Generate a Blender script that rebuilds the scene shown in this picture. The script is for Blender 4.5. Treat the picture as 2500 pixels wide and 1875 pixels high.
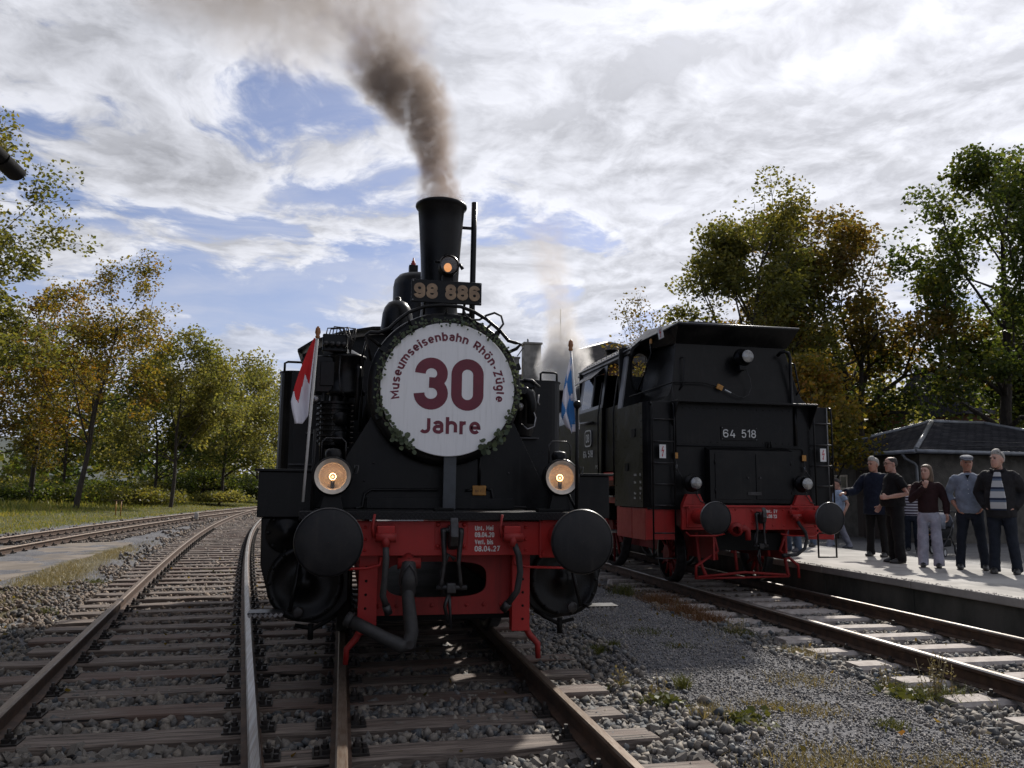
import bpy, bmesh, math, random
import numpy as np
from mathutils import Vector, Matrix, Quaternion
R = math.radians
rng = np.random.default_rng(7)
random.seed(7)
for o in list(bpy.data.objects): bpy.data.objects.remove(o)
scene = bpy.context.scene
COL = scene.collection

# ---------------------------------------------------------------- camera
cam_d = bpy.data.cameras.new('camera'); cam = bpy.data.objects.new('camera', cam_d); COL.objects.link(cam)
cam_d.sensor_width = 36; cam_d.lens = 28.08; cam_d.clip_end = 5000; cam_d.clip_start = .05
CX, CU, CF = Vector((.9784, -.2061, .0109)), Vector((-.0376, -.1255, .9914)), Vector((.2029, .9705, .1306))
cam.matrix_world = Matrix(((CX.x, CU.x, -CF.x, -.800), (CX.y, CU.y, -CF.y, -5.498), (CX.z, CU.z, -CF.z, 1.412), (0, 0, 0, 1)))
scene.camera = cam

# ---------------------------------------------------------------- node helper
class NT:
    def __init__(s, tree): s.t = tree; tree.nodes.clear()
    def n(s, typ, props=None, **ins):
        nd = s.t.nodes.new(typ)
        for k, v in (props or {}).items(): setattr(nd, k, v)
        for k, v in ins.items():
            key = int(k[1:]) if (k[0] == '_' and k[1:].isdigit()) else k.replace('_', ' ')
            s.set(nd.inputs[key], v)
        return nd
    def set(s, sock, v):
        if isinstance(v, bpy.types.Node): v = v.outputs[0]
        if isinstance(v, bpy.types.NodeSocket): s.t.links.new(v, sock)
        else:
            if sock.type == 'RGBA' and len(v) == 3: v = (*v, 1)
            sock.default_value = v
    def m(s, op, a, b=0., c=0., clamp=False):
        return s.n('ShaderNodeMath', dict(operation=op, use_clamp=clamp), _0=a, _1=b, _2=c).outputs[0]
    def v(s, op, a, b=(0, 0, 0), sc=None):
        nd = s.n('ShaderNodeVectorMath', dict(operation=op), _0=a, _1=b)
        if sc is not None: s.set(nd.inputs['Scale'], sc)
        return nd.outputs['Value'] if op in ('DOT_PRODUCT', 'LENGTH', 'DISTANCE') else nd.outputs[0]
    def noise(s, vec, scale, detail=4., rough=.55, dist=0., dim='3D'):
        nd = s.n('ShaderNodeTexNoise', dict(noise_dimensions=dim), Scale=scale, Detail=detail, Roughness=rough, Distortion=dist)
        if vec is not None: s.set(nd.inputs['Vector'], vec)
        return nd.outputs['Fac']
    def step(s, x, a, b, lo=0., hi=1., kind='SMOOTHSTEP'):
        nd = s.n('ShaderNodeMapRange', dict(interpolation_type=kind), _0=x, _1=a, _2=b, _3=lo, _4=hi)
        return nd.outputs[0]
    def mix(s, f, a, b, blend='MIX'):
        nd = s.n('ShaderNodeMix', dict(data_type='RGBA', blend_type=blend))
        s.set(nd.inputs['Factor'], f); s.set(nd.inputs['A'], a) if False else None
        s.set([i for i in nd.inputs if i.name == 'A' and i.type == 'RGBA'][0], a)
        s.set([i for i in nd.inputs if i.name == 'B' and i.type == 'RGBA'][0], b)
        return [o for o in nd.outputs if o.type == 'RGBA'][0]
    def sep(s, v): return s.n('ShaderNodeSeparateXYZ', _0=v).outputs
    def comb(s, x, y, z): return s.n('ShaderNodeCombineXYZ', _0=x, _1=y, _2=z).outputs[0]
    def curve(s, x, pts):
        nd = s.n('ShaderNodeFloatCurve', _1=x); c = nd.mapping; cv = c.curves[0]
        lo = min(p[1] for p in pts) - .05; hi = max(p[1] for p in pts) + .05
        for i, (px, py) in enumerate(pts):
            q = (px, (py - lo) / (hi - lo))
            if i < 2: cv.points[i].location = q
            else: cv.points.new(*q)
        c.update()
        return s.m('MULTIPLY_ADD', nd.outputs[0], hi - lo, lo)

# ---------------------------------------------------------------- sky, sun, exposure
SUN_AZ, SUN_EL = 36., 37.
SUN = Vector((math.sin(R(SUN_AZ)) * math.cos(R(SUN_EL)), math.cos(R(SUN_AZ)) * math.cos(R(SUN_EL)), math.sin(R(SUN_EL))))
world = bpy.data.worlds.new('World'); scene.world = world; world.use_nodes = True
def build_sky():
    k = NT(world.node_tree)
    d = k.v('NORMALIZE', k.n('ShaderNodeTexCoord').outputs['Generated'])
    x, y, z = k.sep(d)
    zz = k.m('ADD', k.m('MAXIMUM', z, 0.), .16)
    P = k.comb(k.m('DIVIDE', x, zz), k.m('DIVIDE', y, zz), 0.)
    sky = k.n('ShaderNodeTexSky', dict(sky_type='NISHITA', sun_disc=False, sun_elevation=R(SUN_EL), sun_rotation=R(SUN_AZ), air_density=1.0, dust_density=1.0, ozone_density=3.0, altitude=300))
    glow = k.m('POWER', k.m('MAXIMUM', k.v('DOT_PRODUCT', d, tuple(SUN)), 0.), 4.5)
    col = k.mix(1., sky.outputs[0], (.74, .75, .90), 'MULTIPLY')
    w = k.n('ShaderNodeTexNoise', Scale=1.3, Detail=4., Vector=P).outputs['Color']
    Pw = k.v('ADD', P, k.v('SCALE', k.v('SUBTRACT', w, (.5, .5, .5)), sc=.5))
    # thin high veil, streaky
    veil = k.noise(k.v('MULTIPLY', Pw, (.6, 1.7, 1.)), 1.1, 8., .62, .8)
    veil = k.m('MULTIPLY_ADD', k.step(veil, .36, .70), .48, .14)
    veil = k.m('ADD', veil, k.step(z, .34, .0, 0., .62))
    col = k.mix(k.m('MINIMUM', veil, .85), col, k.mix(glow, (5.4, 5.7, 6.9), (8.2, 8.2, 8.6)))
    # altocumulus / cumulus field, denser towards the sun's side
    side = k.v('DOT_PRODUCT', d, (.83, .15, .42))
    big = k.noise(k.v('ADD', Pw, SKY['boff']), SKY['big'], 3., .5)
    Po = k.v('ADD', Pw, SKY['off'])
    def puffs(v, det):
        a = k.noise(v, SKY['sc'], det, .60, .12); b = k.noise(v, SKY['sc'] * 2.6, det, .62, .2)
        return k.m('ADD', k.m('MULTIPLY', a, .74), k.m('MULTIPLY', b, .26))
    f1 = puffs(Po, 12.); f2 = puffs(k.v('ADD', Po, (SUN.x * .07, SUN.y * .07, 0.)), 6.)
    fld = k.m('ADD', k.m('ADD', f1, k.m('MULTIPLY_ADD', big, SKY['bamp'], -.5 * SKY['bamp'])), k.m('MULTIPLY_ADD', side, SKY['side'], SKY['bias']))
    cov = k.m('MULTIPLY', k.step(fld, .465, .575), k.step(z, .04, .26))
    thick = k.step(fld, .53, .80)
    lit = k.m('MULTIPLY_ADD', k.m('SUBTRACT', f1, f2), 7., .5, clamp=True)
    bright = k.m('SUBTRACT', k.m('MULTIPLY_ADD', lit, .50, .66), k.m('MULTIPLY', thick, k.m('SUBTRACT', .50, k.m('MULTIPLY', glow, .38))))
    bright = k.m('ADD', bright, k.m('MULTIPLY', glow, .44))
    ccol = k.v('SCALE', (6.6, 6.7, 7.2), sc=k.m('MAXIMUM', bright, .25))
    col = k.mix(k.m('MULTIPLY', cov, .95), col, ccol)
    col = k.mix(k.step(z, -.02, .0), (1.2, 1.2, 1.1), col)
    bg = k.n('ShaderNodeBackground', Color=col, Strength=.1)
    k.n('ShaderNodeOutputWorld', Surface=bg)
SKY = dict(big=.7, bamp=.6, boff=(13., 4., 0.), sc=2.9, off=(16.1, 1.7, 0.), side=.20, bias=.015)
build_sky()
sun_d = bpy.data.lights.new('sun', 'SUN'); sun_d.energy = 4.8; sun_d.angle = R(1.6); sun_d.color = (1., .94, .86)
sun = bpy.data.objects.new('sun', sun_d); COL.objects.link(sun)
sun.rotation_euler = (-SUN).to_track_quat('-Z', 'Y').to_euler(); sun.location = (20, 30, 40)
vs = scene.view_settings; scene.display_settings.display_device = 'sRGB'
vs.view_transform = 'Standard'; vs.look = 'None'; vs.exposure = 0.10; vs.gamma = 1; vs.use_curve_mapping = False
cy = scene.cycles
cy.use_denoising = True
try: cy.denoiser = 'OPENIMAGEDENOISE'
except Exception: pass
cy.max_bounces = 6; cy.diffuse_bounces = 3; cy.glossy_bounces = 3; cy.transmission_bounces = 4; cy.transparent_max_bounces = 12
cy.volume_bounces = 2; cy.volume_step_rate = 1.4; cy.volume_max_steps = 160
cy.use_adaptive_sampling = True; cy.adaptive_threshold = .02; cy.caustics_reflective = False; cy.caustics_refractive = False
cy.sample_clamp_indirect = 6

# ---------------------------------------------------------------- materials
def newmat(name):
    m = bpy.data.materials.new(name); m.use_nodes = True
    return m, NT(m.node_tree)
def bsdf(k, **ins):
    b = k.n('ShaderNodeBsdfPrincipled')
    for q, v in ins.items(): k.set(b.inputs[q.replace('_', ' ')], v)
    return b
def out(k, sh): k.n('ShaderNodeOutputMaterial', Surface=sh)
def simple(name, c1, c2=None, rough=.5, metal=0., scale=6., bump=0., bscale=40., contrast=(.35, .65), rvar=.12, coord='Object', spec=.5, detail=5., bdist=.01, stretch=None):
    """noise-mottled principled surface"""
    m, k = newmat(name)
    co = k.n('ShaderNodeTexCoord').outputs[coord]
    if stretch: co = k.v('MULTIPLY', co, stretch)
    n = k.noise(co, scale, detail, .6)
    f = k.step(n, *contrast)
    col = k.mix(f, c1, c2 or tuple(x * .75 for x in c1))
    ro = k.m('ADD', k.m('MULTIPLY', k.m('SUBTRACT', k.noise(co, scale * 2.7, 4., .6), .5), rvar * 2), rough, clamp=True)
    b = bsdf(k, Base_Color=col, Roughness=ro, Metallic=metal, Specular_IOR_Level=spec)
    if bump:
        bm = k.n('ShaderNodeBump', Strength=bump, Distance=bdist, Height=k.noise(co, bscale, 5., .6))
        k.set(b.inputs['Normal'], bm)
    out(k, b); return m
M = {}
def paint(name, c, dust, rough, dustamt=.5, spec=.32):
    """loco paint: gloss varies, dust film and faint vertical streaks, shallow dents"""
    m, k = newmat(name)
    co = k.n('ShaderNodeTexCoord').outputs['Object']
    n1 = k.noise(co, 2.2, 6., .62); n2 = k.noise(k.v('MULTIPLY', co, (9., 9., .8)), 1.6, 5., .6); n3 = k.noise(co, 55., 4., .6)
    g = k.m('MULTIPLY', k.m('ADD', k.step(n1, .42, .72), k.step(n2, .5, .75)), .5)
    g = k.m('MULTIPLY', k.m('ADD', g, k.m('MULTIPLY', k.step(n3, .55, .75), .35)), dustamt, clamp=True)
    col = k.mix(g, c, dust)
    ro = k.m('ADD', k.m('MULTIPLY', g, .35), k.m('MULTIPLY_ADD', n3, .2, rough - .1), clamp=True)
    b = bsdf(k, Base_Color=col, Roughness=ro, Specular_IOR_Level=spec)
    bm = k.n('ShaderNodeBump', Strength=.25, Distance=.012, Height=k.m('ADD', k.noise(co, 3.5, 2., .5), k.m('MULTIPLY', n3, .04)))
    k.set(b.inputs['Normal'], bm); out(k, b); return m
M['black'] = paint('black_paint', (.0042, .0043, .0048), (.0260, .0248, .0240), .30, .75, .20)
M['soot'] = paint('sooty_black', (.0055, .0054, .0054), (.013, .012, .011), .58, .5, .14)
M['buffer'] = paint('buffer_plate_steel', (.013, .0135, .0155), (.044, .041, .039), .44, .95, .22)
M['red'] = paint('red_paint', (.36, .019, .017), (.14, .028, .022), .40, .75)
M['redworn'] = paint('red_paint_grimy', (.26, .017, .015), (.06, .024, .020), .5, .8)
M['steel'] = simple('worn_steel', (.25, .25, .26), (.14, .13, .125), .36, .85, 12.)
M['darksteel'] = simple('dark_steel', (.055, .055, .058), (.03, .028, .027), .42, .6, 14.)
M['hose'] = simple('rubber_hose', (.018, .018, .019), (.03, .029, .028), .62, 0., 20.)
M['brass'] = simple('dull_bronze', (.30, .205, .125), (.22, .15, .095), .5, .35, 14.)
M['alu'] = simple('bare_aluminium', (.55, .56, .55), (.42, .43, .43), .45, .35, 18.)
M['whitepaint'] = simple('white_lettering', (.70, .70, .68), (.6, .6, .58), .6, 0., 20.)
M['cream'] = simple('cream_enamel', (.76, .68, .57), (.64, .55, .44), .4, 0., 16.)
M['burgundy'] = simple('burgundy_letter_film', (.155, .012, .030), (.13, .010, .026), .45, 0., 10.)
M['board'] = simple('white_painted_board', (.84, .84, .84), (.70, .70, .69), .5, 0., 3., contrast=(.45, .9), bump=.06, stretch=(14., 14., 1.), spec=.3)
M['greywood'] = simple('grey_painted_post', (.055, .062, .070), (.042, .046, .052), .6, 0., 8., bump=.1)
M['yellow'] = simple('ochre_plate', (.42, .20, .035), (.30, .13, .02), .5, 0., 18.)
M['flagred'] = simple('red_flag_cloth', (.56, .018, .022), (.50, .016, .02), .8, 0., 8., bump=.05, bscale=160.)
M['flagblue'] = simple('blue_flag_cloth', (.055, .22, .50), (.045, .19, .46), .8, 0., 8., bump=.05, bscale=160.)
M['flagwhite'] = simple('white_flag_cloth', (.70, .69, .74), (.64, .63, .69), .8, 0., 8., bump=.05, bscale=160.)
M['polewhite'] = simple('white_pole', (.55, .54, .52), (.45, .44, .42), .5)
M['tipwood'] = simple('varnished_wood_tip', (.36, .16, .045), (.26, .10, .03), .4)
M['concrete'] = simple('concrete', (.34, .32, .29), (.25, .235, .215), .85, 0., 2.5, bump=.35, bscale=90., bdist=.006)
M['slabconc'] = simple('stained_slab', (.21, .18, .15), (.14, .12, .10), .9, 0., 1.5, bump=.3, bscale=60., bdist=.006, spec=.2)
M['grease'] = paint('greasy_contact_patch', (.020, .0205, .022), (.060, .055, .050), .30, 1., .35)
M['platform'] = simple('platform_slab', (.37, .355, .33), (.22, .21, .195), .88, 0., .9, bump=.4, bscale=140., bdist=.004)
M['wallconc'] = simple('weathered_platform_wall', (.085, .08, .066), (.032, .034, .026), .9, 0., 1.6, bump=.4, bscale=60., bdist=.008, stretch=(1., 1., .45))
M['asphalt'] = simple('yard_asphalt', (.115, .113, .112), (.085, .084, .084), .72, 0., 1.2, bump=.6, bscale=220., bdist=.006)
M['concsleeper'] = simple('concrete_sleeper', (.40, .36, .33), (.27, .235, .21), .85, 0., 9., bump=.3, bscale=90., bdist=.004)
M['railside'] = simple('rusty_rail', (.085, .048, .030), (.045, .027, .019), .75, .15, 9., bump=.25, bscale=70., bdist=.003)
M['iron'] = simple('oily_iron', (.035, .028, .024), (.018, .016, .015), .6, .3, 20., bump=.2, bscale=60., bdist=.003)
def rail_head():
    m, k = newmat('running_surface')
    co = k.n('ShaderNodeTexCoord').outputs['Object']
    n = k.noise(k.v('MULTIPLY', co, (60., 1.2, 60.)), 1., 5., .6)
    col = k.mix(k.step(n, .40, .62), (.20, .165, .135), (.36, .35, .34))
    out(k, bsdf(k, Base_Color=col, Metallic=.85, Roughness=k.m('MULTIPLY_ADD', n, .25, .22))); return m
M['railtop'] = rail_head()
def wood(name, a, b_, c):
    m, k = newmat(name)
    tc = k.n('ShaderNodeTexCoord').outputs['Object']
    rnd = k.n('ShaderNodeObjectInfo').outputs['Random']
    off = k.comb(k.m('MULTIPLY', rnd, 37.), k.m('MULTIPLY', rnd, 91.), 0.)
    co = k.v('ADD', tc, off)
    g = k.noise(k.v('MULTIPLY', co, (1.2, 26., 26.)), 1.5, 6., .65, 1.2)
    big = k.noise(k.v('MULTIPLY', co, (1.6, 4., 4.)), 1.1, 4., .6)
    col = k.mix(k.step(g, .36, .66), a, b_)
    col = k.mix(k.step(k.m('ADD', big, k.m('MULTIPLY', k.m('SUBTRACT', rnd, .5), .25)), .46, .68), col, c)
    crack = k.step(k.noise(k.v('MULTIPLY', co, (.9, 38., 20.)), 1.2, 3., .5, .6), .33, .39)
    col = k.mix(crack, (.014, .011, .009), col)
    b = bsdf(k, Base_Color=col, Roughness=.8)
    k.set(b.inputs['Normal'], k.n('ShaderNodeBump', Strength=.7, Distance=.008, Height=k.m('ADD', g, k.m('MULTIPLY', crack, 1.5))))
    out(k, b); return m
M['sleeper'] = wood('weathered_timber', (.066, .049, .040), (.205, .164, .135), (.108, .068, .052))
def stonemat(name, a, b_, c):
    m, k = newmat(name)
    geo = k.n('ShaderNodeNewGeometry'); rnd = geo.outputs['Random Per Island']
    co = k.n('ShaderNodeTexCoord').outputs['Object']
    ramp = k.n('ShaderNodeValToRGB', _0=rnd); cr = ramp.color_ramp
    cr.elements[0].color = (*a, 1); cr.elements[1].color = (*b_, 1)
    e = cr.elements.new(.93); e.color = (*c, 1); cr.elements[-1].color = (*b_, 1)
    n = k.noise(co, 38., 5., .65)
    col = k.mix(k.step(n, .3, .7), k.mix(1., ramp.outputs[0], (.72, .72, .74), 'MULTIPLY'), k.mix(1., ramp.outputs[0], (1.35, 1.35, 1.33), 'MULTIPLY'))
    b = bsdf(k, Base_Color=col, Roughness=.78, Specular_IOR_Level=.4)
    k.set(b.inputs['Normal'], k.n('ShaderNodeBump', Strength=.5, Distance=.006, Height=k.noise(co, 70., 5., .6)))
    out(k, b); return m
M['ballast'] = stonemat('basalt_ballast', (.055, .063, .071), (.150, .166, .177), (.22, .19, .155))
M['ballastrust'] = stonemat('rusty_ballast', (.062, .060, .059), (.148, .143, .139), (.19, .14, .10))
M['chips'] = stonemat('fine_chippings', (.078, .081, .090), (.205, .208, .222), (.31, .285, .26))
def leafmat(name, cols, trans=.55):
    m, k = newmat(name)
    rnd = k.n('ShaderNodeNewGeometry').outputs['Random Per Island']
    co = k.n('ShaderNodeTexCoord').outputs['Object']
    ramp = k.n('ShaderNodeValToRGB', _0=k.m('ADD', k.m('MULTIPLY', rnd, .55), k.m('MULTIPLY_ADD', k.noise(co, .45, 3., .6), 1.3, -.42), clamp=True)); cr = ramp.color_ramp
    while len(cr.elements) < len(cols): cr.elements.new(.5)
    for i, c in enumerate(cols): cr.elements[i].position = i / (len(cols) - 1); cr.elements[i].color = (*c, 1)
    col = ramp.outputs[0]
    b = bsdf(k, Base_Color=k.mix(1., col, (1.7, 1.65, 1.5), 'MULTIPLY'), Roughness=.55, Specular_IOR_Level=.35)
    t = k.n('ShaderNodeBsdfTranslucent', Color=k.mix(1., col, (2.6, 2.35, 1.2), 'MULTIPLY'))
    out(k, k.n('ShaderNodeMixShader', _0=trans, _1=b, _2=t)); return m
M['leaf_green'] = leafmat('maple_green', [(.024, .033, .010), (.050, .058, .016), (.082, .082, .022), (.115, .095, .026)])
M['leaf_autumn'] = leafmat('maple_autumn', [(.034, .044, .010), (.075, .072, .014), (.125, .088, .018), (.165, .065, .016)])
M['leaf_rust'] = leafmat('maple_rust', [(.028, .034, .010), (.058, .054, .014), (.085, .060, .016), (.088, .042, .014)])
M['leaf_bright'] = leafmat('yellow_green', [(.040, .050, .016), (.074, .082, .026), (.108, .106, .034), (.135, .112, .036)])
M['leaf_dark'] = leafmat('dark_green', [(.012, .022, .007), (.026, .042, .010), (.048, .062, .014), (.085, .078, .018)])
M['eucalyptus'] = leafmat('eucalyptus_leaf', [(.018, .027, .018), (.034, .048, .032), (.052, .066, .040), (.056, .078, .028)], .2)
M['grass'] = leafmat('verge_grass', [(.040, .060, .014), (.080, .100, .022), (.135, .130, .035), (.20, .165, .06)], .35)
M['drygrass'] = leafmat('dry_grass', [(.060, .056, .030), (.115, .100, .055), (.17, .142, .085), (.23, .195, .125)], .2)
M['redweed'] = leafmat('reddish_weed', [(.040, .036, .018), (.085, .045, .026), (.11, .055, .034), (.075, .075, .026)], .3)
M['weedgreen'] = leafmat('green_weed', [(.020, .027, .009), (.040, .048, .014), (.066, .070, .022), (.09, .085, .035)], .25)
M['bark'] = simple('tree_bark', (.060, .047, .037), (.026, .021, .017), .9, 0., 5., bump=.8, bscale=14., bdist=.03, stretch=(4., 4., .7))
def glassmat(name, col=(.02, .022, .025), rough=.05, alpha=.25):
    m, k = newmat(name)
    fr = k.n('ShaderNodeFresnel', IOR=1.5)
    gl = k.n('ShaderNodeBsdfGlossy', Color=(1, 1, 1), Roughness=rough)
    tr = k.n('ShaderNodeBsdfTransparent', Color=(.93, .95, .95))
    df = k.n('ShaderNodeBsdfDiffuse', Color=col)
    a = k.n('ShaderNodeMixShader', _0=alpha, _1=tr, _2=df)
    out(k, k.n('ShaderNodeMixShader', _0=fr.outputs[0], _1=a, _2=gl)); return m
M['glass'] = glassmat('window_glass', (.03, .032, .035), .04, .30)
M['lampglass'] = glassmat('lamp_glass', (.30, .30, .30), .08, .22)
M['lensglass'] = simple('ribbed_headlamp_glass', (.34, .34, .33), (.17, .17, .17), .16, .35, 9.)
def emit(name, c, s):
    m, k = newmat(name); out(k, k.n('ShaderNodeEmission', Color=c, Strength=s)); return m
M['bulb'] = emit('glowing_filament', (1., .68, .32), 3.5)
M['bulbglass'] = glassmat('bulb_glass', (.9, .6, .35), .02, .12)
M['toplampglow'] = emit('glowing_headlamp_bulb', (1., .42, .15), 1.05)

# ---------------------------------------------------------------- mesh builder
def rot_to(d):
    return Vector(d).normalized().to_track_quat('Z', 'Y').to_matrix()
class MB:
    def __init__(s): s.v = []; s.f = []; s.sm = []
    def add(s, vs_, fs, smooth=False):
        b = len(s.v); s.v.extend([tuple(q) for q in vs_]); s.f.extend([tuple(i + b for i in f) for f in fs]); s.sm.extend([smooth] * len(fs)); return s
    def box(s, c, d, rot=None):
        hx, hy, hz = d[0] / 2, d[1] / 2, d[2] / 2
        P = [Vector((x, y, z)) for x in (-hx, hx) for y in (-hy, hy) for z in (-hz, hz)]
        if rot is not None: P = [rot @ q for q in P]
        c = Vector(c)
        return s.add([c + q for q in P], [(0, 1, 3, 2), (4, 6, 7, 5), (0, 4, 5, 1), (2, 3, 7, 6), (0, 2, 6, 4), (1, 5, 7, 3)])
    def bx(s, x0, x1, y0, y1, z0, z1): return s.box(((x0 + x1) / 2, (y0 + y1) / 2, (z0 + z1) / 2), (x1 - x0, y1 - y0, z1 - z0))
    def cyl(s, p0, p1, r0, r1=None, n=16, smooth=True, caps=True):
        r1 = r0 if r1 is None else r1; p0, p1 = Vector(p0), Vector(p1); m = rot_to(p1 - p0); vv = []
        for p, r in ((p0, r0), (p1, r1)):
            for i in range(n):
                a = 2 * math.pi * i / n; vv.append(p + m @ Vector((r * math.cos(a), r * math.sin(a), 0)))
        s.add(vv, [(i, (i + 1) % n, n + (i + 1) % n, n + i) for i in range(n)], smooth)
        if caps:
            b = len(s.v) - 2 * n
            s.f += [tuple(b + i for i in range(n - 1, -1, -1)), tuple(b + n + i for i in range(n))]; s.sm += [False, False]
        return s
    def tube(s, pts, r, n=8, caps=True, closed=False):
        pts = [Vector(q) for q in pts]; m = len(pts); rr = r if isinstance(r, (list, tuple)) else [r] * m
        T = []
        for i in range(m):
            a = pts[i - 1] if (i > 0 or closed) else pts[i]; b = pts[(i + 1) % m] if (i < m - 1 or closed) else pts[i]
            T.append((b - a).normalized())
        u = T[0].orthogonal().normalized(); vv = []
        for i in range(m):
            if i: u = (T[i - 1].rotation_difference(T[i]) @ u)
            u = (u - T[i] * u.dot(T[i])).normalized(); w = T[i].cross(u)
            for j in range(n):
                a = 2 * math.pi * j / n; vv.append(pts[i] + (u * math.cos(a) + w * math.sin(a)) * rr[i])
        fs = [(i * n + j, i * n + (j + 1) % n, (i + 1) * n + (j + 1) % n, (i + 1) * n + j) for i in range(m - 1) for j in range(n)]
        if closed: fs += [((m - 1) * n + j, (m - 1) * n + (j + 1) % n, (j + 1) % n, j) for j in range(n)]
        s.add(vv, fs, True)
        if caps and not closed:
            b = len(s.v) - m * n
            s.f += [tuple(b + j for j in range(n - 1, -1, -1)), tuple(b + (m - 1) * n + j for j in range(n))]; s.sm += [False, False]
        return s
    def lathe(s, prof, c=(0, 0, 0), axis=(0, 0, 1), n=32, smooth=True):
        """prof: [(r, h)] along axis"""
        m = rot_to(axis); c = Vector(c); vv = []; fs = []
        for r, h in prof:
            for i in range(n):
                a = 2 * math.pi * i / n; vv.append(c + m @ Vector((r * math.cos(a), r * math.sin(a), h)))
        for k in range(len(prof) - 1):
            for i in range(n): fs.append((k * n + i, k * n + (i + 1) % n, (k + 1) * n + (i + 1) % n, (k + 1) * n + i))
        return s.add(vv, fs, smooth)
    def prism(s, poly, d0, d1, axis='y'):
        """poly 2-D points; extruded along axis from d0 to d1 (x: (y,z), y: (x,z), z: (x,y))"""
        def P(a, b, d): return {'x': (d, a, b), 'y': (a, d, b), 'z': (a, b, d)}[axis]
        n = len(poly); vv = [P(a, b, d0) for a, b in poly] + [P(a, b, d1) for a, b in poly]
        return s.add(vv, [tuple(range(n)), tuple(range(2 * n - 1, n - 1, -1))] + [(i, i + n, (i + 1) % n + n, (i + 1) % n) for i in range(n)])
    def loft(s, rings, smooth=True, caps=True):
        n = len(rings[0]); b = len(s.v)
        s.add([p for r in rings for p in r], [(k * n + i, k * n + (i + 1) % n, (k + 1) * n + (i + 1) % n, (k + 1) * n + i) for k in range(len(rings) - 1) for i in range(n)], smooth)
        if caps: s.f += [tuple(b + i for i in range(n - 1, -1, -1)), tuple(b + (len(rings) - 1) * n + i for i in range(n))]; s.sm += [False, False]
        return s
    def ball(s, c, r, n=12, sc=(1, 1, 1)):
        c = Vector(c); h = n // 2; rings = []
        for k in range(1, h):
            a = math.pi * k / h
            rings.append([c + Vector((r * sc[0] * math.sin(a) * math.cos(2 * math.pi * i / n), r * sc[1] * math.sin(a) * math.sin(2 * math.pi * i / n), r * sc[2] * math.cos(a))) for i in range(n)])
        b = len(s.v); s.loft(rings, True, False); t = len(s.v)
        s.v += [tuple(c + Vector((0, 0, r * sc[2]))), tuple(c - Vector((0, 0, r * sc[2])))]
        for i in range(n):
            s.f.append((t, b + i, b + (i + 1) % n)); s.f.append((t + 1, b + (h - 2) * n + (i + 1) % n, b + (h - 2) * n + i)); s.sm += [True, True]
        return s
    def rivets(s, pts, nrm, r=.012, n=6):
        nv = Vector(nrm).normalized()
        for p in pts:
            p = Vector(p); s.lathe([(r, 0), (r * .85, r * .5), (r * .35, r * .8), (0.0005, r * .85)], p, nv, n)
        return s
    def mesh(s, name):
        me = bpy.data.meshes.new(name); me.from_pydata(s.v, [], s.f)
        me.polygons.foreach_set('use_smooth', s.sm); me.update()
        bm = bmesh.new(); bm.from_mesh(me); bmesh.ops.recalc_face_normals(bm, faces=bm.faces); bm.to_mesh(me); bm.free()
        return me
    def build(s, name, mat, parent=None, bevel=0., loc=None):
        me = s.mesh(name)
        o = bpy.data.objects.new(name, me); COL.objects.link(o)
        me.materials.append(M[mat] if isinstance(mat, str) else mat)
        if parent is not None: o.parent = parent
        if loc is not None: o.location = loc
        if bevel:
            b = o.modifiers.new('bevel', 'BEVEL'); b.width = bevel; b.segments = 2; b.limit_method = 'ANGLE'; b.angle_limit = R(40)
        return o
def tag(o, label=None, cat=None, group=None, kind=None):
    if label: o['label'] = label
    if cat: o['category'] = cat
    if group: o['group'] = group
    if kind: o['kind'] = kind
    return o
def thing(name, label, cat, loc=(0, 0, 0), rz=0., group=None):
    o = bpy.data.objects.new(name, None); COL.objects.link(o); o.location = loc; o.rotation_euler = (0, 0, rz); o.empty_display_size = .2
    return tag(o, label, cat, group)
def raw(name, mat, verts, faces, parent=None, smooth=False):
    """big arrays straight to a mesh (faces: (n,3|4) array)"""
    me = bpy.data.meshes.new(name); V = np.asarray(verts, np.float32).reshape(-1, 3); Fa = np.asarray(faces, np.int32); k = Fa.shape[1]
    me.vertices.add(len(V)); me.vertices.foreach_set('co', V.ravel())
    me.loops.add(Fa.size); me.loops.foreach_set('vertex_index', Fa.ravel())
    me.polygons.add(len(Fa)); me.polygons.foreach_set('loop_start', np.arange(0, Fa.size, k, dtype=np.int32)); me.polygons.foreach_set('loop_total', np.full(len(Fa), k, np.int32))
    if smooth: me.polygons.foreach_set('use_smooth', np.ones(len(Fa), bool))
    me.update(calc_edges=True); me.validate()
    o = bpy.data.objects.new(name, me); COL.objects.link(o); me.materials.append(M[mat] if isinstance(mat, str) else mat)
    if parent is not None: o.parent = parent
    return o
def inst(name, me, parent, loc, rot=(0, 0, 0), sc=(1, 1, 1)):
    o = bpy.data.objects.new(name, me); COL.objects.link(o); o.parent = parent; o.location = loc; o.rotation_euler = rot; o.scale = sc; return o
_txt = {}
def text_geo(txt, size=1., bold=0., xs=1., spacing=1.):
    """glyph outlines as a flat mesh (x right, y up); returns verts, faces, width"""
    cu = bpy.data.curves.new('t', 'FONT'); cu.body = txt; cu.size = size; cu.offset = bold; cu.resolution_u = 5; cu.fill_mode = 'BOTH'; cu.space_character = spacing
    o = bpy.data.objects.new('t', cu); COL.objects.link(o)
    dg = bpy.context.evaluated_depsgraph_get(); me = o.evaluated_get(dg).to_mesh()
    V = [Vector((v.co.x * xs, v.co.y, 0)) for v in me.vertices]; Fs = [tuple(p.vertices) for p in me.polygons]
    o.evaluated_get(dg).to_mesh_clear(); bpy.data.objects.remove(o); bpy.data.curves.remove(cu)
    return V, Fs
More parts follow.
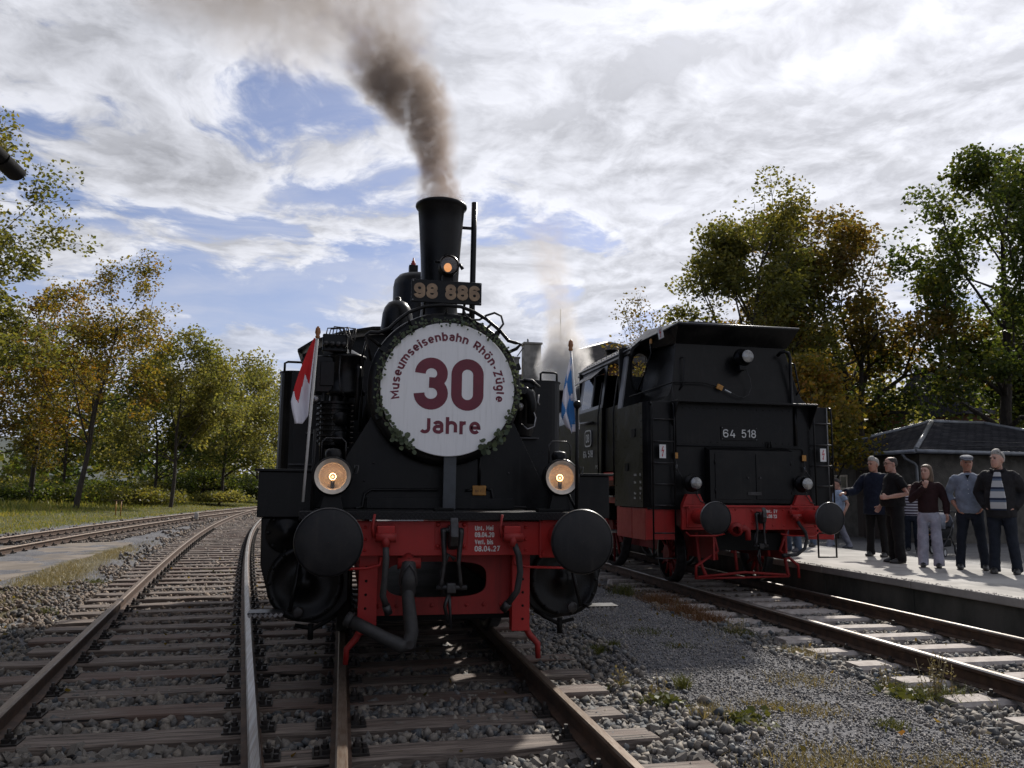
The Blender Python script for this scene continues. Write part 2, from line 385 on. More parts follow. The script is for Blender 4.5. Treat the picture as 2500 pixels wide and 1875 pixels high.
def lettering(name, mat, parent, txt, size, org, xdir, ydir, bold=0., xs=1., thick=.004, align='L', spacing=1., bend=None, width=None):
    V, Fs = text_geo(txt, size, bold, xs, spacing)
    x0, x1 = min(v.x for v in V), max(v.x for v in V); y0 = min(v.y for v in V); y1 = max(v.y for v in V)
    org, X, Y = Vector(org), Vector(xdir).normalized(), Vector(ydir).normalized(); Nn = X.cross(Y)
    if width: f = width / (x1 - x0); V = [Vector((v.x * f, v.y, 0)) for v in V]; x0 *= f; x1 *= f
    sh = {'L': -x0, 'C': -(x0 + x1) / 2, 'R': -x1}[align]
    P = []
    for v in V:
        a, b = v.x + sh, v.y
        if bend: th = a / bend; rr = bend + b; a, b = rr * math.sin(th), rr * math.cos(th)
        P.append((a, b))
    nv = len(P)
    verts = [org + X * a + Y * b + Nn * thick for a, b in P] + [org + X * a + Y * b for a, b in P]
    faces = list(Fs)
    ec = {}
    for f in Fs:
        for i in range(len(f)):
            e = (f[i], f[(i + 1) % len(f)]); ec[e] = 1
    for (a, b) in list(ec):
        if (b, a) not in ec: faces.append((b, a, a + nv, b + nv))
    me = bpy.data.meshes.new(name); me.from_pydata(verts, [], faces); me.update()
    o = bpy.data.objects.new(name, me); COL.objects.link(o); me.materials.append(M[mat]); o.parent = parent
    return o

# ---------------------------------------------------------------- monoline lettering (signwriter's sans)
def _A(cx, cy, rx, ry, a0, a1, n=None):
    n = n or max(4, int(abs(a1 - a0) / 12)); return [(cx + rx * math.cos(R(a0 + (a1 - a0) * i / n)), cy + ry * math.sin(R(a0 + (a1 - a0) * i / n))) for i in range(n + 1)]
_X = .72
def _bowl(cx=.23, cy=.36, rx=.23, ry=.36): return _A(cx, cy, rx, ry, 90, 450, 28)[:-1] + ['c']
_nn = [[(0, 0), (0, _X)], [(0, .44)] + _A(.23, .46, .23, .26, 170, 0) + [(.46, 0)]]
_uu = [[(0, _X), (0, .26)] + _A(.23, .26, .23, .26, 180, 360)[1:] + [(.46, .30)], [(.46, _X), (.46, 0)]]
GL = {
 '0': (.50, [[(0, .26)] + _A(.25, .26, .25, .26, 180, 360)[1:] + [(.5, .74)] + _A(.25, .74, .25, .26, 0, 180)[1:] + ['c']]),
 '1': (.26, [[(.0, .78), (.24, 1), (.24, 0)]]),
 '2': (.50, [_A(.25, .74, .25, .26, 175, -40) + [(.0, .0), (.5, .0)]]),
 '3': (.50, [_A(.25, .745, .25, .255, 180, -62) + [(.20, .525)], [(.20, .525)] + _A(.245, .265, .265, .265, 75, -180)]),
 '4': (.54, [[(.28, 1), (.0, .24), (.54, .24)], [(.40, .46), (.40, 0)]]),
 '5': (.50, [[(.46, 1), (.06, 1), (.03, .56)] + _A(.24, .32, .26, .32, 130, -155)]),
 '6': (.50, [[(.5, .78)] + _A(.25, .74, .25, .26, 20, 180) + [(0, .28)], _bowl(.25, .29, .25, .29)]),
 '7': (.50, [[(0, 1), (.5, 1), (.16, 0)]]),
 '8': (.50, [_bowl(.25, .75, .235, .25), _bowl(.25, .265, .26, .265)]),
 '9': (.50, [[(0, .22)] + _A(.25, .26, .25, .26, 200, 360) + [(.5, .72)], _bowl(.25, .71, .25, .29)]),
 '.': (.08, [[(.04, 0), (.04, 'w')]]), '-': (.30, [[(0, .37), (.30, .37)]]), ' ': (.22, []),
 'M': (.70, [[(0, 0), (0, 1), (.35, .36), (.70, 1), (.70, 0)]]), 'J': (.42, [[(.42, 1), (.42, .24)] + _A(.20, .24, .22, .24, 0, -150)]),
 'R': (.52, [[(0, 0), (0, 1), (.26, 1)] + _A(.26, .735, .26, .265, 90, -90) + [(0, .47)], [(.26, .47), (.52, 0)]]), 'Z': (.50, [[(.02, 1), (.50, 1), (0, 0), (.52, 0)]]),
 'U': (.52, [[(0, 1), (0, .26)] + _A(.26, .26, .26, .26, 180, 360)[1:] + [(.52, 1)]]), 'V': (.58, [[(0, 1), (.29, 0), (.58, 1)]]), 'E': (.44, [[(.44, 1), (0, 1), (0, 0), (.44, 0)], [(0, .52), (.38, .52)]]),
 'D': (.54, [[(0, 0), (0, 1), (.24, 1)] + _A(.24, .70, .30, .30, 90, 0) + _A(.24, .30, .30, .30, 0, -90) + ['c']]), 'B': (.50, [[(0, 0), (0, 1), (.24, 1)] + _A(.24, .76, .24, .24, 90, -90) + [(0, .52)], [(.24, .52)] + _A(.24, .26, .26, .26, 90, -90) + [(0, 0)]]),
 'u': (.46, _uu), 'n': (.46, _nn), 'h': (.46, [[(0, 0), (0, 1)], _nn[1]]), 'm': (.80, [[(0, 0), (0, _X)], [(0, .46)] + _A(.20, .47, .20, .25, 170, 0) + [(.40, 0)], [(.40, .46)] + _A(.60, .47, .20, .25, 170, 0) + [(.80, 0)]]),
 'r': (.24, [[(0, 0), (0, _X)], [(0, .44)] + _A(.22, .46, .22, .26, 170, 78)]), 'i': (.0, [[(0, 0), (0, _X)], [(0, .90), (0, 1.03)]]), 'l': (.12, [[(0, 1), (0, .12)] + _A(.12, .12, .12, .12, 180, 270)]),
 's': (.40, [_A(.20, .535, .19, .185, 25, 260) + _A(.20, .185, .21, .185, 80, -155)]), 'e': (.46, [[(.0, .37), (.46, .37)] + _A(.23, .37, .23, .35, 5, 318)]),
 'a': (.42, [[(.42, 0), (.42, .50)] + _A(.21, .50, .21, .22, 0, 160), [(.42, .42), (.20, .42)] + _A(.20, .21, .20, .21, 90, 270) + [(.30, 0), (.42, .10)]]),
 'b': (.46, [[(0, 1), (0, 0)], _bowl()]), 'o': (.46, [_bowl()]), 'g': (.46, [_bowl(), [(.46, _X), (.46, -.06)] + _A(.23, -.06, .23, .22, 0, -150)]), 't': (.28, [[(.08, .95), (.08, .14)] + _A(.22, .14, .14, .14, 180, 270), [(-.04, _X), (.28, _X)]])}
GL['ö'] = (.46, GL['o'][1] + [[(.09, .90), (.09, 1.03)], [(.37, .90), (.37, 1.03)]]); GL['ü'] = (.46, GL['u'][1] + [[(.09, .90), (.09, 1.03)], [(.37, .90), (.37, 1.03)]])
def stroke_text(name, mat, parent, txt, size, org, xdir, ydir, weight=.15, thick=.002, align='L', width=None, bend=None, gap=.16, outline=None):
    """centre-line glyphs swept to flat raised strips"""
    x = 0.; paths = []
    for ch in txt:
        w, subs = GL[ch]
        for s in subs:
            cl = s[-1] == 'c'; pts = [(p[0] + x, weight if p[1] == 'w' else p[1]) for p in (s[:-1] if cl else s)]; paths.append((pts, cl))
        x += w + gap + weight
    x -= gap + weight; fx = 1.
    if width: fx = (width - weight * size) / (x * size)
    sh = {'L': weight / 2 / max(fx, .01), 'C': -x / 2, 'R': -x}[align]
    org, X, Y = Vector(org), Vector(xdir).normalized(), Vector(ydir).normalized(); Nn = X.cross(Y); V = []; Fs = []
    def put(a, b, t):
        a *= size; b *= size
        if bend: th = a / bend; rr = bend + b; a, b = rr * math.sin(th), rr * math.cos(th)
        V.append(tuple(org + X * a + Y * b + Nn * t))
    for si, (pts, cl) in enumerate(paths):
        dot = len(pts) == 2 and min(p[1] for p in pts) > .88; tk = thick + si % 7 * .00035
        P = [Vector(((p[0] + sh) * fx, p[1])) for p in pts]; Q = [P[0]]
        for p in P[1:]:
            if (p - Q[-1]).length > 1e-4: Q.append(p)
        P = Q; n = len(P); b0 = len(V)
        # squeeze vertical extremes so that the stroke stays inside cap height
        P = [Vector((p.x, p.y * (1 - weight) + weight / 2 if -.01 <= p.y <= 1.06 else p.y)) for p in P]
        if dot: P = [Vector((P[0].x, .86)), Vector((P[0].x, .86 + weight * .95))]
        for i in range(n):
            d0 = (P[i] - P[i - 1]) if (i or cl) else (P[1] - P[0]); d1 = (P[(i + 1) % n] - P[i]) if (i < n - 1 or cl) else (P[-1] - P[-2])
            d0.normalize(); d1.normalize(); n0, n1 = Vector((-d0.y, d0.x)), Vector((-d1.y, d1.x)); m = n0 + n1
            m = n1.copy() if m.length < 1e-4 else m.normalized(); k = min(1.9, 1 / max(.2, m.dot(n1))); o = m * (weight / 2 * k)
            e = Vector((0, 0))
            if dot: pass
            elif not cl and i == 0: e = -d1 * weight * (.5 if len(P) == 2 and abs(d1.x) < .1 else .0)
            if not dot and not cl and i == n - 1: e = d0 * weight * (.5 if len(P) == 2 and abs(d0.x) < .1 else .0)
            for t in (tk, 0.): put(P[i].x + o.x + e.x, P[i].y + o.y + e.y, t); put(P[i].x - o.x + e.x, P[i].y - o.y + e.y, t)
        for i in range(n if cl else n - 1):
            a, c = b0 + i * 4, b0 + ((i + 1) % n) * 4
            Fs += [(a, c, c + 1, a + 1), (a, a + 2, c + 2, c), (a + 1, c + 1, c + 3, a + 3)]
        if not cl: Fs += [(b0, b0 + 1, b0 + 3, b0 + 2), (V.__len__() - 4, V.__len__() - 2, V.__len__() - 1, V.__len__() - 3)]
    me = bpy.data.meshes.new(name); me.from_pydata(V, [], Fs); me.update()
    o = bpy.data.objects.new(name, me); COL.objects.link(o); me.materials.append(M[mat]); o.parent = parent
    return o

# ---------------------------------------------------------------- track geometry
LY = np.array([-9, -1, .4, 2.8, 5.5, 9, 13, 22, 31, 34, 47, 60]); LX = np.array([-1.05, -1.93, -2.1, -2.4, -2.70, -3.1, -3.53, -4.4, -4.95, -5.1, -5.4, -5.3])
LP = np.polyfit(LY, LX, 4)
FY = np.array([-12, 0, 14, 20, 29, 36, 46, 56, 70]); FX = np.array([-8.2, -8.5, -8.8, -8.85, -8.5, -7.9, -6.85, -5.7, -4.0])
FP = np.polyfit(FY, FX, 4)
def c_main(y): return 0. * y
def c_left(y): return np.polyval(LP, y)
def c_far(y): return np.polyval(FP, y)
RX = 5.12
def c_right(y): return RX + 0. * y
SLT = -.160           # sleeper top
GZ = -.232            # ballast level

# ---------------------------------------------------------------- ground sheet
def zone_ballast(x, y):
    d = np.minimum(np.abs(x), np.abs(x - RX))
    d = np.minimum(d, np.where(y < 60, np.abs(x - c_left(np.clip(y, -9, 58))), 9.))
    d = np.minimum(d, np.where((y > 17), np.abs(x - c_far(np.clip(y, -12, 68))), 9.))
    return d
def ground_h(x, y):
    d = zone_ballast(x, y)
    h = GZ + .085 * np.clip((d - 1.35) / .5, 0, 1)
    h = h + .010 * np.sin(x * 2.1 + 1.3 * np.sin(y * 1.7)) + .008 * np.sin(y * 3.1 + x)
    v = np.clip((c_far(np.clip(y, -12, 68)) - 2.2 - x) / 3., 0, 1)
    h = h + v * .22 + np.clip((-14. - x) / 60, 0, 1) * 1.2
    return h
def build_ground():
    def axis(lo, hi, st, far):
        a = np.arange(lo, hi + 1e-6, st); r = [hi]; s_ = st
        while r[-1] < far: s_ *= 1.35; r.append(r[-1] + s_)
        l = [lo]; s_ = st
        while l[-1] > -far: s_ *= 1.35; l.append(l[-1] - s_)
        return np.array(l[:0:-1] + list(a) + r[1:])
    xs, ys = axis(-12., 9., .16, 900.), axis(-6., 24., .2, 900.)
    X, Y = np.meshgrid(xs, ys); Z = ground_h(X, Y) + rng.normal(0, .006, X.shape)
    Z = np.where(X > 6.7, np.minimum(Z, -.06), Z)
    nx, ny = len(xs), len(ys); i = np.arange(nx * ny).reshape(ny, nx)
    F_ = np.stack([i[:-1, :-1], i[:-1, 1:], i[1:, 1:], i[1:, :-1]], -1).reshape(-1, 4)
    m, k = newmat('ground_gravel_and_grass')
    co = k.n('ShaderNodeTexCoord').outputs['Object']
    ga = k.n('ShaderNodeAttribute', dict(attribute_name='grass')).outputs['Fac']
    dr = k.n('ShaderNodeAttribute', dict(attribute_name='dry')).outputs['Fac']
    n1 = k.noise(co, 1.3, 6., .65); n2 = k.noise(co, 9., 5., .6)
    vo = k.n('ShaderNodeTexVoronoi', Scale=62., Vector=co)
    peb = k.mix(vo.outputs['Color'], (.088, .090, .098), (.21, .212, .223))
    grav = k.mix(k.step(n1, .35, .7), k.mix(1., peb, (.72, .71, .72), 'MULTIPLY'), k.mix(1., peb, (1.15, 1.12, 1.08), 'MULTIPLY'))
    grav = k.mix(k.m('MULTIPLY', k.step(n2, .58, .75), .5), grav, (.13, .115, .09))
    gr = k.mix(k.step(k.noise(co, 3., 6., .7), .35, .65), (.045, .055, .016), (.115, .105, .035))
    dg = k.mix(k.step(k.noise(co, 6., 6., .7), .35, .65), (.075, .066, .036), (.155, .130, .070))
    col = k.mix(k.step(k.m('ADD', dr, k.m('MULTIPLY_ADD', n2, .6, -.3)), .35, .7), grav, dg)
    col = k.mix(k.step(k.m('ADD', ga, k.m('MULTIPLY_ADD', n2, .6, -.3)), .4, .65), col, gr)
    b = bsdf(k, Base_Color=col, Roughness=.9, Specular_IOR_Level=.25)
    k.set(b.inputs['Normal'], k.n('ShaderNodeBump', Strength=.8, Distance=.02, Height=k.m('ADD', vo.outputs['Distance'], k.m('MULTIPLY', n2, .6))))
    out(k, b)
    o = raw('ground', m, np.stack([X, Y, Z], -1), F_, None, True)
    g = np.clip((c_far(np.clip(Y, -12, 68)) - 1.9 - X) / 1.2, 0, 1)
    g = np.maximum(g, np.clip((np.hypot(X, Y) - 75) / 10, 0, 1))
    dl = c_left(np.clip(Y, -9, 58)) - X
    dry = np.clip(1 - np.abs(dl - 2.35) / .9, 0, 1) * np.clip((Y - 2.5) / 2, 0, 1) * np.clip((20 - Y) / 6, 0, 1)
    for nm, arr in (('grass', g), ('dry', dry)):
        at = o.data.attributes.new(nm, 'FLOAT', 'POINT'); at.data.foreach_set('value', arr.ravel().astype(np.float32))
    tag(o, kind='structure')
build_ground()

# ---------------------------------------------------------------- rails and sleepers
HEAD = [(-.0335, -.012), (-.024, 0), (.024, 0), (.0335, -.012), (.0335, -.036), (.010, -.048), (.0075, -.125), (.0625, -.139), (.0625, -.149), (-.0625, -.149), (-.0625, -.139), (-.0075, -.125), (-.010, -.048), (-.0335, -.036)]
M['railbrown'] = simple('brown_running_surface', (.125, .080, .052), (.20, .16, .125), .42, .45, 7., stretch=(14., 1., 14.))
def rail(parent, cfun, side, ys, top='railtop', zoff=0.):
    n = len(HEAD); V = []; c = cfun(ys); dx = np.gradient(c, ys)
    for i, y in enumerate(ys):
        t = math.hypot(1, dx[i]); nx, ny = 1 / t, -dx[i] / t
        cx, cyy = c[i] + nx * side * .75, y + ny * side * .75
        V += [(cx + nx * a, cyy + ny * a, b + zoff) for a, b in HEAD]
    Fs = [(k * n + i, k * n + (i + 1) % n, (k + 1) * n + (i + 1) % n, (k + 1) * n + i) for k in range(len(ys) - 1) for i in range(n)]
    mi = [1 if i in (0, 1, 2) else 0 for k in range(len(ys) - 1) for i in range(n)]
    Fs += [tuple(range(n)), tuple((len(ys) - 1) * n + i for i in range(n - 1, -1, -1))]; mi += [0, 0]
    me = bpy.data.meshes.new('rail'); me.from_pydata(V, [], Fs); me.update()
    me.materials.append(M['railside']); me.materials.append(M[top]); me.polygons.foreach_set('material_index', mi)
    o = bpy.data.objects.new('rail', me); COL.objects.link(o); o.parent = parent
    return o
def sleeper_mesh(L, w=.25, h=.15, conc=False, seed=0):
    r = random.Random(seed); nx = 14 if not conc else 2; rings = []
    for i in range(nx + 1):
        x = L * i / nx; j = lambda a: r.uniform(-a, a) if not conc else 0
        e = .012 if not conc else .03
        rings.append([Vector((x + (j(.012) if i in (0, nx) else 0), y, z)) for y, z in ((-w / 2 + j(.006), -h), (-w / 2 + j(.006), -e + j(.003)), (-w / 2 + e + j(.004), j(.004)), (w / 2 - e + j(.004), j(.004)), (w / 2 + j(.006), -e + j(.003)), (w / 2 + j(.006), -h))])
    return MB().loft(rings, False).mesh('sleeper')
def plate_mesh():
    b = MB().bx(-.165, .165, -.08, .08, 0, .011)
    for s in (-1, 1):
        b.bx(s * .088 - .022, s * .088 + .022, -.045, .045, .011, .034)
        b.cyl((s * .094, 0, .03), (s * .094, 0, .085), .013, n=8); b.cyl((s * .094, 0, .036), (s * .094, 0, .058), .024, n=6, smooth=False)
        for t in (-1, 1): b.cyl((s * .140, t * .048, .011), (s * .140, t * .048, .036), .016, n=6, smooth=False)
    return b.mesh('tie_plate')
PLATE = plate_mesh(); PLATE.materials.append(M['iron'])
def put_sleeper(parent, mesh, x0, y, rz, rails, z=SLT, plates=True):
    s = inst('sleeper', mesh, parent, (x0, y, z), (0, 0, rz))
    if plates:
        for rx in rails: inst('tie_plate', PLATE, s, ((rx - x0) / math.cos(rz), 0, .001), (0, 0, 0))
    return s
SL = [sleeper_mesh(2.6, seed=i) for i in range(5)]; LONG = [sleeper_mesh(1., seed=20 + i) for i in range(3)]
for me in SL: me.materials.append(M['sleeper'])
def yrange(a, b, st): return np.arange(a, b + 1e-6, st)
track_main = thing('railway_track', 'rusty rails on timber sleepers running under the locomotive with the white sign', 'railway track', group='tracks of the station yard')
for s in (-1, 1): rail(track_main, c_main, s, yrange(-8, 45, 1.), 'railbrown')
track_left = thing('railway_track', 'curving track with timber sleepers left of the locomotive with the white sign', 'railway track', group='tracks of the station yard')
for s, tp in ((-1, 'railbrown'), (1, 'railtop')): rail(track_left, c_left, s, yrange(-8, 52, .8), tp)
track_right = thing('railway_track', 'track with pale concrete sleepers beside the platform wall', 'railway track', group='tracks of the station yard')
for s in (-1, 1): rail(track_right, c_right, s, yrange(-8, 45, 1.), 'railtop')
track_far = thing('railway_track', 'farthest left track, partly set in a concrete slab', 'railway track', group='tracks of the station yard')
for s in (-1, 1): rail(track_far, c_far, s, yrange(-10, 66, 1.), 'railbrown')
# long turnout timbers carry both tracks close to the camera
i = 0
for y in yrange(-4.6, 4.4, .60):
    yy = y + random.uniform(-.03, .03); cl = float(c_left(np.array(yy))); rz = R(random.uniform(-1.0, 1.0)) + .035
    x0 = cl - .75 - random.uniform(.42, .62); x1 = 1.22 + random.uniform(-.08, .22)
    me = sleeper_mesh(x1 - x0, w=.26, seed=100 + i); me.materials.append(M['sleeper']); i += 1
    put_sleeper(track_left, me, x0, yy - .07, rz, (cl - .75, cl + .75, -.75, .75))
for y in yrange(5.0, 40, .62):
    cl = float(c_left(np.array(y))); sl = float(np.polyval(np.polyder(LP), y)); rz = -math.atan(sl) * 1.0
    L = random.choice(SL); x0 = cl - 1.3 * math.cos(rz)
    put_sleeper(track_left, L, x0, y + 1.3 * math.sin(-rz), rz, (cl - .75, cl + .75), plates=y < 26)
for y in yrange(5.0, 14, .62): put_sleeper(track_main, random.choice(SL), -1.3, y, R(random.uniform(-1, 1)), (-.75, .75))
CS = sleeper_mesh(2.5, .27, .2, True); CS.materials.append(M['concsleeper'])
clipb = MB().bx(-.11, .11, -.035, .035, -.008, .002)
for s in (-1, 1): clipb.bx(s * .09 - .02, s * .09 + .02, -.03, .03, 0, .022); clipb.cyl((s * .10, 0, .01), (s * .10, 0, .045), .014, n=6)
CLIP = clipb.mesh('rail_clip'); CLIP.materials.append(M['iron'])
for y in yrange(-2.4, 20, .63):
    s = inst('sleeper', CS, track_right, (RX - 1.25 + random.uniform(-.03, .03), y, SLT + random.uniform(-.004, .004)), (0, 0, R(random.uniform(-.8, .8))))
    for rx in (.5, 2.0): inst('rail_clip', CLIP, s, (rx, 0, .012))
for y in yrange(20.2, 50, .65):
    cl = float(c_far(np.array(y))); rz = -math.atan(float(np.polyval(np.polyder(FP), y)))
    put_sleeper(track_far, random.choice(SL), cl - 1.3, y, rz, (cl - .75, cl + .75), plates=y < 36)
# concrete slab the far track is set in
slab = MB().prism([(-10.4, -14), (-6.15, -14), (-6.15, 12.5), (-6.35, 19.2), (-7.9, 18.2), (-10.4, 16.5)], -.30, -.150, 'z').build('track_slab', 'slabconc', None); tag(slab, kind='structure')
for y in yrange(3, 19, .65):
    cl = float(c_far(np.array(y)))
    for s in (-1, 1): inst('tie_plate', PLATE, track_far, (cl + s * .75, y, -.150))
# marker posts by the far track
for (x, y, hh, n_, lab) in ((-11.3, 36., .75, 0, 'pair of low yellow stakes by the verge at the far track'), (-7.25, 33.5, .30, 1, 'short pale fouling post between the two left tracks')):
    t = thing('track_marker', lab, 'marker post', (x, y, -.1))
    if n_ == 0:
        for q in (0, .22): MB().cyl((q, 0, 0), (q, 0, hh), .025, n=8).build('stake', 'yellow', t)
        MB().bx(-.12, .34, -.03, .03, hh, hh + .05).build('cross_board', 'railside', t)
    else:
        MB().lathe([(.09, 0), (.09, hh - .05), (.07, hh), (.001, hh + .02)], n=12).build('post', 'concrete', t)

# ---------------------------------------------------------------- ballast stones
def ico():
    p = (1 + 5 ** .5) / 2
    V = np.array([(-1, p, 0), (1, p, 0), (-1, -p, 0), (1, -p, 0), (0, -1, p), (0, 1, p), (0, -1, -p), (0, 1, -p), (p, 0, -1), (p, 0, 1), (-p, 0, -1), (-p, 0, 1)], float)
    V /= np.linalg.norm(V[0])
    F_ = np.array([(0, 11, 5), (0, 5, 1), (0, 1, 7), (0, 7, 10), (0, 10, 11), (1, 5, 9), (5, 11, 4), (11, 10, 2), (10, 7, 6), (7, 1, 8), (3, 9, 4), (3, 4, 2), (3, 2, 6), (3, 6, 8), (3, 8, 9), (4, 9, 5), (2, 4, 11), (6, 2, 10), (8, 6, 7), (9, 8, 1)])
    return V, F_
ICO_V, ICO_F = ico()
OCT_V = np.array([(1, 0, 0), (-1, 0, 0), (0, 1, 0), (0, -1, 0), (0, 0, 1), (0, 0, -1)], float); OCT_F = np.array([(0, 2, 4), (2, 1, 4), (1, 3, 4), (3, 0, 4), (2, 0, 5), (1, 2, 5), (3, 1, 5), (0, 3, 5)])
def rand_rot(n):
    q = rng.normal(size=(n, 4)); q /= np.linalg.norm(q, axis=1)[:, None]; w, x, y, z = q.T
    return np.stack([1 - 2 * (y * y + z * z), 2 * (x * y - w * z), 2 * (x * z + w * y), 2 * (x * y + w * z), 1 - 2 * (x * x + z * z), 2 * (y * z - w * x), 2 * (x * z - w * y), 2 * (y * z + w * x), 1 - 2 * (x * x + y * y)], -1).reshape(n, 3, 3)
CUB_V = np.array([(-1, -1, -1), (1, -1, -1), (1, 1, -1), (-1, 1, -1), (-1, -1, 1), (1, -1, 1), (1, 1, 1), (-1, 1, 1)], float) * .70
CUB_F = np.array([(0, 2, 1), (0, 3, 2), (4, 5, 6), (4, 6, 7), (0, 1, 5), (0, 5, 4), (1, 2, 6), (1, 6, 5), (2, 3, 7), (2, 7, 6), (3, 0, 4), (3, 4, 7)])
def stones(P, r, T=None, jit=.36, flat=.62):
    if T is None:
        h = rng.random(len(P)) < .5
        v1, f1 = stones(P[h], r[h], (ICO_V, ICO_F), jit, flat); v2, f2 = stones(P[~h], r[~h] * 1.05, (CUB_V, CUB_F), .42, flat + .1)
        return np.concatenate([v1, v2]), np.concatenate([f1, f2 + len(v1)])
    n = len(P); V, F_ = T; k = len(V)
    v = V[None] * (1 + rng.uniform(-jit, jit * .6, (n, k, 1))) * np.stack([np.ones(n), rng.uniform(.65, 1, n), rng.uniform(flat - .12, flat + .2, n)], -1)[:, None]
    rr = rand_rot(n); v = np.einsum('nij,nkj->nki', rr, v) * r[:, None, None]
    v = v + P[:, None]
    f = (F_[None] + (np.arange(n) * k)[:, None, None]).reshape(-1, 3)
    return v.reshape(-1, 3), f
def scatter(n, x0, x1, y0, y1, r0, r1, keep, zo=0.):
    x = rng.uniform(x0, x1, n); y = rng.uniform(y0, y1, n); k = keep(x, y); x, y = x[k], y[k]
    r = rng.uniform(r0, r1, len(x)) ** 1.0
    z = ground_h(x, y) + r * .35 + rng.uniform(0, .022, len(x)) + zo
    return np.stack([x, y, z], -1), r
bal = bpy.data.objects.new('ballast_bed', None); COL.objects.link(bal); tag(bal, kind='structure')
parts = []
edge = lambda x, y, w=1.55: zone_ballast(x, y) < w + .35 * np.sin(y * 2.3 + x) * .5 + rng.normal(0, .14, x.shape)
nslab = lambda x, y: ~((x < -6.1) & (y < 18.5))
parts.append(scatter(21000, -4.6, 2.1, -3.4, 3.0, .022, .047, lambda x, y: edge(x, y) & (x < 2.1)))
parts.append(scatter(12000, -5.2, -.6, 3.0, 12., .022, .046, lambda x, y: edge(x, y) & (x < -.9)))
parts.append(scatter(10500, 3.1, 6.5, -2.5, 7.5, .020, .042, lambda x, y: edge(x, y) & (x > 3.0)))
parts.append(scatter(9000, -11, -1.5, 12, 34, .035, .06, lambda x, y: edge(x, y, 1.7) & nslab(x, y)))
parts.append(scatter(4500, -6.2, -3.4, -1., 8., .018, .045, lambda x, y: rng.random(x.shape) < .75))
parts.append(scatter(3000, -11.5, -2.5, 34, 60, .06, .09, lambda x, y: edge(x, y, 1.7)))
parts.append(scatter(1500, 1.0, 3.2, -1.0, 6., .018, .038, lambda x, y: (zone_ballast(x, y) < 1.9)))
AP = np.concatenate([p[0] for p in parts]); AR = np.concatenate([p[1] for p in parts])
camp = np.array([-.8, -5.498, 1.412]); bx_, bu_, bf_ = np.array(CX), np.array(CU), np.array(CF)
d = AP - camp; zc = d @ bf_; u = (d @ bx_) / zc * 1950 / 1250; w_ = (d @ bu_) / zc * 1950 / 937.5
vis = (zc > .5) & (np.abs(u) < 1.02) & (np.abs(w_) < 1.03)
front = np.where(vis)[0]; front = front[np.argsort(-(AR[front] / zc[front]))][:300]
rest = np.ones(len(AP), bool); rest[front] = False
rest &= (zc > .3) & (np.abs(u) < 1.35) & (w_ < 1.3)
variants = []
for i in range(14):
    v, f = stones(np.zeros((1, 3)), np.ones(1), (ICO_V, ICO_F) if i % 2 else (CUB_V, CUB_F), .38); me = bpy.data.meshes.new('ballast_stone'); me.from_pydata(v.tolist(), [], f.tolist()); me.materials.append(M['ballast']); variants.append(me)
for q in front:
    s = float(AR[q]) * 1.1; inst('ballast_stone', variants[int(rng.integers(14))], bal, tuple(float(t) for t in AP[q]), tuple(rng.uniform(0, 6.28, 3)), (s, s, s))
near = rest & (AP[:, 1] < 4.5)
v, f = stones(AP[near], AR[near]); tag(raw('ballast_stones', 'ballast', v, f, bal), kind='stuff')
v, f = stones(AP[rest & ~near], AR[rest & ~near]); tag(raw('ballast_stones', 'ballastrust', v, f, bal), kind='stuff')
# chippings of the path between the tracks
P, r = scatter(52000, 1.2, 4.3, -3.2, 6.5, .007, .0155, lambda x, y: (zone_ballast(x, y) > 1.15) & (rng.random(x.shape) < np.clip(1.25 - (y + 3) * .10, .25, 1)), -.006)
v, f = stones(P, r, (OCT_V, OCT_F), .25, .7); o = raw('path_chippings', 'chips', v, f); tag(o, 'dark grey stone chippings covering the path between the two locomotives', 'gravel', kind='stuff')

# ---------------------------------------------------------------- platform and yard
plat = bpy.data.objects.new('platform', None); COL.objects.link(plat); tag(plat, kind='structure')
PZ = .28; PX = 6.56
MB().bx(PX + .45, 9.35, -6, 42, -.2, PZ - .006).build('platform_surface', 'platform', plat)
y = -6.
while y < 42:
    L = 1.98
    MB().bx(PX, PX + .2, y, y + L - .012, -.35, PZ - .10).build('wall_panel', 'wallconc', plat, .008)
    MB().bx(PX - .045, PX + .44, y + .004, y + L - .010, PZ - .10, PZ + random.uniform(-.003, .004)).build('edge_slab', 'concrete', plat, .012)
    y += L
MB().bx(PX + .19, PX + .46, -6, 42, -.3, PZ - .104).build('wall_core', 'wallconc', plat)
n_ = 900; P = np.stack([rng.uniform(PX - .04, PX + .06, n_), rng.uniform(-2, 12, n_), np.full(n_, PZ + .003)], -1)
v, f = stones(P, rng.uniform(.006, .016, n_), (OCT_V, OCT_F)); tag(raw('edge_grit', 'concrete', v, f, plat), kind='stuff')
yard = MB().bx(9.35, 60, -10, 60, -.25, .0).build('yard_pavement', 'asphalt'); tag(yard, kind='structure')

# ---------------------------------------------------------------- shared locomotive pieces
def plate_with_hole(x0, x1, z0, z1, hole, y0, y1, n=40):
    """rectangular plate in the xz plane with an oval hole (cx, cz, rx, rz, power)"""
    cx, cz, rx, rz, p = hole; b = MB(); rings = []
    for y, outer in ((y0, True), (y0, False), (y1, False), (y1, True)):
        r = []
        for i in range(n):
            a = 2 * math.pi * i / n; ca, sa = math.cos(a), math.sin(a)
            if outer:
                t = min((x1 - cx if ca > 0 else x0 - cx) / ca if abs(ca) > 1e-6 else 1e9, (z1 - cz if sa > 0 else z0 - cz) / sa if abs(sa) > 1e-6 else 1e9)
                r.append((cx + ca * t, y, cz + sa * t))
            else: r.append((cx + rx * math.copysign(abs(ca) ** p, ca), y, cz + rz * math.copysign(abs(sa) ** p, sa)))
        rings.append(r)
    b.loft(rings + [rings[0]], False, False); return b
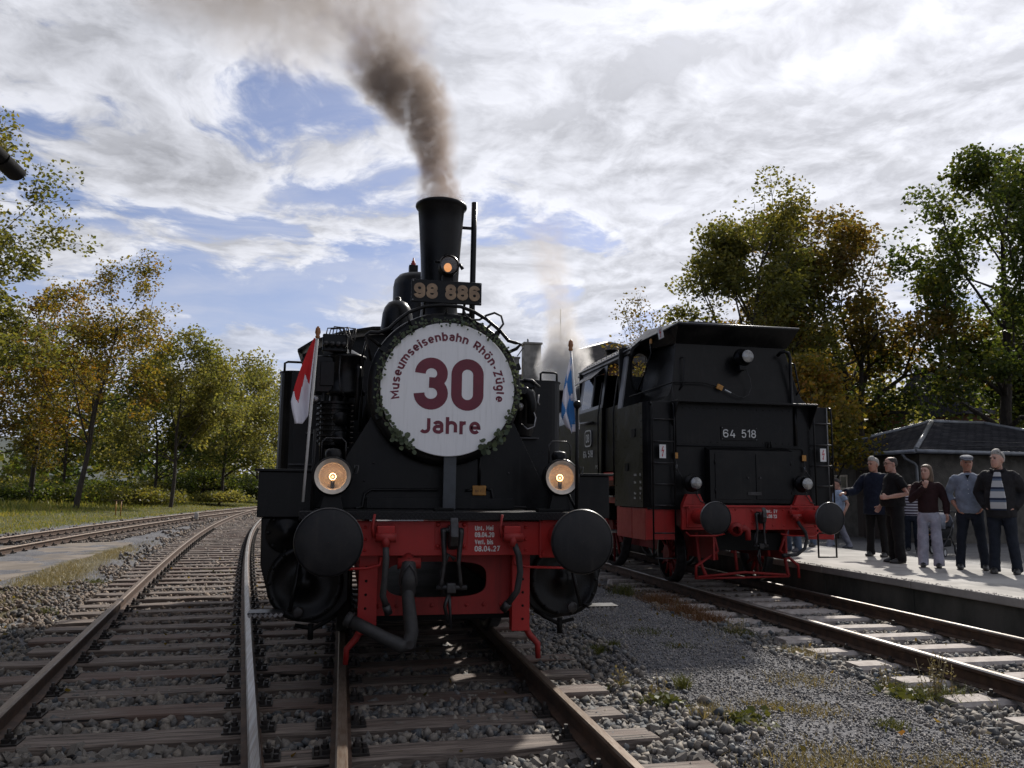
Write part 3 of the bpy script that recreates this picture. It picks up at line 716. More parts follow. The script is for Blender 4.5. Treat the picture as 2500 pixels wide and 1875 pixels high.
def buffer(parent, x, z, y0, beam_y, r=.225, shank='red', rim='buffer'):
    """y0 = face, beam_y = beam surface; buffer points to -y"""
    s = MB().lathe([(.105, beam_y - .02), (.105, y0 + .26), (.098, y0 + .25), (.075, y0 + .245), (.07, y0 + .05)], (x, 0, z), (0, 1, 0), 24)
    o = s.build('buffer', shank, parent)
    MB().lathe([(.001, -.012), (r * .55, -.006), (r * .93, .010), (r, .020), (r, .034), (r * .9, .042), (.07, .06)], (x, y0, z), (0, 1, 0), 48).build('buffer_head', rim, o)
    MB().lathe([(r * .985, .012), (r * 1.012, .020), (r * 1.012, .032), (r * .985, .036)], (x, y0, z), (0, 1, 0), 48).build('head_rim', 'darksteel', o)
    MB().bx(x - .17, x + .17, beam_y - .022, beam_y - .001, z - .16, z + .16).build('base_plate', shank, o, .012)
    bb = MB()
    for sx in (-1, 1):
        for sz in (-1, 1): bb.cyl((x + sx * .135, beam_y - .045, z + sz * .125), (x + sx * .135, beam_y - .02, z + sz * .125), .02, n=6, smooth=False)
    tag(bb.build('bolts', shank, o), kind='stuff')
    return o
def wheel(parent, x, y, r, mat='black', spokes=12, face=-1):
    w = MB().lathe([(r - .055, -.06), (r, -.055), (r + .002, .045), (r + .026, .05), (r + .026, .075), (r - .055, .075), (r - .055, -.06)], (x, y, r), (-face, 0, 0), 40).build('wheel', 'darksteel', parent)
    b = MB()
    for i in range(spokes):
        a = 2 * math.pi * i / spokes; d_ = Vector((0, math.cos(a), math.sin(a))); c = Vector((x, y, r))
        b.cyl(c + d_ * .1, c + d_ * (r - .05), .03, .022, n=6)
    b.build('spokes', mat, w)
    MB().cyl((x - .08, y, r), (x + .08, y, r), .13, n=20).build('hub', mat, w)
    return w
def screw_coupling(parent, x, y, z, drop=.47, mat='darksteel'):
    """draw hook with a hanging screw coupling"""
    h = MB(); pr = [(0, .04), (-.10, .045), (-.15, .09), (-.16, .13), (-.135, .10), (-.10, .075), (-.06, .085), (-.055, .11), (-.10, .10), (0, .10)]
    hk = MB().prism([(-.02, -.05), (-.02, .05), (.0, .055), (.06, .05), (.10, .02), (.12, .06), (.115, .10), (.14, .06), (.15, 0), (.13, -.05), (.08, -.07)], x - .022, x + .022, 'x')
    hk.v = [(x + (a - x) * 1.35, y - b_ * 1.35, z + c * 1.4) for (a, b_, c) in hk.v]
    o = hk.build('draw_hook', mat, parent, .006)
    MB().bx(x - .13, x + .13, y + .001, y + .025, z - .11, z + .105).build('hook_plate', 'red', o, .01)
    bb = MB().rivets([(x + sx * .10, y, z + sz * .08) for sx in (-1, 1) for sz in (-1, 1)], (0, -1, 0), .02); tag(bb.build('bolts', 'red', o), kind='stuff')
    for s in (-1, 1):
        q = x + s * .065
        MB().tube([(q, y - .055, z + .05), (q, y - .065, z + .02), (q - s * .012, y - .06, z - .2), (q + s * .005, y - .045, z - drop + .05), (q + s * .008, y - .04, z - drop)], [.026, .025, .016, .018, .027], 10).build('coupling_link', 'darksteel', o)
    MB().cyl((x - .075, y - .055, z + .04), (x + .075, y - .055, z + .04), .022, n=10).build('shackle_pin', mat, o)
    MB().bx(x - .035, x + .035, y - .085, y - .015, z - drop - .04, z - drop + .035).build('trunnion_nut', mat, o, .008)
    MB().cyl((x - .11, y - .045, z - drop), (x + .12, y - .045, z - drop), .02, n=10).build('trunnion', mat, o)
    MB().tube([(x, y - .03, z - drop), (x - .04, y - .02, z - drop - .14), (x - .01, y - .02, z - drop - .26)], .014, 8).build('screw', mat, o)
    MB().tube([(x - .01, y - .02, z - drop - .02), (x + .01, y - .02, z - drop - .30)], [.014, .009], 8).build('weight_lever', mat, o)
    MB().tube([(x - .045, y - .02, z - drop - .06), (x - .075, y - .01, z - drop + .10), (x - .02, y, z - drop + .24), (x + .03, y, z - drop + .20)], .018, 8).build('tail_link', mat, o)
    return o
def brake_hose(parent, pts, cock, r=.024):
    """cock: (x, y, z) of the red angle cock; pts: hose path"""
    x, y, z = cock
    o = MB().cyl((x - .075, y, z), (x + .075, y, z), .034, n=14).cyl((x, y, z), (x, y - .01, z - .07), .036, .028, n=12).build('angle_cock', 'redworn', parent)
    MB().bx(x - .065, x + .065, y + .02, y + .11, z + .02, z + .085).build('cock_flange', 'red', o, .008)
    MB().tube([(x - .085, y, z), (x - .10, y, z + .07), (x - .085, y - .01, z + .17)], [.013, .011, .009], 8).build('cock_lever', 'redworn', o)
    MB().tube(pts, r, 12).build('hose', 'hose', o)
    e = Vector(pts[-1]); MB().cyl(e, e + (Vector(pts[-1]) - Vector(pts[-2])).normalized() * .07, .032, n=10).build('hose_head', 'darksteel', o)
    return o
def headlamp(parent, x, y, z, lit=True, r=.15):
    """carbide style buffer lamp facing -y"""
    o = MB().lathe([(r * .92, 0), (r, .01), (r, .05), (r * .88, .06), (r * .86, .17), (r * .6, .20), (.001, .205)], (x, y, z), (0, 1, 0), 40).build('headlamp', 'black', parent)
    MB().lathe([(r * .90, -.004), (r * .66, .022), (r * .64, .030)], (x, y, z), (0, 1, 0), 40).build('front_ring', 'cream', o)
    MB().lathe([(r * .64, .030), (r * .60, .09), (r * .35, .125), (.001, .135)], (x, y, z), (0, 1, 0), 32).build('reflector', 'cream', o)
    MB().lathe([(.001, .016), (r * .66, .020)], (x, y, z), (0, 1, 0), 32).build('lamp_pane', 'lampglass', o)
    MB().cyl((x, y + .07, z - .095), (x, y + .07, z - .035), .014, .017, n=10).build('bulb_socket', 'darksteel', o)
    MB().ball((x, y + .07, z - .002), .032, 14).build('bulb_glass', 'bulbglass', o)
    MB().ball((x, y + .07, z - .004), .011, 10).build('filament', 'bulb', o)
    MB().tube([(x - r * .6, y + .08, z + r * .75), (x - r * .6, y + .08, z + r * 1.75), (x - r * .4, y + .08, z + r * 1.95), (x + r * .4, y + .08, z + r * 1.95), (x + r * .6, y + .08, z + r * 1.75), (x + r * .6, y + .08, z + r * .75)], .006, 6).build('carrying_handle', 'darksteel', o)
    MB().lathe([(.06, 0), (.065, .03), (.055, .06), (.045, .065), (.001, .075)], (x, y + .09, z + r * .95), (0, 0, 1), 16).build('vent_cap', 'black', o)
    MB().prism([(x - .06, z - r * .9), (x + .06, z - r * .9), (x + .09, z - r * 1.75), (x - .09, z - r * 1.75)], y + .06, y + .15).build('lamp_bracket', 'black', o, .004)
    MB().tube([(x + r, y + .05, z + .02), (x + r + .035, y + .05, z + .025), (x + r + .04, y + .05, z + .085), (x + r + .015, y + .05, z + .085), (x + r + .012, y + .05, z + .03)], .006, 6).build('side_clip', 'darksteel', o)
    if lit:
        ld = bpy.data.lights.new('lamp_light', 'POINT'); ld.energy = .17; ld.color = (1., .50, .20); ld.shadow_soft_size = .012
        lo = bpy.data.objects.new('lamp_light', ld); COL.objects.link(lo); lo.parent = o; lo.location = (x, y + .045, z - .004)
    return o

# ---------------------------------------------------------------- locomotive 98 886
def loco_one():
    L = thing('steam_locomotive', 'black tank locomotive with two lit lamps and 98 886 plate, nearest the camera', 'locomotive')
    CXm = .035
    def B(): return MB()
    # frame, beam, footplate
    bm_ = B().bx(-1.06, 1.06, .62, .66, .91, 1.165).build('buffer_beam', 'red', L, .004)
    tag(B().rivets([(x, .62, z) for x in (-.62, .60) for z in (.95, 1.03, 1.12)], (0, -1, 0), .014).build('rivets', 'red', bm_), kind='stuff')
    for i, (t, sz, zz, w) in enumerate((('Unt. Mei', .066, 1.096, .142), ('09.04.20', .062, 1.046, .150), ('Verl. bis', .062, .992, .142), ('08.04.27', .060, .939, .195))):
        stroke_text('revision_lettering', 'whitepaint', bm_, t, (.042 if i == 3 else .038), (.203, .6185, zz), (1, 0, 0), (0, 0, 1), .17, .0015, width=w)
    m, k = newmat('chequer_plate')
    co = k.n('ShaderNodeTexCoord').outputs['Object']; x, y, z = k.sep(co)
    c1 = k.m('SINE', k.m('MULTIPLY', k.m('ADD', x, k.m('ADD', y, z)), 190.)); c2 = k.m('SINE', k.m('MULTIPLY', k.m('SUBTRACT', x, k.m('ADD', y, z)), 190.))
    hgt = k.m('MAXIMUM', c1, c2)
    b = bsdf(k, Base_Color=(.008, .008, .009, 1), Roughness=.36, Specular_IOR_Level=.22); k.set(b.inputs['Normal'], k.n('ShaderNodeBump', Strength=.8, Distance=.004, Height=k.step(hgt, .6, .95)))
    out(k, b); M['chequer'] = m
    B().bx(-1.10, 1.10, .53, 2.1, 1.178, 1.237).build('footplate', 'chequer', L, .004)
    fp = plate_with_hole(-.62, .60, .45, .91, (-.06, .715, .39, .135, .55), .80, .83).build('frame_front_plate', 'redworn', L)
    tag(B().rivets([(-.5 + i * .135, .80, .52) for i in range(9)], (0, -1, 0), .017).build('rivets', 'redworn', fp), kind='stuff')
    for s in (-1, 1):
        o = B().bx(s * .585 - .07, s * .585 + .07, .70, .80, .33, .908).build('frame_end', 'red', L, .004)
        tag(B().rivets([(s * .60, .70, z) for z in (.42, .52, .62, .72, .82)], (0, -1, 0), .011).build('rivets', 'soot', o), kind='stuff')
        B().bx(s * .60 - .015, s * .60 + .015, .83, 8.4, .42, 1.17).build('frame_plate', 'redworn', L)
        B().tube([(s * .63, .74, .36), (s * .66, .73, .30), (s * .725, .72, .23), (s * .73, .72, .12)], [.028, .026, .024, .02], 6).build('guard_iron', 'redworn', L)
        B().tube([(s * .50, .60, .90), (s * .51, .58, .845), (s * .60, .57, .825), (s * .92, .57, .815), (s * .93, .60, .86)], .010, 8).build('shunter_grip', 'red', L)
        buffer(L, s * .875, 1.05, 0., .62)
    B().bx(-.58, .58, .9, 8.3, .40, .55).build('frame_stretcher', 'soot', L)
    B().bx(-.56, .56, 2.0, 8.2, .22, .398).build('underframe_sun_block', 'soot', L, .02)  # added box that blocks sun leaking through beneath the frame
    for s in (-1, 1): B().bx(s * 1.0 - .1, s * 1.0 + .1, 2.1, 8.3, .30, .42).build('side_sun_block', 'soot', L, .02)  # added boxes outside the wheels, closing more sun leaks under the engine
    screw_coupling(L, .02, .615, 1.06, .38)
    brake_hose(L, [(-.475, .49, 1.0), (-.47, .47, .90), (-.475, .47, .76), (-.485, .48, .64), (-.46, .50, .57)], (-.475, .50, 1.05))
    hb = brake_hose(L, [(.485, .49, 1.0), (.515, .47, .92), (.525, .46, .80), (.505, .47, .66), (.445, .50, .57)], (.475, .50, 1.05))
    hh = B().tube([(-.30, .54, .73), (-.30, .52, .62), (-.285, .50, .50), (-.27, .49, .38), (-.285, .48, .30), (-.34, .48, .285), (-.45, .49, .335), (-.58, .52, .40), (-.70, .55, .455)], [.043, .046, .05, .052, .055, .055, .048, .046, .046], 16).build('heating_hose', 'hose', L)
    B().lathe([(.03, .14), (.05, .13), (.062, .06), (.07, .02), (.07, -.03), (.055, -.05), (.055, -.09), (.05, -.10)], (-.30, .54, .74), (0, 0, 1), 20).build('hose_coupling', 'hose', hh)
    B().cyl((-.30, .56, .83), (-.30, .66, .90), .05, n=14).cyl((-.38, .57, .86), (-.21, .57, .86), .04, n=12).build('steam_cock', 'redworn', hh)
    B().tube([(-.35, .50, .72), (-.345, .49, .80), (-.30, .48, .86), (-.255, .49, .80), (-.25, .50, .72)], .009, 6).build('shackle', 'darksteel', hh)
    B().cyl((-.285, .425, .30), (-.285, .54, .30), .03, n=12).build('drain_plug', 'darksteel', hh)
    B().cyl((-.70, .55, .455), (-.74, .56, .475), .055, n=14).build('hose_end', 'hose', hh)
    # cylinders
    for s in (-1, 1):
        sgn = lambda pts: [(s * a, b_) for a, b_ in pts] if s > 0 else [(s * a, b_) for a, b_ in pts][::-1]
        o = B().prism(sgn([(.72, 1.17), (1.42, 1.17), (1.41, .80), (1.36, .62), (1.26, .46), (1.10, .36), (.95, .34), (.82, .40), (.72, .52)]), 1.18, 2.05).build('cylinder_block', 'black', L, .012)
        B().lathe([(.001, -.03), (.06, -.03), (.065, -.012), (.24, -.010), (.25, -.028), (.295, -.024), (.30, .02)], (s * 1.06, 1.16, .66), (0, 1, 0), 40).build('cylinder_cover', 'black', o)
        B().lathe([(.001, -.09), (.05, -.085), (.06, -.05), (.10, -.045), (.115, -.02), (.155, -.015), (.165, .02)], (s * 1.22, 1.16, 1.05), (0, 1, 0), 32).build('valve_cover', 'black', o)
        tag(B().rivets([(s * 1.22 + .14 * math.cos(a), 1.145, 1.05 + .14 * math.sin(a)) for a in np.arange(8) * math.pi / 4] + [(s * 1.06 + .272 * math.cos(a), 1.134, .66 + .272 * math.sin(a)) for a in np.arange(14) * math.pi / 7], (0, -1, 0), .017).build('cover_bolts', 'black', o), kind='stuff')
        B().lathe([(.028, 0), (.045, .004), (.045, .02), (.028, .024), (.001, .024)], (s * 1.10, 1.065, .45), (0, -1, 0), 16).build('relief_valve', 'darksteel', o)
        B().bx(s * 1.245 - .205, s * 1.245 + .205, 1.12, 2.0, 1.172, 1.53).build('side_box', 'black', L, .006)
        B().bx(s * 1.245 - .235, s * 1.245 + .235, 1.09, 2.05, 1.532, 1.552).build('side_box_lid', 'black', L, .003)
        st = B().bx(s * 1.33 - .13, s * 1.33 + .13, .92, 1.10, .455, .472).build('step', 'darksteel', L)
        tb = B()
        for i in range(7): tb.box((s * 1.33 - .11 + i * .037, .92, .452), (.022, .012, .03), Matrix.Rotation(R(45), 3, 'Y'))
        tag(tb.build('step_teeth', 'steel', st), kind='stuff')
        B().tube([(s * 1.16, 1.0, .46), (s * 1.12, 1.1, .72), (s * 1.10, 1.14, .95)], .016, 8).build('step_bracket', 'black', st)
        dr = B().tube([(s * .80, 1.15, .42), (s * .88, 1.10, .37), (s * .98, 1.08, .32), (s * 1.12, 1.08, .35)], .016, 8).build('drain_pipe', 'soot', L)
        B().cyl((s * 1.0, 1.08, .36), (s * 1.0, 1.08, .24), .022, n=10).build('drain_cock', 'soot', dr)
        B().cyl((s * 1.06, 2.05, .66), (s * 1.06, 2.8, .66), .05, n=12).build('piston_rod', 'steel', L)
        B().bx(s * 1.06 - .04, s * 1.06 + .04, 2.8, 6.2, .48, .62).build('connecting_rod', 'steel', L)
        for i in range(4): wheel(L, s * .75, 2.9 + i * 1.25, .5, 'redworn', 12, s)
    # smokebox, apron, boiler
    zc = 2.265
    ap = B().prism([(-1.02, 1.24), (1.06, 1.24), (.90, 1.52), (.66, 2.0), (.5, 2.2), (-.43, 2.2), (-.59, 2.0), (-.86, 1.52)], 1.40, 1.44).build('smokebox_apron', 'black', L, .004)
    tag(B().rivets([(-.55, 1.40, 1.62), (-.62, 1.40, 1.47), (-.33, 1.40, 1.78), (-.52, 1.4, 1.40), (.62, 1.40, 1.55)], (0, -1, 0), .011).build('bolts', 'darksteel', ap), kind='stuff')
    B().bx(-1.06, 1.08, 1.46, 1.49, 1.24, 1.62).build('apron_wing', 'black', L)
    B().bx(-.60, .66, 1.33, 1.399, 1.24, 1.33).build('apron_foot', 'black', L, .004)
    B().bx(-.55, .62, 1.44, 2.5, 1.24, 1.95).build('saddle', 'soot', L)
    B().lathe([(.60, 1.28), (.655, 1.285), (.665, 1.31), (.655, 1.335), (.635, 1.345), (.635, 2.55)], (CXm, 0, zc), (0, 1, 0), 64).build('smokebox', 'black', L)
    dor = B().lathe([(.001, 1.22), (.2, 1.225), (.42, 1.245), (.53, 1.265), (.575, 1.285), (.60, 1.29)], (CXm, 0, zc), (0, 1, 0), 64).build('smokebox_door', 'black', L)
    B().bx(CXm + .54, CXm + .70, 1.235, 1.27, zc - .03, zc + .03).build('hinge_strap', 'black', dor, .004)
    for a in (18, 62, 118, 150, 205, 335):
        q = R(a); c_ = Vector((CXm + .60 * math.cos(q), 1.26, zc + .60 * math.sin(q)))
        B().box(c_, (.10, .03, .045), Matrix.Rotation(-q, 3, 'Y')).build('door_clamp', 'black', dor, .004)
    B().cyl((CXm, 2.55, 2.30), (CXm, 6.4, 2.30), .60, n=48).build('boiler', 'black', L)
    for yy in (3.1, 4.9): B().lathe([(.604, yy), (.61, yy + .002), (.61, yy + .05), (.604, yy + .052)], (CXm, 0, 2.30), (0, 1, 0), 48).build('boiler_band', 'black', L)
    # chimney
    ch = B().lathe([(.30, 2.80), (.285, 2.87), (.22, 2.93), (.182, 3.00), (.172, 3.10), (.174, 3.3), (.188, 3.6), (.208, 3.9), (.222, 4.07), (.240, 4.085), (.248, 4.10), (.246, 4.118), (.232, 4.128), (.205, 4.120), (.198, 4.05), (.17, 3.5), (.15, 3.0)], (CXm, 1.92, 0), (0, 0, 1), 48).build('chimney', 'black', L)
    B().tube([(.355, 1.95, 2.72), (.357, 1.95, 3.2), (.36, 1.95, 3.75), (.362, 1.95, 4.19)], .028, 12).build('exhaust_pipe', 'black', L)
    B().bx(.20, .345, 1.94, 1.96, 3.915, 3.94).build('pipe_bracket', 'black', L)
    B().bx(.21, .345, 1.94, 1.96, 3.05, 3.08).build('pipe_bracket', 'black', L)
    # number plate
    np_ = B().bx(CXm - .302, CXm + .330, 1.452, 1.47, 3.05, 3.258).build('number_plate', 'black', L, .006)
    np_['label'] = 'black number plate with bronze digits 98 886'
    stroke_text('digits', 'brass', np_, '98', .140, (CXm - .280, 1.452, 3.084), (1, 0, 0), (0, 0, 1), .25, .006, width=.212, gap=.10)
    stroke_text('digits', 'brass', np_, '886', .140, (CXm + .000, 1.452, 3.084), (1, 0, 0), (0, 0, 1), .25, .006, width=.312, gap=.10)
    tag(B().rivets([(CXm + a, 1.452, c) for a in (-.288, .316) for c in (3.068, 3.242)], (0, -1, 0), .008).build('plate_screws', 'steel', np_), kind='stuff')
    for xx in (CXm - .17, CXm + .19): B().tube([(xx, 1.47, 3.12), (xx, 1.6, 3.05), (xx, 1.66, 2.86)], .012, 6).build('plate_stay', 'black', np_)
    # top lamp
    tx, tz = .062, 3.40
    tl = B().lathe([(.083, -.005), (.092, .005), (.092, .03), (.084, .035), (.084, .16), (.06, .19), (.001, .195)], (tx, 1.42, tz), (0, 1, 0), 32).build('top_lamp', 'black', L)
    B().lathe([(.001, .0), (.05, .002), (.082, .012)], (tx, 1.42, tz), (0, 1, 0), 32).build('lamp_pane', 'lampglass', tl)
    B().lathe([(.082, .02), (.06, .09), (.001, .12)], (tx, 1.42, tz), (0, 1, 0), 24).build('reflector', 'darksteel', tl)
    B().ball((tx - .008, 1.46, tz - .018), .036, 14, (1, .5, 1.15)).build('glowing_bulb', 'toplampglow', tl)
    for s in (-1, 1): B().cyl((tx + s * .09, 1.44, tz + .02), (tx + s * .125, 1.44, tz + (.03 if s < 0 else -.03)), .012, .016, n=10).build('lamp_knob', 'black', tl)
    B().tube([(tx - .045, 1.45, tz + .085), (tx - .04, 1.45, tz + .105), (tx + .04, 1.45, tz + .105), (tx + .045, 1.45, tz + .085)], .005, 6).build('carrying_handle', 'black', tl)
    B().bx(tx - .05, tx + .05, 1.50, 1.60, tz - .145, tz - .07).build('lamp_bracket', 'black', tl, .004)
    # domes and bell
    B().lathe([(.36, 2.84), (.33, 2.95), (.315, 3.05), (.315, 3.86), (.30, 3.95), (.25, 4.01), (.15, 4.035), (.001, 4.04)], (CXm, 4.2, 0), (0, 0, 1), 48).build('steam_dome', 'black', L)
    sv = B().bx(CXm - .13, CXm - .02, 4.15, 4.25, 4.03, 4.15).build('safety_valve', 'black', L, .006)
    B().lathe([(.03, 0), (.032, .03), (.022, .04), (.022, .06), (.012, .065), (.008, .10), (.001, .102)], (CXm - .075, 4.2, 4.15), (0, 0, 1), 12).build('valve_stem', 'redworn', sv)
    be = B().lathe([(.175, 3.06), (.172, 3.12), (.16, 3.26), (.14, 3.33), (.10, 3.385), (.05, 3.41), (.035, 3.415), (.035, 3.44), (.02, 3.455), (.001, 3.46)], (-.29, 3.0, 0), (0, 0, 1), 36).build('warning_bell', 'black', L)
    B().cyl((-.29, 3.0, 2.75), (-.29, 3.0, 3.08), .04, n=12).build('bell_stand', 'black', be)
    B().lathe([(.30, 2.83), (.26, 2.93), (.25, 3.2), (.2, 3.3), (.001, 3.33)], (CXm, 5.5, 0), (0, 0, 1), 32).build('sand_dome', 'black', L)
    # handrail over the smokebox
    hr = B().tube([(-.52, 1.30, 2.60), (-.56, 1.28, 2.63), (-.655, 1.25, 2.695), (-.62, 1.25, 2.715), (-.55, 1.25, 2.715), (-.46, 1.25, 2.755), (-.39, 1.25, 2.83), (-.30, 1.25, 2.905), (-.16, 1.25, 2.965), (-.01, 1.25, 2.985), (.15, 1.25, 2.98), (.27, 1.25, 2.94), (.38, 1.25, 2.88), (.50, 1.25, 2.785), (.575, 1.25, 2.70), (.64, 1.25, 2.685), (.685, 1.25, 2.675), (.65, 1.26, 2.635), (.575, 1.29, 2.60)], .0155, 10).build('handrail', 'black', L)
    for p0, p1 in (((-.31, 1.25, 2.895), (-.28, 1.31, 2.79)), ((.43, 1.25, 2.85), (.36, 1.31, 2.78)), ((-.655, 1.25, 2.69), (-.60, 1.40, 2.50)), ((.03, 1.25, 2.98), (.03, 1.4, 2.87))): B().cyl(p0, p1, .011, n=8).build('handrail_stay', 'darksteel', hr)
    B().tube([(.17, 1.28, 2.98), (.20, 1.28, 2.91), (.25, 1.28, 2.875), (.32, 1.28, 2.88), (.38, 1.27, 2.92), (.45, 1.26, 2.945), (.51, 1.26, 2.92), (.53, 1.26, 2.85), (.48, 1.27, 2.78), (.44, 1.30, 2.72)], .010, 8).build('lamp_cable', 'hose', L)
    B().box((.47, 1.28, 2.745), (.045, .04, .08), Matrix.Rotation(R(25), 3, 'Y')).build('cable_gland', 'black', L, .008)
    cbx = B().box((.67, 1.45, 2.49), (.11, .07, .06), Matrix.Rotation(R(-18), 3, 'Y')).build('junction_box', 'black', L, .006)
    B().tube([(.70, 1.45, 2.46), (.70, 1.45, 2.40), (.66, 1.5, 2.34)], .005, 6).build('cable', 'hose', cbx)
    # air pump, left
    pu = B().lathe([(.10, 2.22), (.165, 2.23), (.17, 2.26), (.15, 2.27), (.15, 2.55), (.17, 2.56), (.17, 2.58), (.12, 2.60), (.05, 2.64), (.001, 2.645)], (-.80, 1.78, 0), (0, 0, 1), 32).build('air_pump', 'black', L)
    B().bx(-1.07, -.86, 1.70, 1.92, 2.24, 2.57).build('pump_valve_chest', 'black', pu, .012)
    B().bx(-1.03, -.90, 1.68, 1.699, 2.30, 2.52).build('chest_cover', 'black', pu, .006)
    fb = [(.06, 2.22), (.06, 2.17)]
    for i in range(8): zz = 2.16 - i * .048; fb += [(.165, zz), (.165, zz - .018), (.135, zz - .022), (.135, zz - .044)]
    fb += [(.13, 1.77), (.08, 1.74), (.06, 1.6)]
    B().lathe(fb, (-.885, 1.78, 0), (0, 0, 1), 32, False).build('pump_air_cylinder', 'black', pu)
    for zz in (2.005, 1.84): B().lathe([(.001, -.05), (.055, -.045), (.065, -.02), (.065, .05)], (-.84, 1.63, zz), (0, 1, 0), 20).build('pump_valve_cap', 'black', pu)
    B().cyl((-.99, 1.70, 1.55), (-.99, 1.70, 2.24), .018, n=8).cyl((-.79, 1.70, 1.55), (-.79, 1.70, 2.24), .018, n=8).build('pump_stay', 'black', pu)
    lu = B().bx(-1.02, -.80, 1.64, 1.80, 2.60, 2.76).build('lubricator', 'black', L, .012)
    for i in range(4): B().lathe([(.022, 0), (.026, .02), (.022, .06), (.012, .065), (.001, .07)], (-.985 + i * .052, 1.635, 2.66), (0, -1, 0), 12).build('lubricator_feed', 'darksteel', lu)
    rr = random.Random(3)
    for i in range(7):
        x0 = -.99 + i * .028
        B().tube([(x0, 1.66, 2.76), (x0 + .01, 1.64, 2.80 + rr.uniform(0, .03)), (x0 + .07 + rr.uniform(0, .05), 1.60, 2.80 + rr.uniform(0, .02)), (-.80 + rr.uniform(0, .07), 1.60, 2.70), (-.80 + rr.uniform(0, .03), 1.64, 2.58 + rr.uniform(-.03, .03))], .0055, 6).build('oil_pipe', 'darksteel', lu)
    B().cyl((-1.10, 1.72, 2.55), (-.68, 1.72, 2.585), .012, n=8).build('lubricator_rail', 'steel', lu)
    B().tube([(-.64, 1.6, 2.70), (-.67, 1.62, 2.58), (-.685, 1.65, 2.42), (-.66, 1.66, 2.20), (-.67, 1.68, 1.9)], .011, 8).build('pump_steam_pipe', 'black', pu)
    B().tube([(-.71, 1.64, 2.48), (-.695, 1.62, 2.44), (-.70, 1.62, 2.36), (-.70, 1.64, 2.2), (-.71, 1.66, 2.0)], [.03, .032, .025, .022, .022], 10).build('pump_exhaust_pipe', 'black', pu)
    B().tube([(-.86, 1.62, 2.56), (-.865, 1.60, 2.40), (-.85, 1.60, 2.28), (-.80, 1.61, 2.18)], .007, 6).build('oil_pipe', 'darksteel', pu)
    B().ball((-1.055, 1.66, 2.17), .038, 12).build('oil_cup', 'steel', pu)
    # feed pump, right
    rp = B().lathe([(.10, 1.9), (.12, 1.95), (.12, 2.25), (.14, 2.27), (.14, 2.30), (.10, 2.36), (.001, 2.40)], (.80, 1.75, 0), (0, 0, 1), 24).build('feed_pump', 'black', L)
    B().tube([(.68, 1.55, 2.36), (.76, 1.52, 2.31), (.83, 1.50, 2.26), (.85, 1.50, 2.18), (.85, 1.52, 2.0)], [.03, .045, .05, .045, .04], 12).build('feed_pipe', 'black', rp)
    B().bx(.74, .90, 1.58, 1.70, 2.33, 2.41).build('pump_head', 'black', rp, .012)
    B().tube([(.78, 1.55, 2.40), (.86, 1.55, 2.40), (.93, 1.55, 2.34)], .014, 8).build('pump_rod', 'darksteel', rp)
    B().tube([(.92, 1.54, 2.27), (.91, 1.53, 2.20), (.925, 1.53, 2.17)], .010, 8).build('pet_cock', 'steel', rp)
    B().tube([(.845, 1.50, 2.17), (.875, 1.46, 2.05), (.86, 1.45, 1.97), (.80, 1.45, 1.945), (.745, 1.47, 1.99)], .008, 6).build('cable', 'steel', rp)
    B().ball((.735, 1.5, 2.15), .04, 12).build('oil_cup', 'steel', rp)
    # side tanks
    for s in (-1, 1):
        arc = [(s * (1.45 - .16 + .16 * math.cos(R(a))), 2.78 - .16 * math.sin(R(a))) for a in range(0, 91, 15)]
        poly = [(s * 1.45, 6.5)] + arc + [(s * .72, 2.62), (s * .72, 6.5)]
        o = B().prism(poly, 1.555, 2.54, 'z').build('water_tank', 'black', L)
        B().prism([(a * 1.008, b_) for a, b_ in poly], 2.541, 2.556, 'z').build('tank_top', 'black', o)
        tag(B().rivets([(s * (.78 + i * .085), 2.62, 2.505) for i in range(6)] + [(s * 1.45, 2.9 + i * .16, 2.505) for i in range(22)], (0, -1, .2), .011).build('rivets', 'black', o), kind='stuff')
        B().tube([(s * 1.41, 2.72, 2.55), (s * 1.41, 2.72, 2.64), (s * 1.38, 2.72, 2.655), (s * 1.25, 2.72, 2.655), (s * 1.23, 2.72, 2.64), (s * 1.23, 2.72, 2.55)], .012, 8).build('tank_handrail', 'black', o)
        B().bx(s * 1.05 - .12, s * 1.05 + .12, 2.52, 2.62, 1.93, 1.945).build('tank_step', 'darksteel', o)
        B().bx(s * 1.2 - .12, s * 1.2 + .12, 2.52, 2.62, 1.62, 1.635).build('tank_step', 'darksteel', o)
        B().bx(s * 1.05 - .3, s * 1.05 + .3, 2.05, 8.4, 1.50, 1.552).build('running_board', 'soot', L)
    # cab
    arch = [(-1.50, 3.33), (-1.30, 3.47), (-.9, 3.62), (-.45, 3.715), (0, 3.74), (.45, 3.715), (.9, 3.62), (1.30, 3.47), (1.50, 3.33)]
    cab = B().prism([(-1.42, 1.56), (1.42, 1.56), (1.42, 3.36)] + [(a * .945, c - .02) for a, c in arch[::-1][1:-1]] + [(-1.42, 3.36)], 6.5, 6.53).build('cab_front', 'black', L)
    for s in (-1, 1):
        B().bx(s * 1.42 - .015, s * 1.42 + .015, 6.53, 8.3, 1.56, 2.5).build('cab_side', 'black', L)
        for yy in (6.56, 8.25): B().bx(s * 1.42 - .03, s * 1.42 + .03, yy - .04, yy + .05, 2.5, 3.36).build('cab_post', 'black', L)
        B().lathe([(.16, 0), (.18, -.01), (.18, -.03), (.16, -.04)], (s * .9, 6.5, 2.9), (0, 1, 0), 24).build('window_frame', 'brass', L)
        B().lathe([(.001, -.012), (.16, -.012)], (s * .9, 6.5, 2.9), (0, 1, 0), 24).build('window_pane', 'glass', L)
    B().prism([(-1.42, 1.56), (1.42, 1.56), (1.42, 2.5), (-1.42, 2.5)], 8.27, 8.3).build('cab_back', 'black', L)
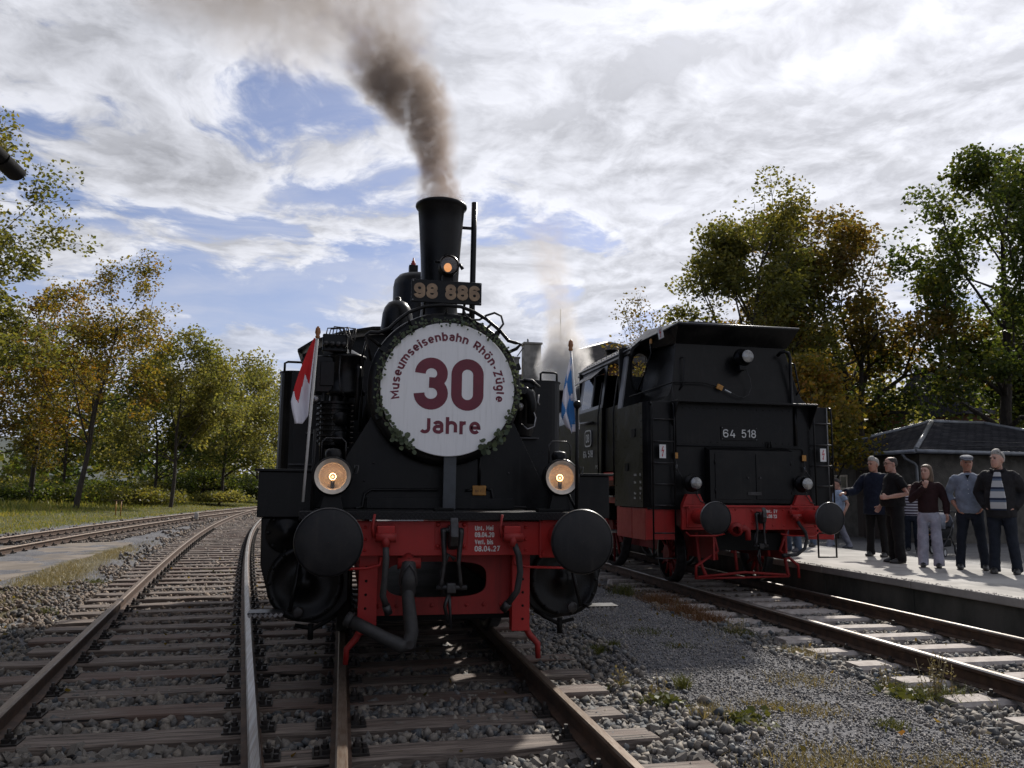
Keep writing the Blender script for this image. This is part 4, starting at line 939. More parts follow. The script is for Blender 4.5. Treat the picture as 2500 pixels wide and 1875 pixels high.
    B().prism(arch + [(a, c + .035) for a, c in arch[::-1]], 6.15, 8.6).build('cab_roof', 'black', L)
    B().bx(-1.42, 1.42, 6.5, 8.3, 1.45, 1.56).build('cab_floor', 'soot', L)
    B().tube([(-1.42, 6.4, 3.30), (-1.36, 6.4, 3.15), (-1.36, 6.4, 2.9)], .02, 8).build('cab_handrail', 'black', L)
    # lamps, plate, conduits
    headlamp(L, -.875, .74, 1.495); headlamp(L, .925, .74, 1.51)
    yp = B().bx(.30, .42, 1.375, 1.399, 1.355, 1.44).build('cable_plate', 'yellow', L, .006); yp['label'] = 'ochre yellow cable connection plate'
    lettering('plate_lettering', 'railside', yp, '64 V', .03, (.325, 1.374, 1.385), (1, 0, 0), (0, 0, 1), thick=.001)
    for nm, pts in (('conduit', [(.0, 1.38, 1.40), (-.56, 1.38, 1.395), (-.615, 1.37, 1.36), (-.63, 1.36, 1.25), (-.69, 1.3, 1.24)]), ('conduit', [(.24, 1.38, 1.395), (.30, 1.38, 1.40)]), ('conduit', [(.42, 1.38, 1.405), (.465, 1.38, 1.405), (.48, 1.37, 1.33), (.53, 1.36, 1.262), (.76, 1.33, 1.255), (.77, 1.33, 1.24)]), ('conduit', [(.36, 1.385, 1.44), (.36, 1.385, 1.75)])): B().tube(pts, .0125, 8).build(nm, 'black', L)
    B().tube([(1.04, .72, 1.24), (1.045, .72, 2.09)], .015, 10).build('flag_post', 'black', L)
    B().ball((1.045, .72, 2.10), .034, 14).build('post_knob', 'black', L)
    B().tube([(-1.02, .78, 1.24), (-1.02, .80, 1.85)], .013, 10).build('flag_post', 'black', L)
    B().tube([(.98, .80, 1.40), (1.06, .78, 1.24)], .012, 8).build('lamp_stay', 'black', L)
    B().bx(-.10, .05, .70, .80, 1.237, 1.262).build('socket_box', 'soot', L, .004); B().bx(.70, .90, .62, .72, 1.237, 1.262).build('socket_box', 'soot', L, .004)
    return L
L1 = loco_one()

# ---------------------------------------------------------------- round sign, garland, flags
def sign_and_garland():
    c = Vector((.045, 1.17, 2.245)); r = .568
    S = thing('round_sign', 'round white board reading Museumseisenbahn Rhön-Zügle 30 Jahre on a smokebox', 'sign', (0, 0, 0))
    MB().lathe([(.001, -.008), (r - .004, -.008), (r, -.004), (r, .012), (.001, .012)], c, (0, 1, 0), 96, False).build('board', 'board', S)
    f = c.y - .0085
    stroke_text('lettering', 'burgundy', S, 'Museumseisenbahn Rhön-Zügle', .0755, (c.x, f, c.z), (1, 0, 0), (0, 0, 1), .195, .001, 'C', 1.47, .411, .17)
    stroke_text('lettering', 'burgundy', S, '30', .442, (c.x + .008, f, c.z - .180), (1, 0, 0), (0, 0, 1), .205, .001, 'C', .585, gap=.12)
    stroke_text('lettering', 'burgundy', S, 'Jahre', .142, (c.x + .022, f, c.z - .380), (1, 0, 0), (0, 0, 1), .20, .001, 'C', .515, gap=.12)
    MB().bx(.022, .128, 1.185, 1.21, 1.24, 1.76).build('post', 'greywood', S, .003)
    G = thing('garland', 'eucalyptus leaf garland wound around the rim of the round white board', 'garland', (0, 0, 0))
    rr = random.Random(11); stem = []
    for i in range(121):
        a = R(-60 + 300 * i / 120)
        stem.append((c.x + (r + .022 + .012 * math.sin(i * .9)) * math.cos(a), c.y - .01 + .012 * math.sin(i * 1.7), c.z + (r + .022 + .012 * math.sin(i * .9)) * math.sin(a)))
    MB().tube(stem, .006, 6).build('stem', 'bark', G)
    V, Fs = [], []; big = []
    def leaf(p, n, t, s, store):
        t = t.normalized(); w = n.cross(t).normalized(); m_ = []
        for q in range(8):
            a = 2 * math.pi * q / 8; m_.append(p + t * (s * (1 + math.cos(a)) * .6) + w * (s * .52 * math.sin(a)) + n * (s * .12 * math.cos(2 * a)))
        store.append(m_)
    lv = []
    for i in range(520):
        a = rr.uniform(-62, 242); dens = .55 + .45 * math.sin(R(a * 6.)) ** 2
        if rr.random() > dens: continue
        a = R(a); rad = r + rr.gauss(.018, .020); p = Vector((c.x + rad * math.cos(a), c.y - .012 - rr.uniform(0, .045), c.z + rad * math.sin(a)))
        n = Vector((rr.uniform(-.7, .7), -1, rr.uniform(-.4, .9))).normalized(); t = Vector((rr.uniform(-1, 1), rr.uniform(-.3, .3), rr.uniform(-1, 1)))
        bs = .036 if (200 < math.degrees(a) or math.degrees(a) < -20) else .019
        leaf(p, n, (t - n * t.dot(n)), bs * rr.uniform(.6, 1.35), lv)
    for i, m_ in enumerate(lv[:300]):
        me = bpy.data.meshes.new('leaf'); me.from_pydata([tuple(q) for q in m_], [], [tuple(range(8))]); me.materials.append(M['eucalyptus']); o = bpy.data.objects.new('leaf', me); COL.objects.link(o); o.parent = G
    for m_ in lv[300:]:
        b = len(V); V += [tuple(q) for q in m_]; Fs.append(tuple(range(b, b + 8)))
    raw('leaves', 'eucalyptus', V, Fs, G)['kind'] = 'stuff'
sign_and_garland()
def cloth(fn, nu, nv):
    return [[fn(i / nu, j / nv) for j in range(nv + 1)] for i in range(nu + 1)]
def flag_left():
    T = thing('flag', 'red and white flag hanging from a white stick left of the round board', 'flag', (0, 0, 0))
    MB().tube([(-1.085, .74, 1.30), (-1.062, .76, 1.86), (-1.032, .78, 2.56)], .0105, 10).build('flag_stick', 'polewhite', T)
    MB().lathe([(.012, 0), (.02, .01), (.014, .025), (.022, .045), (.017, .08), (.006, .095), (.001, .097)], (-1.031, .78, 2.555), (0, 0, 1), 14).build('stick_tip', 'tipwood', T)
    # cloth hangs in a soft fold; the red is the field, the white the zigzag half
    def P(u, v):       # u across from stick, v down
        w = .012 + .135 * math.sin(min(v, .85) / .85 * 1.35) ** .9 * (1 if v < .75 else 1 - (v - .75) * 1.55)
        x = -1.032 - .045 * v - u * w - .012 * (1 - v)
        z = 2.555 - .60 * v - u * .07 * v - .06 * max(0, (.55 - abs(u - .45))) * (v > .8) * (v - .8) * 5
        y = .775 - .03 * math.sin(u * 7 + v * 2) * v - .02 * u + .01
        return Vector((x, y, z))
    g = cloth(P, 28, 52); V = [tuple(p) for r_ in g for p in r_]; W = 53
    red, white = [], []
    for i in range(28):
        for j in range(52):
            u, v = (i + .5) / 28, (j + .5) / 52
            fq = (i * W + j, (i + 1) * W + j, (i + 1) * W + j + 1, i * W + j + 1)
            zig = float(np.interp(u, [0, .12, .52, .60, 1.0], [.60, .60, .44, .80, .62]))
            (red if (v < zig and not (u < .12)) else white).append(fq)
    for nm, mt, fs in (('red_field', 'flagred', red), ('white_field', 'flagwhite', white)):
        me = bpy.data.meshes.new(nm); me.from_pydata(V, [], fs); me.materials.append(M[mt]); me.polygons.foreach_set('use_smooth', [True] * len(fs))
        bm = bmesh.new(); bm.from_mesh(me); bmesh.ops.delete(bm, geom=[v_ for v_ in bm.verts if not v_.link_faces], context='VERTS'); bm.to_mesh(me); bm.free()
        o = bpy.data.objects.new(nm, me); COL.objects.link(o); o.parent = T; so = o.modifiers.new('s', 'SOLIDIFY'); so.thickness = .0015
def flag_right():
    T = thing('flag', 'blue and white lozenge flag hanging from a stick right of the round board', 'flag', (0, 0, 0))
    MB().tube([(1.05, .74, 1.90), (1.035, .76, 2.15), (1.012, .80, 2.56)], .0105, 10).build('flag_stick', 'polewhite', T)
    MB().lathe([(.012, 0), (.02, .01), (.014, .025), (.022, .045), (.017, .08), (.006, .095), (.001, .097)], (1.012, .80, 2.555), (0, 0, 1), 14).build('stick_tip', 'tipwood', T)
    def P(u, v):
        w = .008 + .112 * math.sin(min(v, .9) / .9 * 1.4) ** .8 * (1 if v < .85 else 1 - (v - .85) * 2.6)
        x = 1.025 + .035 * v - u * w - .01 + .03 * (1 - abs(u - .0)) * v * (u < .25)
        z = 2.50 - .58 * v - .06 * (v > .85) * (v - .85) * 6 * (1 - abs(u - .45) * 1.6)
        y = .785 - .028 * math.sin(u * 8 + v * 2.5) * v - .015 * u
        return Vector((x, y, z))
    NU, NV = 20, 40; g = cloth(P, NU, NV); V = [tuple(p) for r_ in g for p in r_]; W = NV + 1; bl, wh = [], []
    for i in range(NU):
        for j in range(NV):
            u, v = (i + .5) / NU, (j + .5) / NV; a, b_ = u * 1.3 + v * 2.6, v * 2.6 - u * 1.3
            fq = (i * W + j, (i + 1) * W + j, (i + 1) * W + j + 1, i * W + j + 1)
            (bl if (int(math.floor(a * .95 + .2)) + int(math.floor(b_ * .95 + 5))) % 2 == 0 else wh).append(fq)
    for nm, mt, fs in (('blue_lozenges', 'flagblue', bl), ('white_lozenges', 'flagwhite', wh)):
        me = bpy.data.meshes.new(nm); me.from_pydata(V, [], fs); me.materials.append(M[mt]); me.polygons.foreach_set('use_smooth', [True] * len(fs))
        bm = bmesh.new(); bm.from_mesh(me); bmesh.ops.delete(bm, geom=[v_ for v_ in bm.verts if not v_.link_faces], context='VERTS'); bm.to_mesh(me); bm.free()
        o = bpy.data.objects.new(nm, me); COL.objects.link(o); o.parent = T; so = o.modifiers.new('s', 'SOLIDIFY'); so.thickness = .0015
flag_left(); flag_right()

# ---------------------------------------------------------------- locomotive 64 518, seen from its bunker end
M['greytrim_skysheen'] = paint('grey_trim_and_sky_sheen', (.16, .165, .175), (.24, .24, .24), .35, .6)  # trim grey; on cab posts and window frames, sky reflection painted as colour
M['signwhite'] = simple('white_enamel', (.66, .66, .66), (.58, .58, .57), .35, 0., 12.)
M['signred'] = simple('red_flash', (.45, .02, .03), (.40, .02, .03), .4)
def electric_lamp(parent, x, y, z, r, depth=.16):
    o = MB().lathe([(r * 1.02, 0), (r * 1.06, .01), (r * 1.06, .03), (r * .98, .035), (r * .98, depth * .6), (r * 1.35, depth * .7), (r * 1.5, depth), (r * 1.2, depth + .05), (.001, depth + .06)], (x, y, z), (0, 1, 0), 32).build('headlamp', 'black', parent)
    MB().lathe([(.001, -.022), (r * .5, -.018), (r * .85, -.006), (r, .006)], (x, y, z), (0, 1, 0), 32).build('headlamp_glass', 'lensglass', o)
    MB().tube([(x - r * .4, y + .05, z + r), (x, y + .05, z + r * 1.2), (x + r * .4, y + .05, z + r)], .008, 6).build('lamp_lug', 'black', o)
    return o
def flash_sign(parent, c, xd, yd, w=.10, h=.20, off=None):
    c = Vector(c); X = Vector(xd).normalized(); Yv = Vector(yd).normalized(); N_ = X.cross(Yv)
    def P(a, b, t): return c + X * a * w + Yv * b * h + N_ * t
    b = MB().loft([[P(-.5, -.5, 0), P(.5, -.5, 0), P(.5, .5, 0), P(-.5, .5, 0)], [P(-.5, -.5, .006), P(.5, -.5, .006), P(.5, .5, .006), P(-.5, .5, .006)]], False)
    o = b.build('warning_plate', 'signwhite', parent)
    pl = [(.02, .38), (-.22, -.02), (.08, .04), (-.10, -.26), (-.20, -.24), (-.04, -.42), (.08, -.22), (.0, -.24), (.26, .14), (-.04, .10), (.16, .38)]
    fb = MB(); fb.add([P(a, bb, .0085) for a, bb in pl], [tuple(range(len(pl)))]); fb.build('flash_symbol', 'signred', o)
    return o
def loco_two():
    L = thing('steam_locomotive', 'black and red locomotive seen from its bunker end with plate 64 518', 'locomotive', (RX, 4.80, 0))
    def B(): return MB()
    bm_ = B().bx(-1.11, 1.08, .62, .67, .86, 1.212).build('buffer_beam', 'red', L, .005)
    B().bx(-1.11, 1.08, .585, .619, 1.185, 1.214).build('beam_angle', 'red', bm_, .004)
    tag(B().rivets([(x, .62, z) for x in (-.62, -.5, -.27, .20, .33, .50) for z in (.92, 1.15)] + [(-.40, .62, 1.03), (.33, .62, 1.03)], (0, -1, 0), .017).build('rivets', 'red', bm_), kind='stuff')
    stroke_text('revision_lettering', 'whitepaint', bm_, 'Unt.', .052, (.205, .6175, 1.105), (1, 0, 0), (0, 0, 1), .16, .0015, width=.10)
    stroke_text('revision_lettering', 'whitepaint', bm_, 'EV', .052, (.345, .6175, 1.105), (1, 0, 0), (0, 0, 1), .16, .0015, width=.055)
    stroke_text('revision_lettering', 'whitepaint', bm_, '16.08.23', .052, (.19, .6175, 1.03), (1, 0, 0), (0, 0, 1), .16, .0015, width=.20)
    for s in (-1, 1): buffer(L, s * .875, 1.05, 0., .62, .226, 'red', 'buffer')
    for s in (-1, 1): MB().lathe([(.222, .008), (.229, .016), (.229, .036), (.222, .042)], (s * .875, 0, 1.05), (0, 1, 0), 48).build('buffer_rim', 'steel', L)
    screw_coupling(L, .09, .615, 1.05, .42)
    B().lathe([(.06, 0), (.10, .02), (.10, .06), (.06, .09), (.05, .20)], (-.34, .46, .86), (.3, 1, .3), 20).build('heating_cock', 'redworn', L)
    B().tube([(-.30, .50, .87), (-.20, .48, .89), (-.16, .48, .86), (-.155, .48, .72)], [.05, .05, .045, .04], 12).build('heating_elbow', 'redworn', L)
    brake_hose(L, [(.655, .50, 1.00), (.67, .47, .94), (.75, .46, .84), (.775, .46, .74), (.74, .47, .60), (.62, .48, .51), (.46, .49, .50)], (.64, .50, 1.06))
    # guard frame below the beam
    for s in (-1, 1):
        B().tube([(s * .60, .70, .86), (s * .50, .75, .55), (s * .82, .80, .33), (s * .83, .80, .14)], .022, 8).build('guard_bar', 'redworn', L)
        B().tube([(s * .72, 1.0, .80), (s * .70, .95, .40), (s * .66, .80, .17)], .026, 8).build('guard_bar', 'redworn', L)
        B().tube([(s * .45, .62, .80), (s * .60, .60, .775), (s * 1.0, .60, .775), (s * 1.06, .61, .83)], .011, 8).build('shunter_grip', 'red', L)
    B().tube([(-.80, .80, .17), (-.05, .78, .235), (.62, .80, .185)], .020, 8).build('guard_bar', 'redworn', L)
    B().tube([(-.82, .80, .15), (.66, .80, .165)], .016, 8).build('guard_bar', 'redworn', L)
    for x, l_ in ((-.5, .45), (-.25, .35), (.35, .40), (-.18, .6)): B().tube([(x, .9, .86), (x + .03, .85, .86 - l_)], .024, 8).build('brake_pipe', 'redworn', L)
    for s in (-1, 1):
        B().bx(s * .58 - .015, s * .58 + .015, .7, 11.5, .42, 1.15).build('frame_plate', 'redworn', L)
        for yy, r_ in ((1.9, .425), (4.6, .75), (6.4, .75), (8.2, .75), (10.6, .425)): wheel(L, s * .75, yy, r_, 'redworn', 12, s)
    B().bx(-.56, .56, .8, 11.4, .55, .8).build('frame_stretcher', 'soot', L)
    # bunker
    bk = B().prism([(-1.555, 1.0), (-1.50, .93), (-1.46, .90), (1.46, .90), (1.50, .93), (1.545, 1.0), (1.545, 2.26), (-1.555, 2.26)], 1.165, 2.735, 'z').build('bunker', 'black', L)
    B().bx(-1.52, 1.51, .905, .935, 1.14, 1.166).build('bunker_sill', 'black', L)
    for yy, zz in ((1.36, 2.29), (1.68, 1.775)): B().bx(-1.567, -1.554, yy - .07, yy + .07, zz - .06, zz + .06).build('bunker_step_hole', 'soot', bk)
    tag(B().rivets([(-1.555, 2.18, 1.25 + i * .12) for i in range(12)] + [(-1.555, 1.06, 1.25 + i * .12) for i in range(12)], (-1, 0, 0), .010).build('rivets', 'black', bk), kind='stuff')
    tag(B().rivets([(-1.05 + i * .11, .90, 2.15) for i in range(7)] + [(.36 + i * .11, .90, 2.15) for i in range(7)] + [(-1.05 + i * .11, .90, 2.66) for i in range(20)] + [(sx, .90, 1.3 + i * .13) for sx in (-1.09, 1.15) for i in range(10)], (0, -1, 0), .009).build('rivets', 'black', bk), kind='stuff')
    B().bx(-1.1, 1.16, .893, .8995, 2.118, 2.126).build('weld_seam', 'black', bk)
    sh = B().bx(-1.13, 1.18, .66, .93, 2.725, 2.755).build('bunker_shelf', 'black', L, .004)
    for x in (-1.115, 1.165): B().prism([(.66, 2.724), (.90, 2.724), (.90, 2.38)], x - .008, x + .008, 'x').build('shelf_bracket', 'black', sh)
    def ring(hx, y0, y1, z): return [(-hx, y0, z), (hx, y0, z), (hx + .01, y1, z), (-hx - .01, y1, z)]
    ub = B().loft([ring(1.46, .98, 2.3, 2.736), ring(1.24, 1.0, 2.3, 2.77), ring(1.13, 1.01, 2.3, 2.85), ring(1.06, 1.03, 2.3, 3.0), ring(.925, 1.17, 2.3, 3.70)], False).build('coal_bunker', 'black', L, .01)
    ov = B().loft([[(-.925, 1.17, 3.69), (.98, 1.17, 3.70), (1.2, 2.3, 3.72), (-1.2, 2.3, 3.72)], [(-1.0, .90, 3.94), (1.04, .90, 3.95), (1.3, 2.3, 3.80), (-1.3, 2.3, 3.80)], [(-1.0, .90, 3.965), (1.04, .90, 3.975), (.95, 2.3, 4.12), (-.95, 2.3, 4.12)]], False).build('bunker_hood', 'black', L)
    B().tube([(-1.0, .895, 3.965), (1.04, .895, 3.975)], .010, 6).build('hood_trim', 'greytrim_skysheen', ov)
    ht = B().loft([[(-.62, 1.5, 4.03), (.42, 1.5, 4.03), (.42, 2.7, 4.14), (-.62, 2.7, 4.14)], [(-.50, 1.6, 4.16), (.32, 1.6, 4.16), (.32, 2.6, 4.25), (-.50, 2.6, 4.25)]], False).build('roof_hatch', 'black', L)
    tag(B().rivets([(-.5 + i * .1, 1.52, 4.09) for i in range(10)], (0, -1, .6), .014).build('rivets', 'black', ht), kind='stuff')
    np_ = B().bx(-.335, .265, .885, .899, 2.185, 2.39).build('number_plate', 'black', L, .004); np_['label'] = 'black number plate with silver digits 64 518'
    stroke_text('digits', 'alu', np_, '64', .125, (-.305, .885, 2.226), (1, 0, 0), (0, 0, 1), .13, .005, width=.205)
    stroke_text('digits', 'alu', np_, '518', .125, (.0, .885, 2.226), (1, 0, 0), (0, 0, 1), .13, .005, width=.235)
    tag(B().rivets([(a, .885, c) for a in (-.318, .25) for c in (2.20, 2.375)], (0, -1, 0), .010).build('plate_screws', 'steel', np_), kind='stuff')
    tb = B().prism([(.72, 1.24), (.72, 2.02), (.90, 2.07), (.90, 1.24)], -.61, .76, 'x').build('tool_box', 'black', L, .004)
    for x0, x1 in ((-.53, .05), (.13, .70)):
        dd = B().bx(x0, x1, .708, .7195, 1.30, 1.97).build('tool_box_door', 'black', tb, .003)
        B().cyl(((x1 - .06) if x0 < 0 else x0 + .06, .69, 1.62), ((x1 - .06) if x0 < 0 else x0 + .06, .708, 1.62), .014, n=10).build('door_knob', 'darksteel', dd)
        for zz in (1.42, 1.85): B().cyl((x0 if x0 < 0 else x1, .712, zz - .04), (x0 if x0 < 0 else x1, .712, zz + .04), .010, n=8).build('door_hinge', 'black', dd)
    B().bx(-.02, .20, .695, .7195, 1.36, 1.41).build('door_latch', 'darksteel', tb, .003)
    B().tube([(-1.06, .88, 2.085), (.42, .88, 2.09), (1.0, .88, 2.075), (1.02, .88, 2.05), (1.02, .88, 1.86)], .009, 6).build('conduit', 'black', L)
    B().tube([(.42, .87, 2.09), (.42, .85, 2.16), (.46, .84, 2.18), (.47, .86, 2.08)], .012, 6).build('conduit_bracket', 'black', L)
    for x in (-1.085, 1.025):
        yp = B().bx(x - .035, x + .035, .855, .87, 1.89, 1.98).build('cable_tag', 'yellow', L, .004)
        B().tube([(x, .86, 1.89), (x - .005, .84, 1.80), (x + .02, .82, 1.70), (x + .06, .75, 1.60)], .007, 6).build('lamp_cable', 'hose', yp)
        B().cyl((x, .855, 1.80), (x + .015, .845, 1.72), .013, n=8).build('cable_plug', 'alu', yp)
    electric_lamp(L, -.92, .52, 1.53, .088); electric_lamp(L, .86, .52, 1.54, .088)
    tlp = electric_lamp(L, .09, .78, 3.475, .098, .2); B().bx(.02, .14, .92, 1.08, 3.28, 3.36).build('lamp_bracket', 'black', tlp, .006)
    for x in (-.90, .87):
        B().prism([(x - .17, 1.214), (x + .17, 1.214), (x + .10, 1.37), (x - .10, 1.37)], .66, .76).build('lamp_pedestal', 'red', L, .005)
        B().tube([(x + .05, .68, 1.46), (x + .04, .64, 1.36), (x + .09, .63, 1.27), (x + .16, .63, 1.24)], .008, 6).build('lamp_cable', 'hose', L)
    # ladders
    for x0, x1 in ((-1.465, -1.125), (1.185, 1.49)):
        ld = B().tube([(x0, .88, 2.68), (x0, .86, 2.72), (x0, .83, 2.70), (x0, .82, 2.6), (x0 - .0, .82, .43)], .0135, 8).build('ladder', 'black', L)
        B().tube([(x1, .88, 2.68), (x1, .86, 2.72), (x1, .83, 2.70), (x1, .82, 2.6), (x1, .82, .43)], .0135, 8).build('ladder_stile', 'black', ld)
        for zz in (2.47, 2.14, 1.82, 1.51, 1.20, .80, .44): B().cyl((x0, .82, zz), (x1, .82, zz), .011, n=8).build('rung', 'darksteel', ld)
    # side skirts
    for s in (-1, 1):
        for y0, y1 in ((.96, 1.50), (1.52, 2.20)):
            B().bx(s * 1.53 - .012, s * 1.53 + .012, y0, y1, .69, 1.15).build('side_skirt', 'red', L, .003)
        B().bx(s * 1.30 - .24, s * 1.30 + .235, .93, .95, .70, 1.15).build('end_skirt', 'red', L, .003)
    # hand rails, pipes, cables on the upper bunker
    B().tube([(.77, 1.10, 3.56), (.79, 1.04, 3.60), (.84, 1.0, 3.615), (.90, .99, 3.59), (.915, .98, 3.52), (.915, .97, 2.76), (.915, .89, 2.70), (.91, .885, 2.12)], .026, 12).build('vent_pipe', 'black', L)
    B().tube([(.965, 1.06, 3.44), (1.0, 1.0, 3.42), (1.06, .98, 3.0), (1.03, 1.03, 2.93)], .014, 8).build('handrail', 'black', L)
    B().tube([(-.87, 1.10, 3.46), (-.845, 1.03, 3.44), (-.89, .99, 3.02), (-.945, 1.03, 2.94)], .014, 8).build('handrail', 'black', L)
    B().tube([(-1.42, 1.9, 2.92), (-1.12, 1.05, 3.03), (-1.03, .99, 3.06), (-.55, .985, 3.065), (-.36, .985, 3.02), (-.28, .98, 2.99)], .011, 8).build('conduit', 'black', L)
    B().tube([(-1.06, 1.0, 3.04), (-1.08, .92, 2.8), (-1.075, .86, 2.6), (-1.085, .86, 1.98)], .011, 8).build('conduit', 'black', L)
    cp = B().box((-.30, .97, 3.0), (.10, .03, .08), Matrix.Rotation(R(25), 3, 'Y')).build('cable_tag', 'yellow', L, .004)
    B().tube([(-.25, .965, 2.98), (-.14, .955, 2.925), (-.02, .95, 2.87), (.08, .945, 2.85), (.17, .94, 2.90), (.205, .93, 3.02), (.19, .93, 3.15), (.13, .92, 3.27)], .007, 6).build('lamp_cable', 'hose', cp)
    B().cyl((-.22, .962, 2.965), (-.12, .955, 2.915), .014, n=8).build('cable_plug', 'alu', cp)
    flash_sign(L, (-1.32, .797, 1.99), (1, 0, 0), (0, 0, 1)); flash_sign(L, (1.31, .797, 1.985), (1, 0, 0), (0, 0, 1))
    flash_sign(L, (-1.125, 1.28, 3.865), (.24, -1.3, .12), (-.2, -.05, 1.), .14, .17)
    B().box((-1.14, 1.66, 3.80), (.02, .07, .08)).build('cable_tag', 'yellow', L, .004)
    B().tube([(-1.15, 1.66, 3.76), (-1.16, 1.6, 3.6), (-1.16, 1.9, 3.3), (-1.2, 2.15, 3.0)], .011, 6).build('conduit', 'black', L)
    # cab
    cw = plate_with_hole(-1.46, 1.46, 2.735, 3.80, (-1.08, 3.38, .16, .33, .8), 2.27, 2.30).build('cab_back_wall', 'black', L)
    B().lathe([(.001, 0), (.30, 0)], (-1.08, 2.285, 3.38), (0, 1, 0), 32).build('window_pane', 'glass', cw)
    tag(B().tube([(-1.08 + .175 * math.copysign(abs(math.cos(a)) ** .8, math.cos(a)), 2.262, 3.38 + .345 * math.copysign(abs(math.sin(a)) ** .8, math.sin(a))) for a in np.arange(32) * math.pi / 16], .011, 6, closed=True).build('window_frame', 'black', cw), None)
    def side(s):
        def P(y, z, o=0.): return (s * (1.50 - (.14 * (z - 2.75) if z > 2.75 else 0.) + o), y, z)
        def panel(name, pts, mat, par=L, t=.025):
            n = len(pts); b = MB(); b.loft([[P(y, z) for y, z in pts], [P(y, z, -t) for y, z in pts]], False); return b.build(name, mat, par)
        lo = panel('cab_side', [(3.14, 1.70), (4.62, 1.70), (4.62, 2.86), (3.14, 2.86)], 'black')
        panel('cab_rear_post', [(2.08, 2.74), (2.27, 2.74), (2.27, 3.66), (2.08, 3.66)], 'greytrim_skysheen')
        panel('cab_front_post', [(4.40, 2.86), (4.62, 2.86), (4.62, 3.66), (4.40, 3.66)], 'greytrim_skysheen')
        panel('cab_door_post', [(3.10, 2.86), (3.22, 2.86), (3.22, 3.66), (3.10, 3.66)], 'black')
        panel('window_top', [(3.22, 3.50), (4.40, 3.50), (4.40, 3.66), (3.22, 3.66)], 'black')
        panel('window_sill', [(3.22, 2.86), (4.40, 2.86), (4.40, 2.92), (3.22, 2.92)], 'greytrim_skysheen')
        panel('window_mullion', [(3.78, 2.92), (3.83, 2.92), (3.83, 3.50), (3.78, 3.50)], 'greytrim_skysheen')
        panel('window_pane', [(3.83, 2.92), (4.40, 2.92), (4.40, 3.50), (3.83, 3.50)], 'glass', t=.006)
        panel('cab_door', [(2.30, 1.74), (3.10, 1.74), (3.10, 2.84), (2.30, 2.84)], 'black', t=.02).location = (-s * .06, 0, 0)
        for y0, y1 in ((3.30, 3.78), (3.83, 4.35)):
            b = MB(); b.loft([[P(y0, 3.60, .01), P(y1, 3.60, .01), P(y1, 3.40, .22), P(y0, 3.40, .22)], [P(y0, 3.60, 0.), P(y1, 3.60, 0.), P(y1, 3.39, .21), P(y0, 3.39, .21)]], False); b.build('window_visor', 'black', L)
        for yy in (3.12, 2.30): MB().tube([P(yy, 1.5, .05), P(yy, 2.0, .06), P(yy, 2.7, .06), P(yy, 3.3, .05)], .014, 8).build('cab_handrail', 'black', L)
        MB().tube([P(3.5, 2.62, .03), P(4.35, 2.66, .03)], .025, 8).build('window_ledge', 'black', L)
        MB().bx(s * 1.47 - .06, s * 1.47 + .06, 3.12, 4.64, 1.66, 1.70).build('cab_sill', 'black', L, .004)
        # red underframe of the cab
        for y0, y1, z0, z1 in ((2.30, 3.12, 1.58, 1.72), (2.30, 3.12, 1.20, 1.30), (2.30, 2.40, .75, 1.58), (3.00, 3.12, .75, 1.58)): MB().bx(s * 1.44 - .02, s * 1.44 + .02, y0, y1, z0, z1).build('step_frame', 'red', L)
        MB().bx(s * 1.42 - .12, s * 1.42 + .12, 2.4, 3.0, 1.30, 1.325).build('cab_step', 'steel', L)
        MB().bx(s * 1.42 - .12, s * 1.42 + .12, 2.4, 3.0, .72, .745).build('cab_step', 'steel', L)
        MB().bx(s * 1.15 - .33, s * 1.15 + .33, 4.62, 9.6, 1.70, 2.76).build('side_tank', 'black', L, .02)
        MB().bx(s * 1.2 - .3, s * 1.2 + .3, 4.64, 12.2, 1.45, 1.50).build('running_board', 'black', L)
        MB().bx(s * 1.2 - .28, s * 1.2 + .28, 3.2, 6.5, .9, 1.44).build('under_cab_tank', 'black', L, .01)
        MB().lathe([(.25, 0), (.25, .9)], (s * 1.1, 10.3, .75), (0, 1, 0), 24).build('cylinder', 'black', L)
        return lo
    lo = side(-1); side(1)
    # lettering on the left flank
    X_, Y_ = (0, -1, 0), (0, 0, 1)
    xs = -1.503
    bd = MB().loft([[(xs - t_, 3.87 + q * .19 * ca, 2.355 + .155 * sa) for (ca, sa) in ((math.copysign(abs(math.cos(R(a))) ** .4, math.cos(R(a))), math.copysign(abs(math.sin(R(a))) ** .4, math.sin(R(a)))) for a in range(0, 360, 12))] for t_, q in ((0, 1), (.012, 1))], False).build('emblem', 'alu', lo)
    MB().loft([[(xs - t_, 3.87 + .165 * ca, 2.355 + .13 * sa) for (ca, sa) in ((math.copysign(abs(math.cos(R(a))) ** .4, math.cos(R(a))), math.copysign(abs(math.sin(R(a))) ** .4, math.sin(R(a)))) for a in range(0, 360, 12))] for t_ in (.004, .014)], False).build('emblem_field', 'black', bd)
    stroke_text('emblem_letters', 'alu', bd, 'DB', .15, (xs - .014, 3.87, 2.28), X_, Y_, .15, .003, 'C', .20)
    stroke_text('digits', 'alu', lo, '64 518', .13, (xs - .002, 3.88, 2.0), X_, Y_, .13, .004, 'C', .58)
    lettering('lettering', 'whitepaint', lo, 'P Gt', .09, (xs - .002, 3.42, 1.79), X_, Y_, thick=.002)
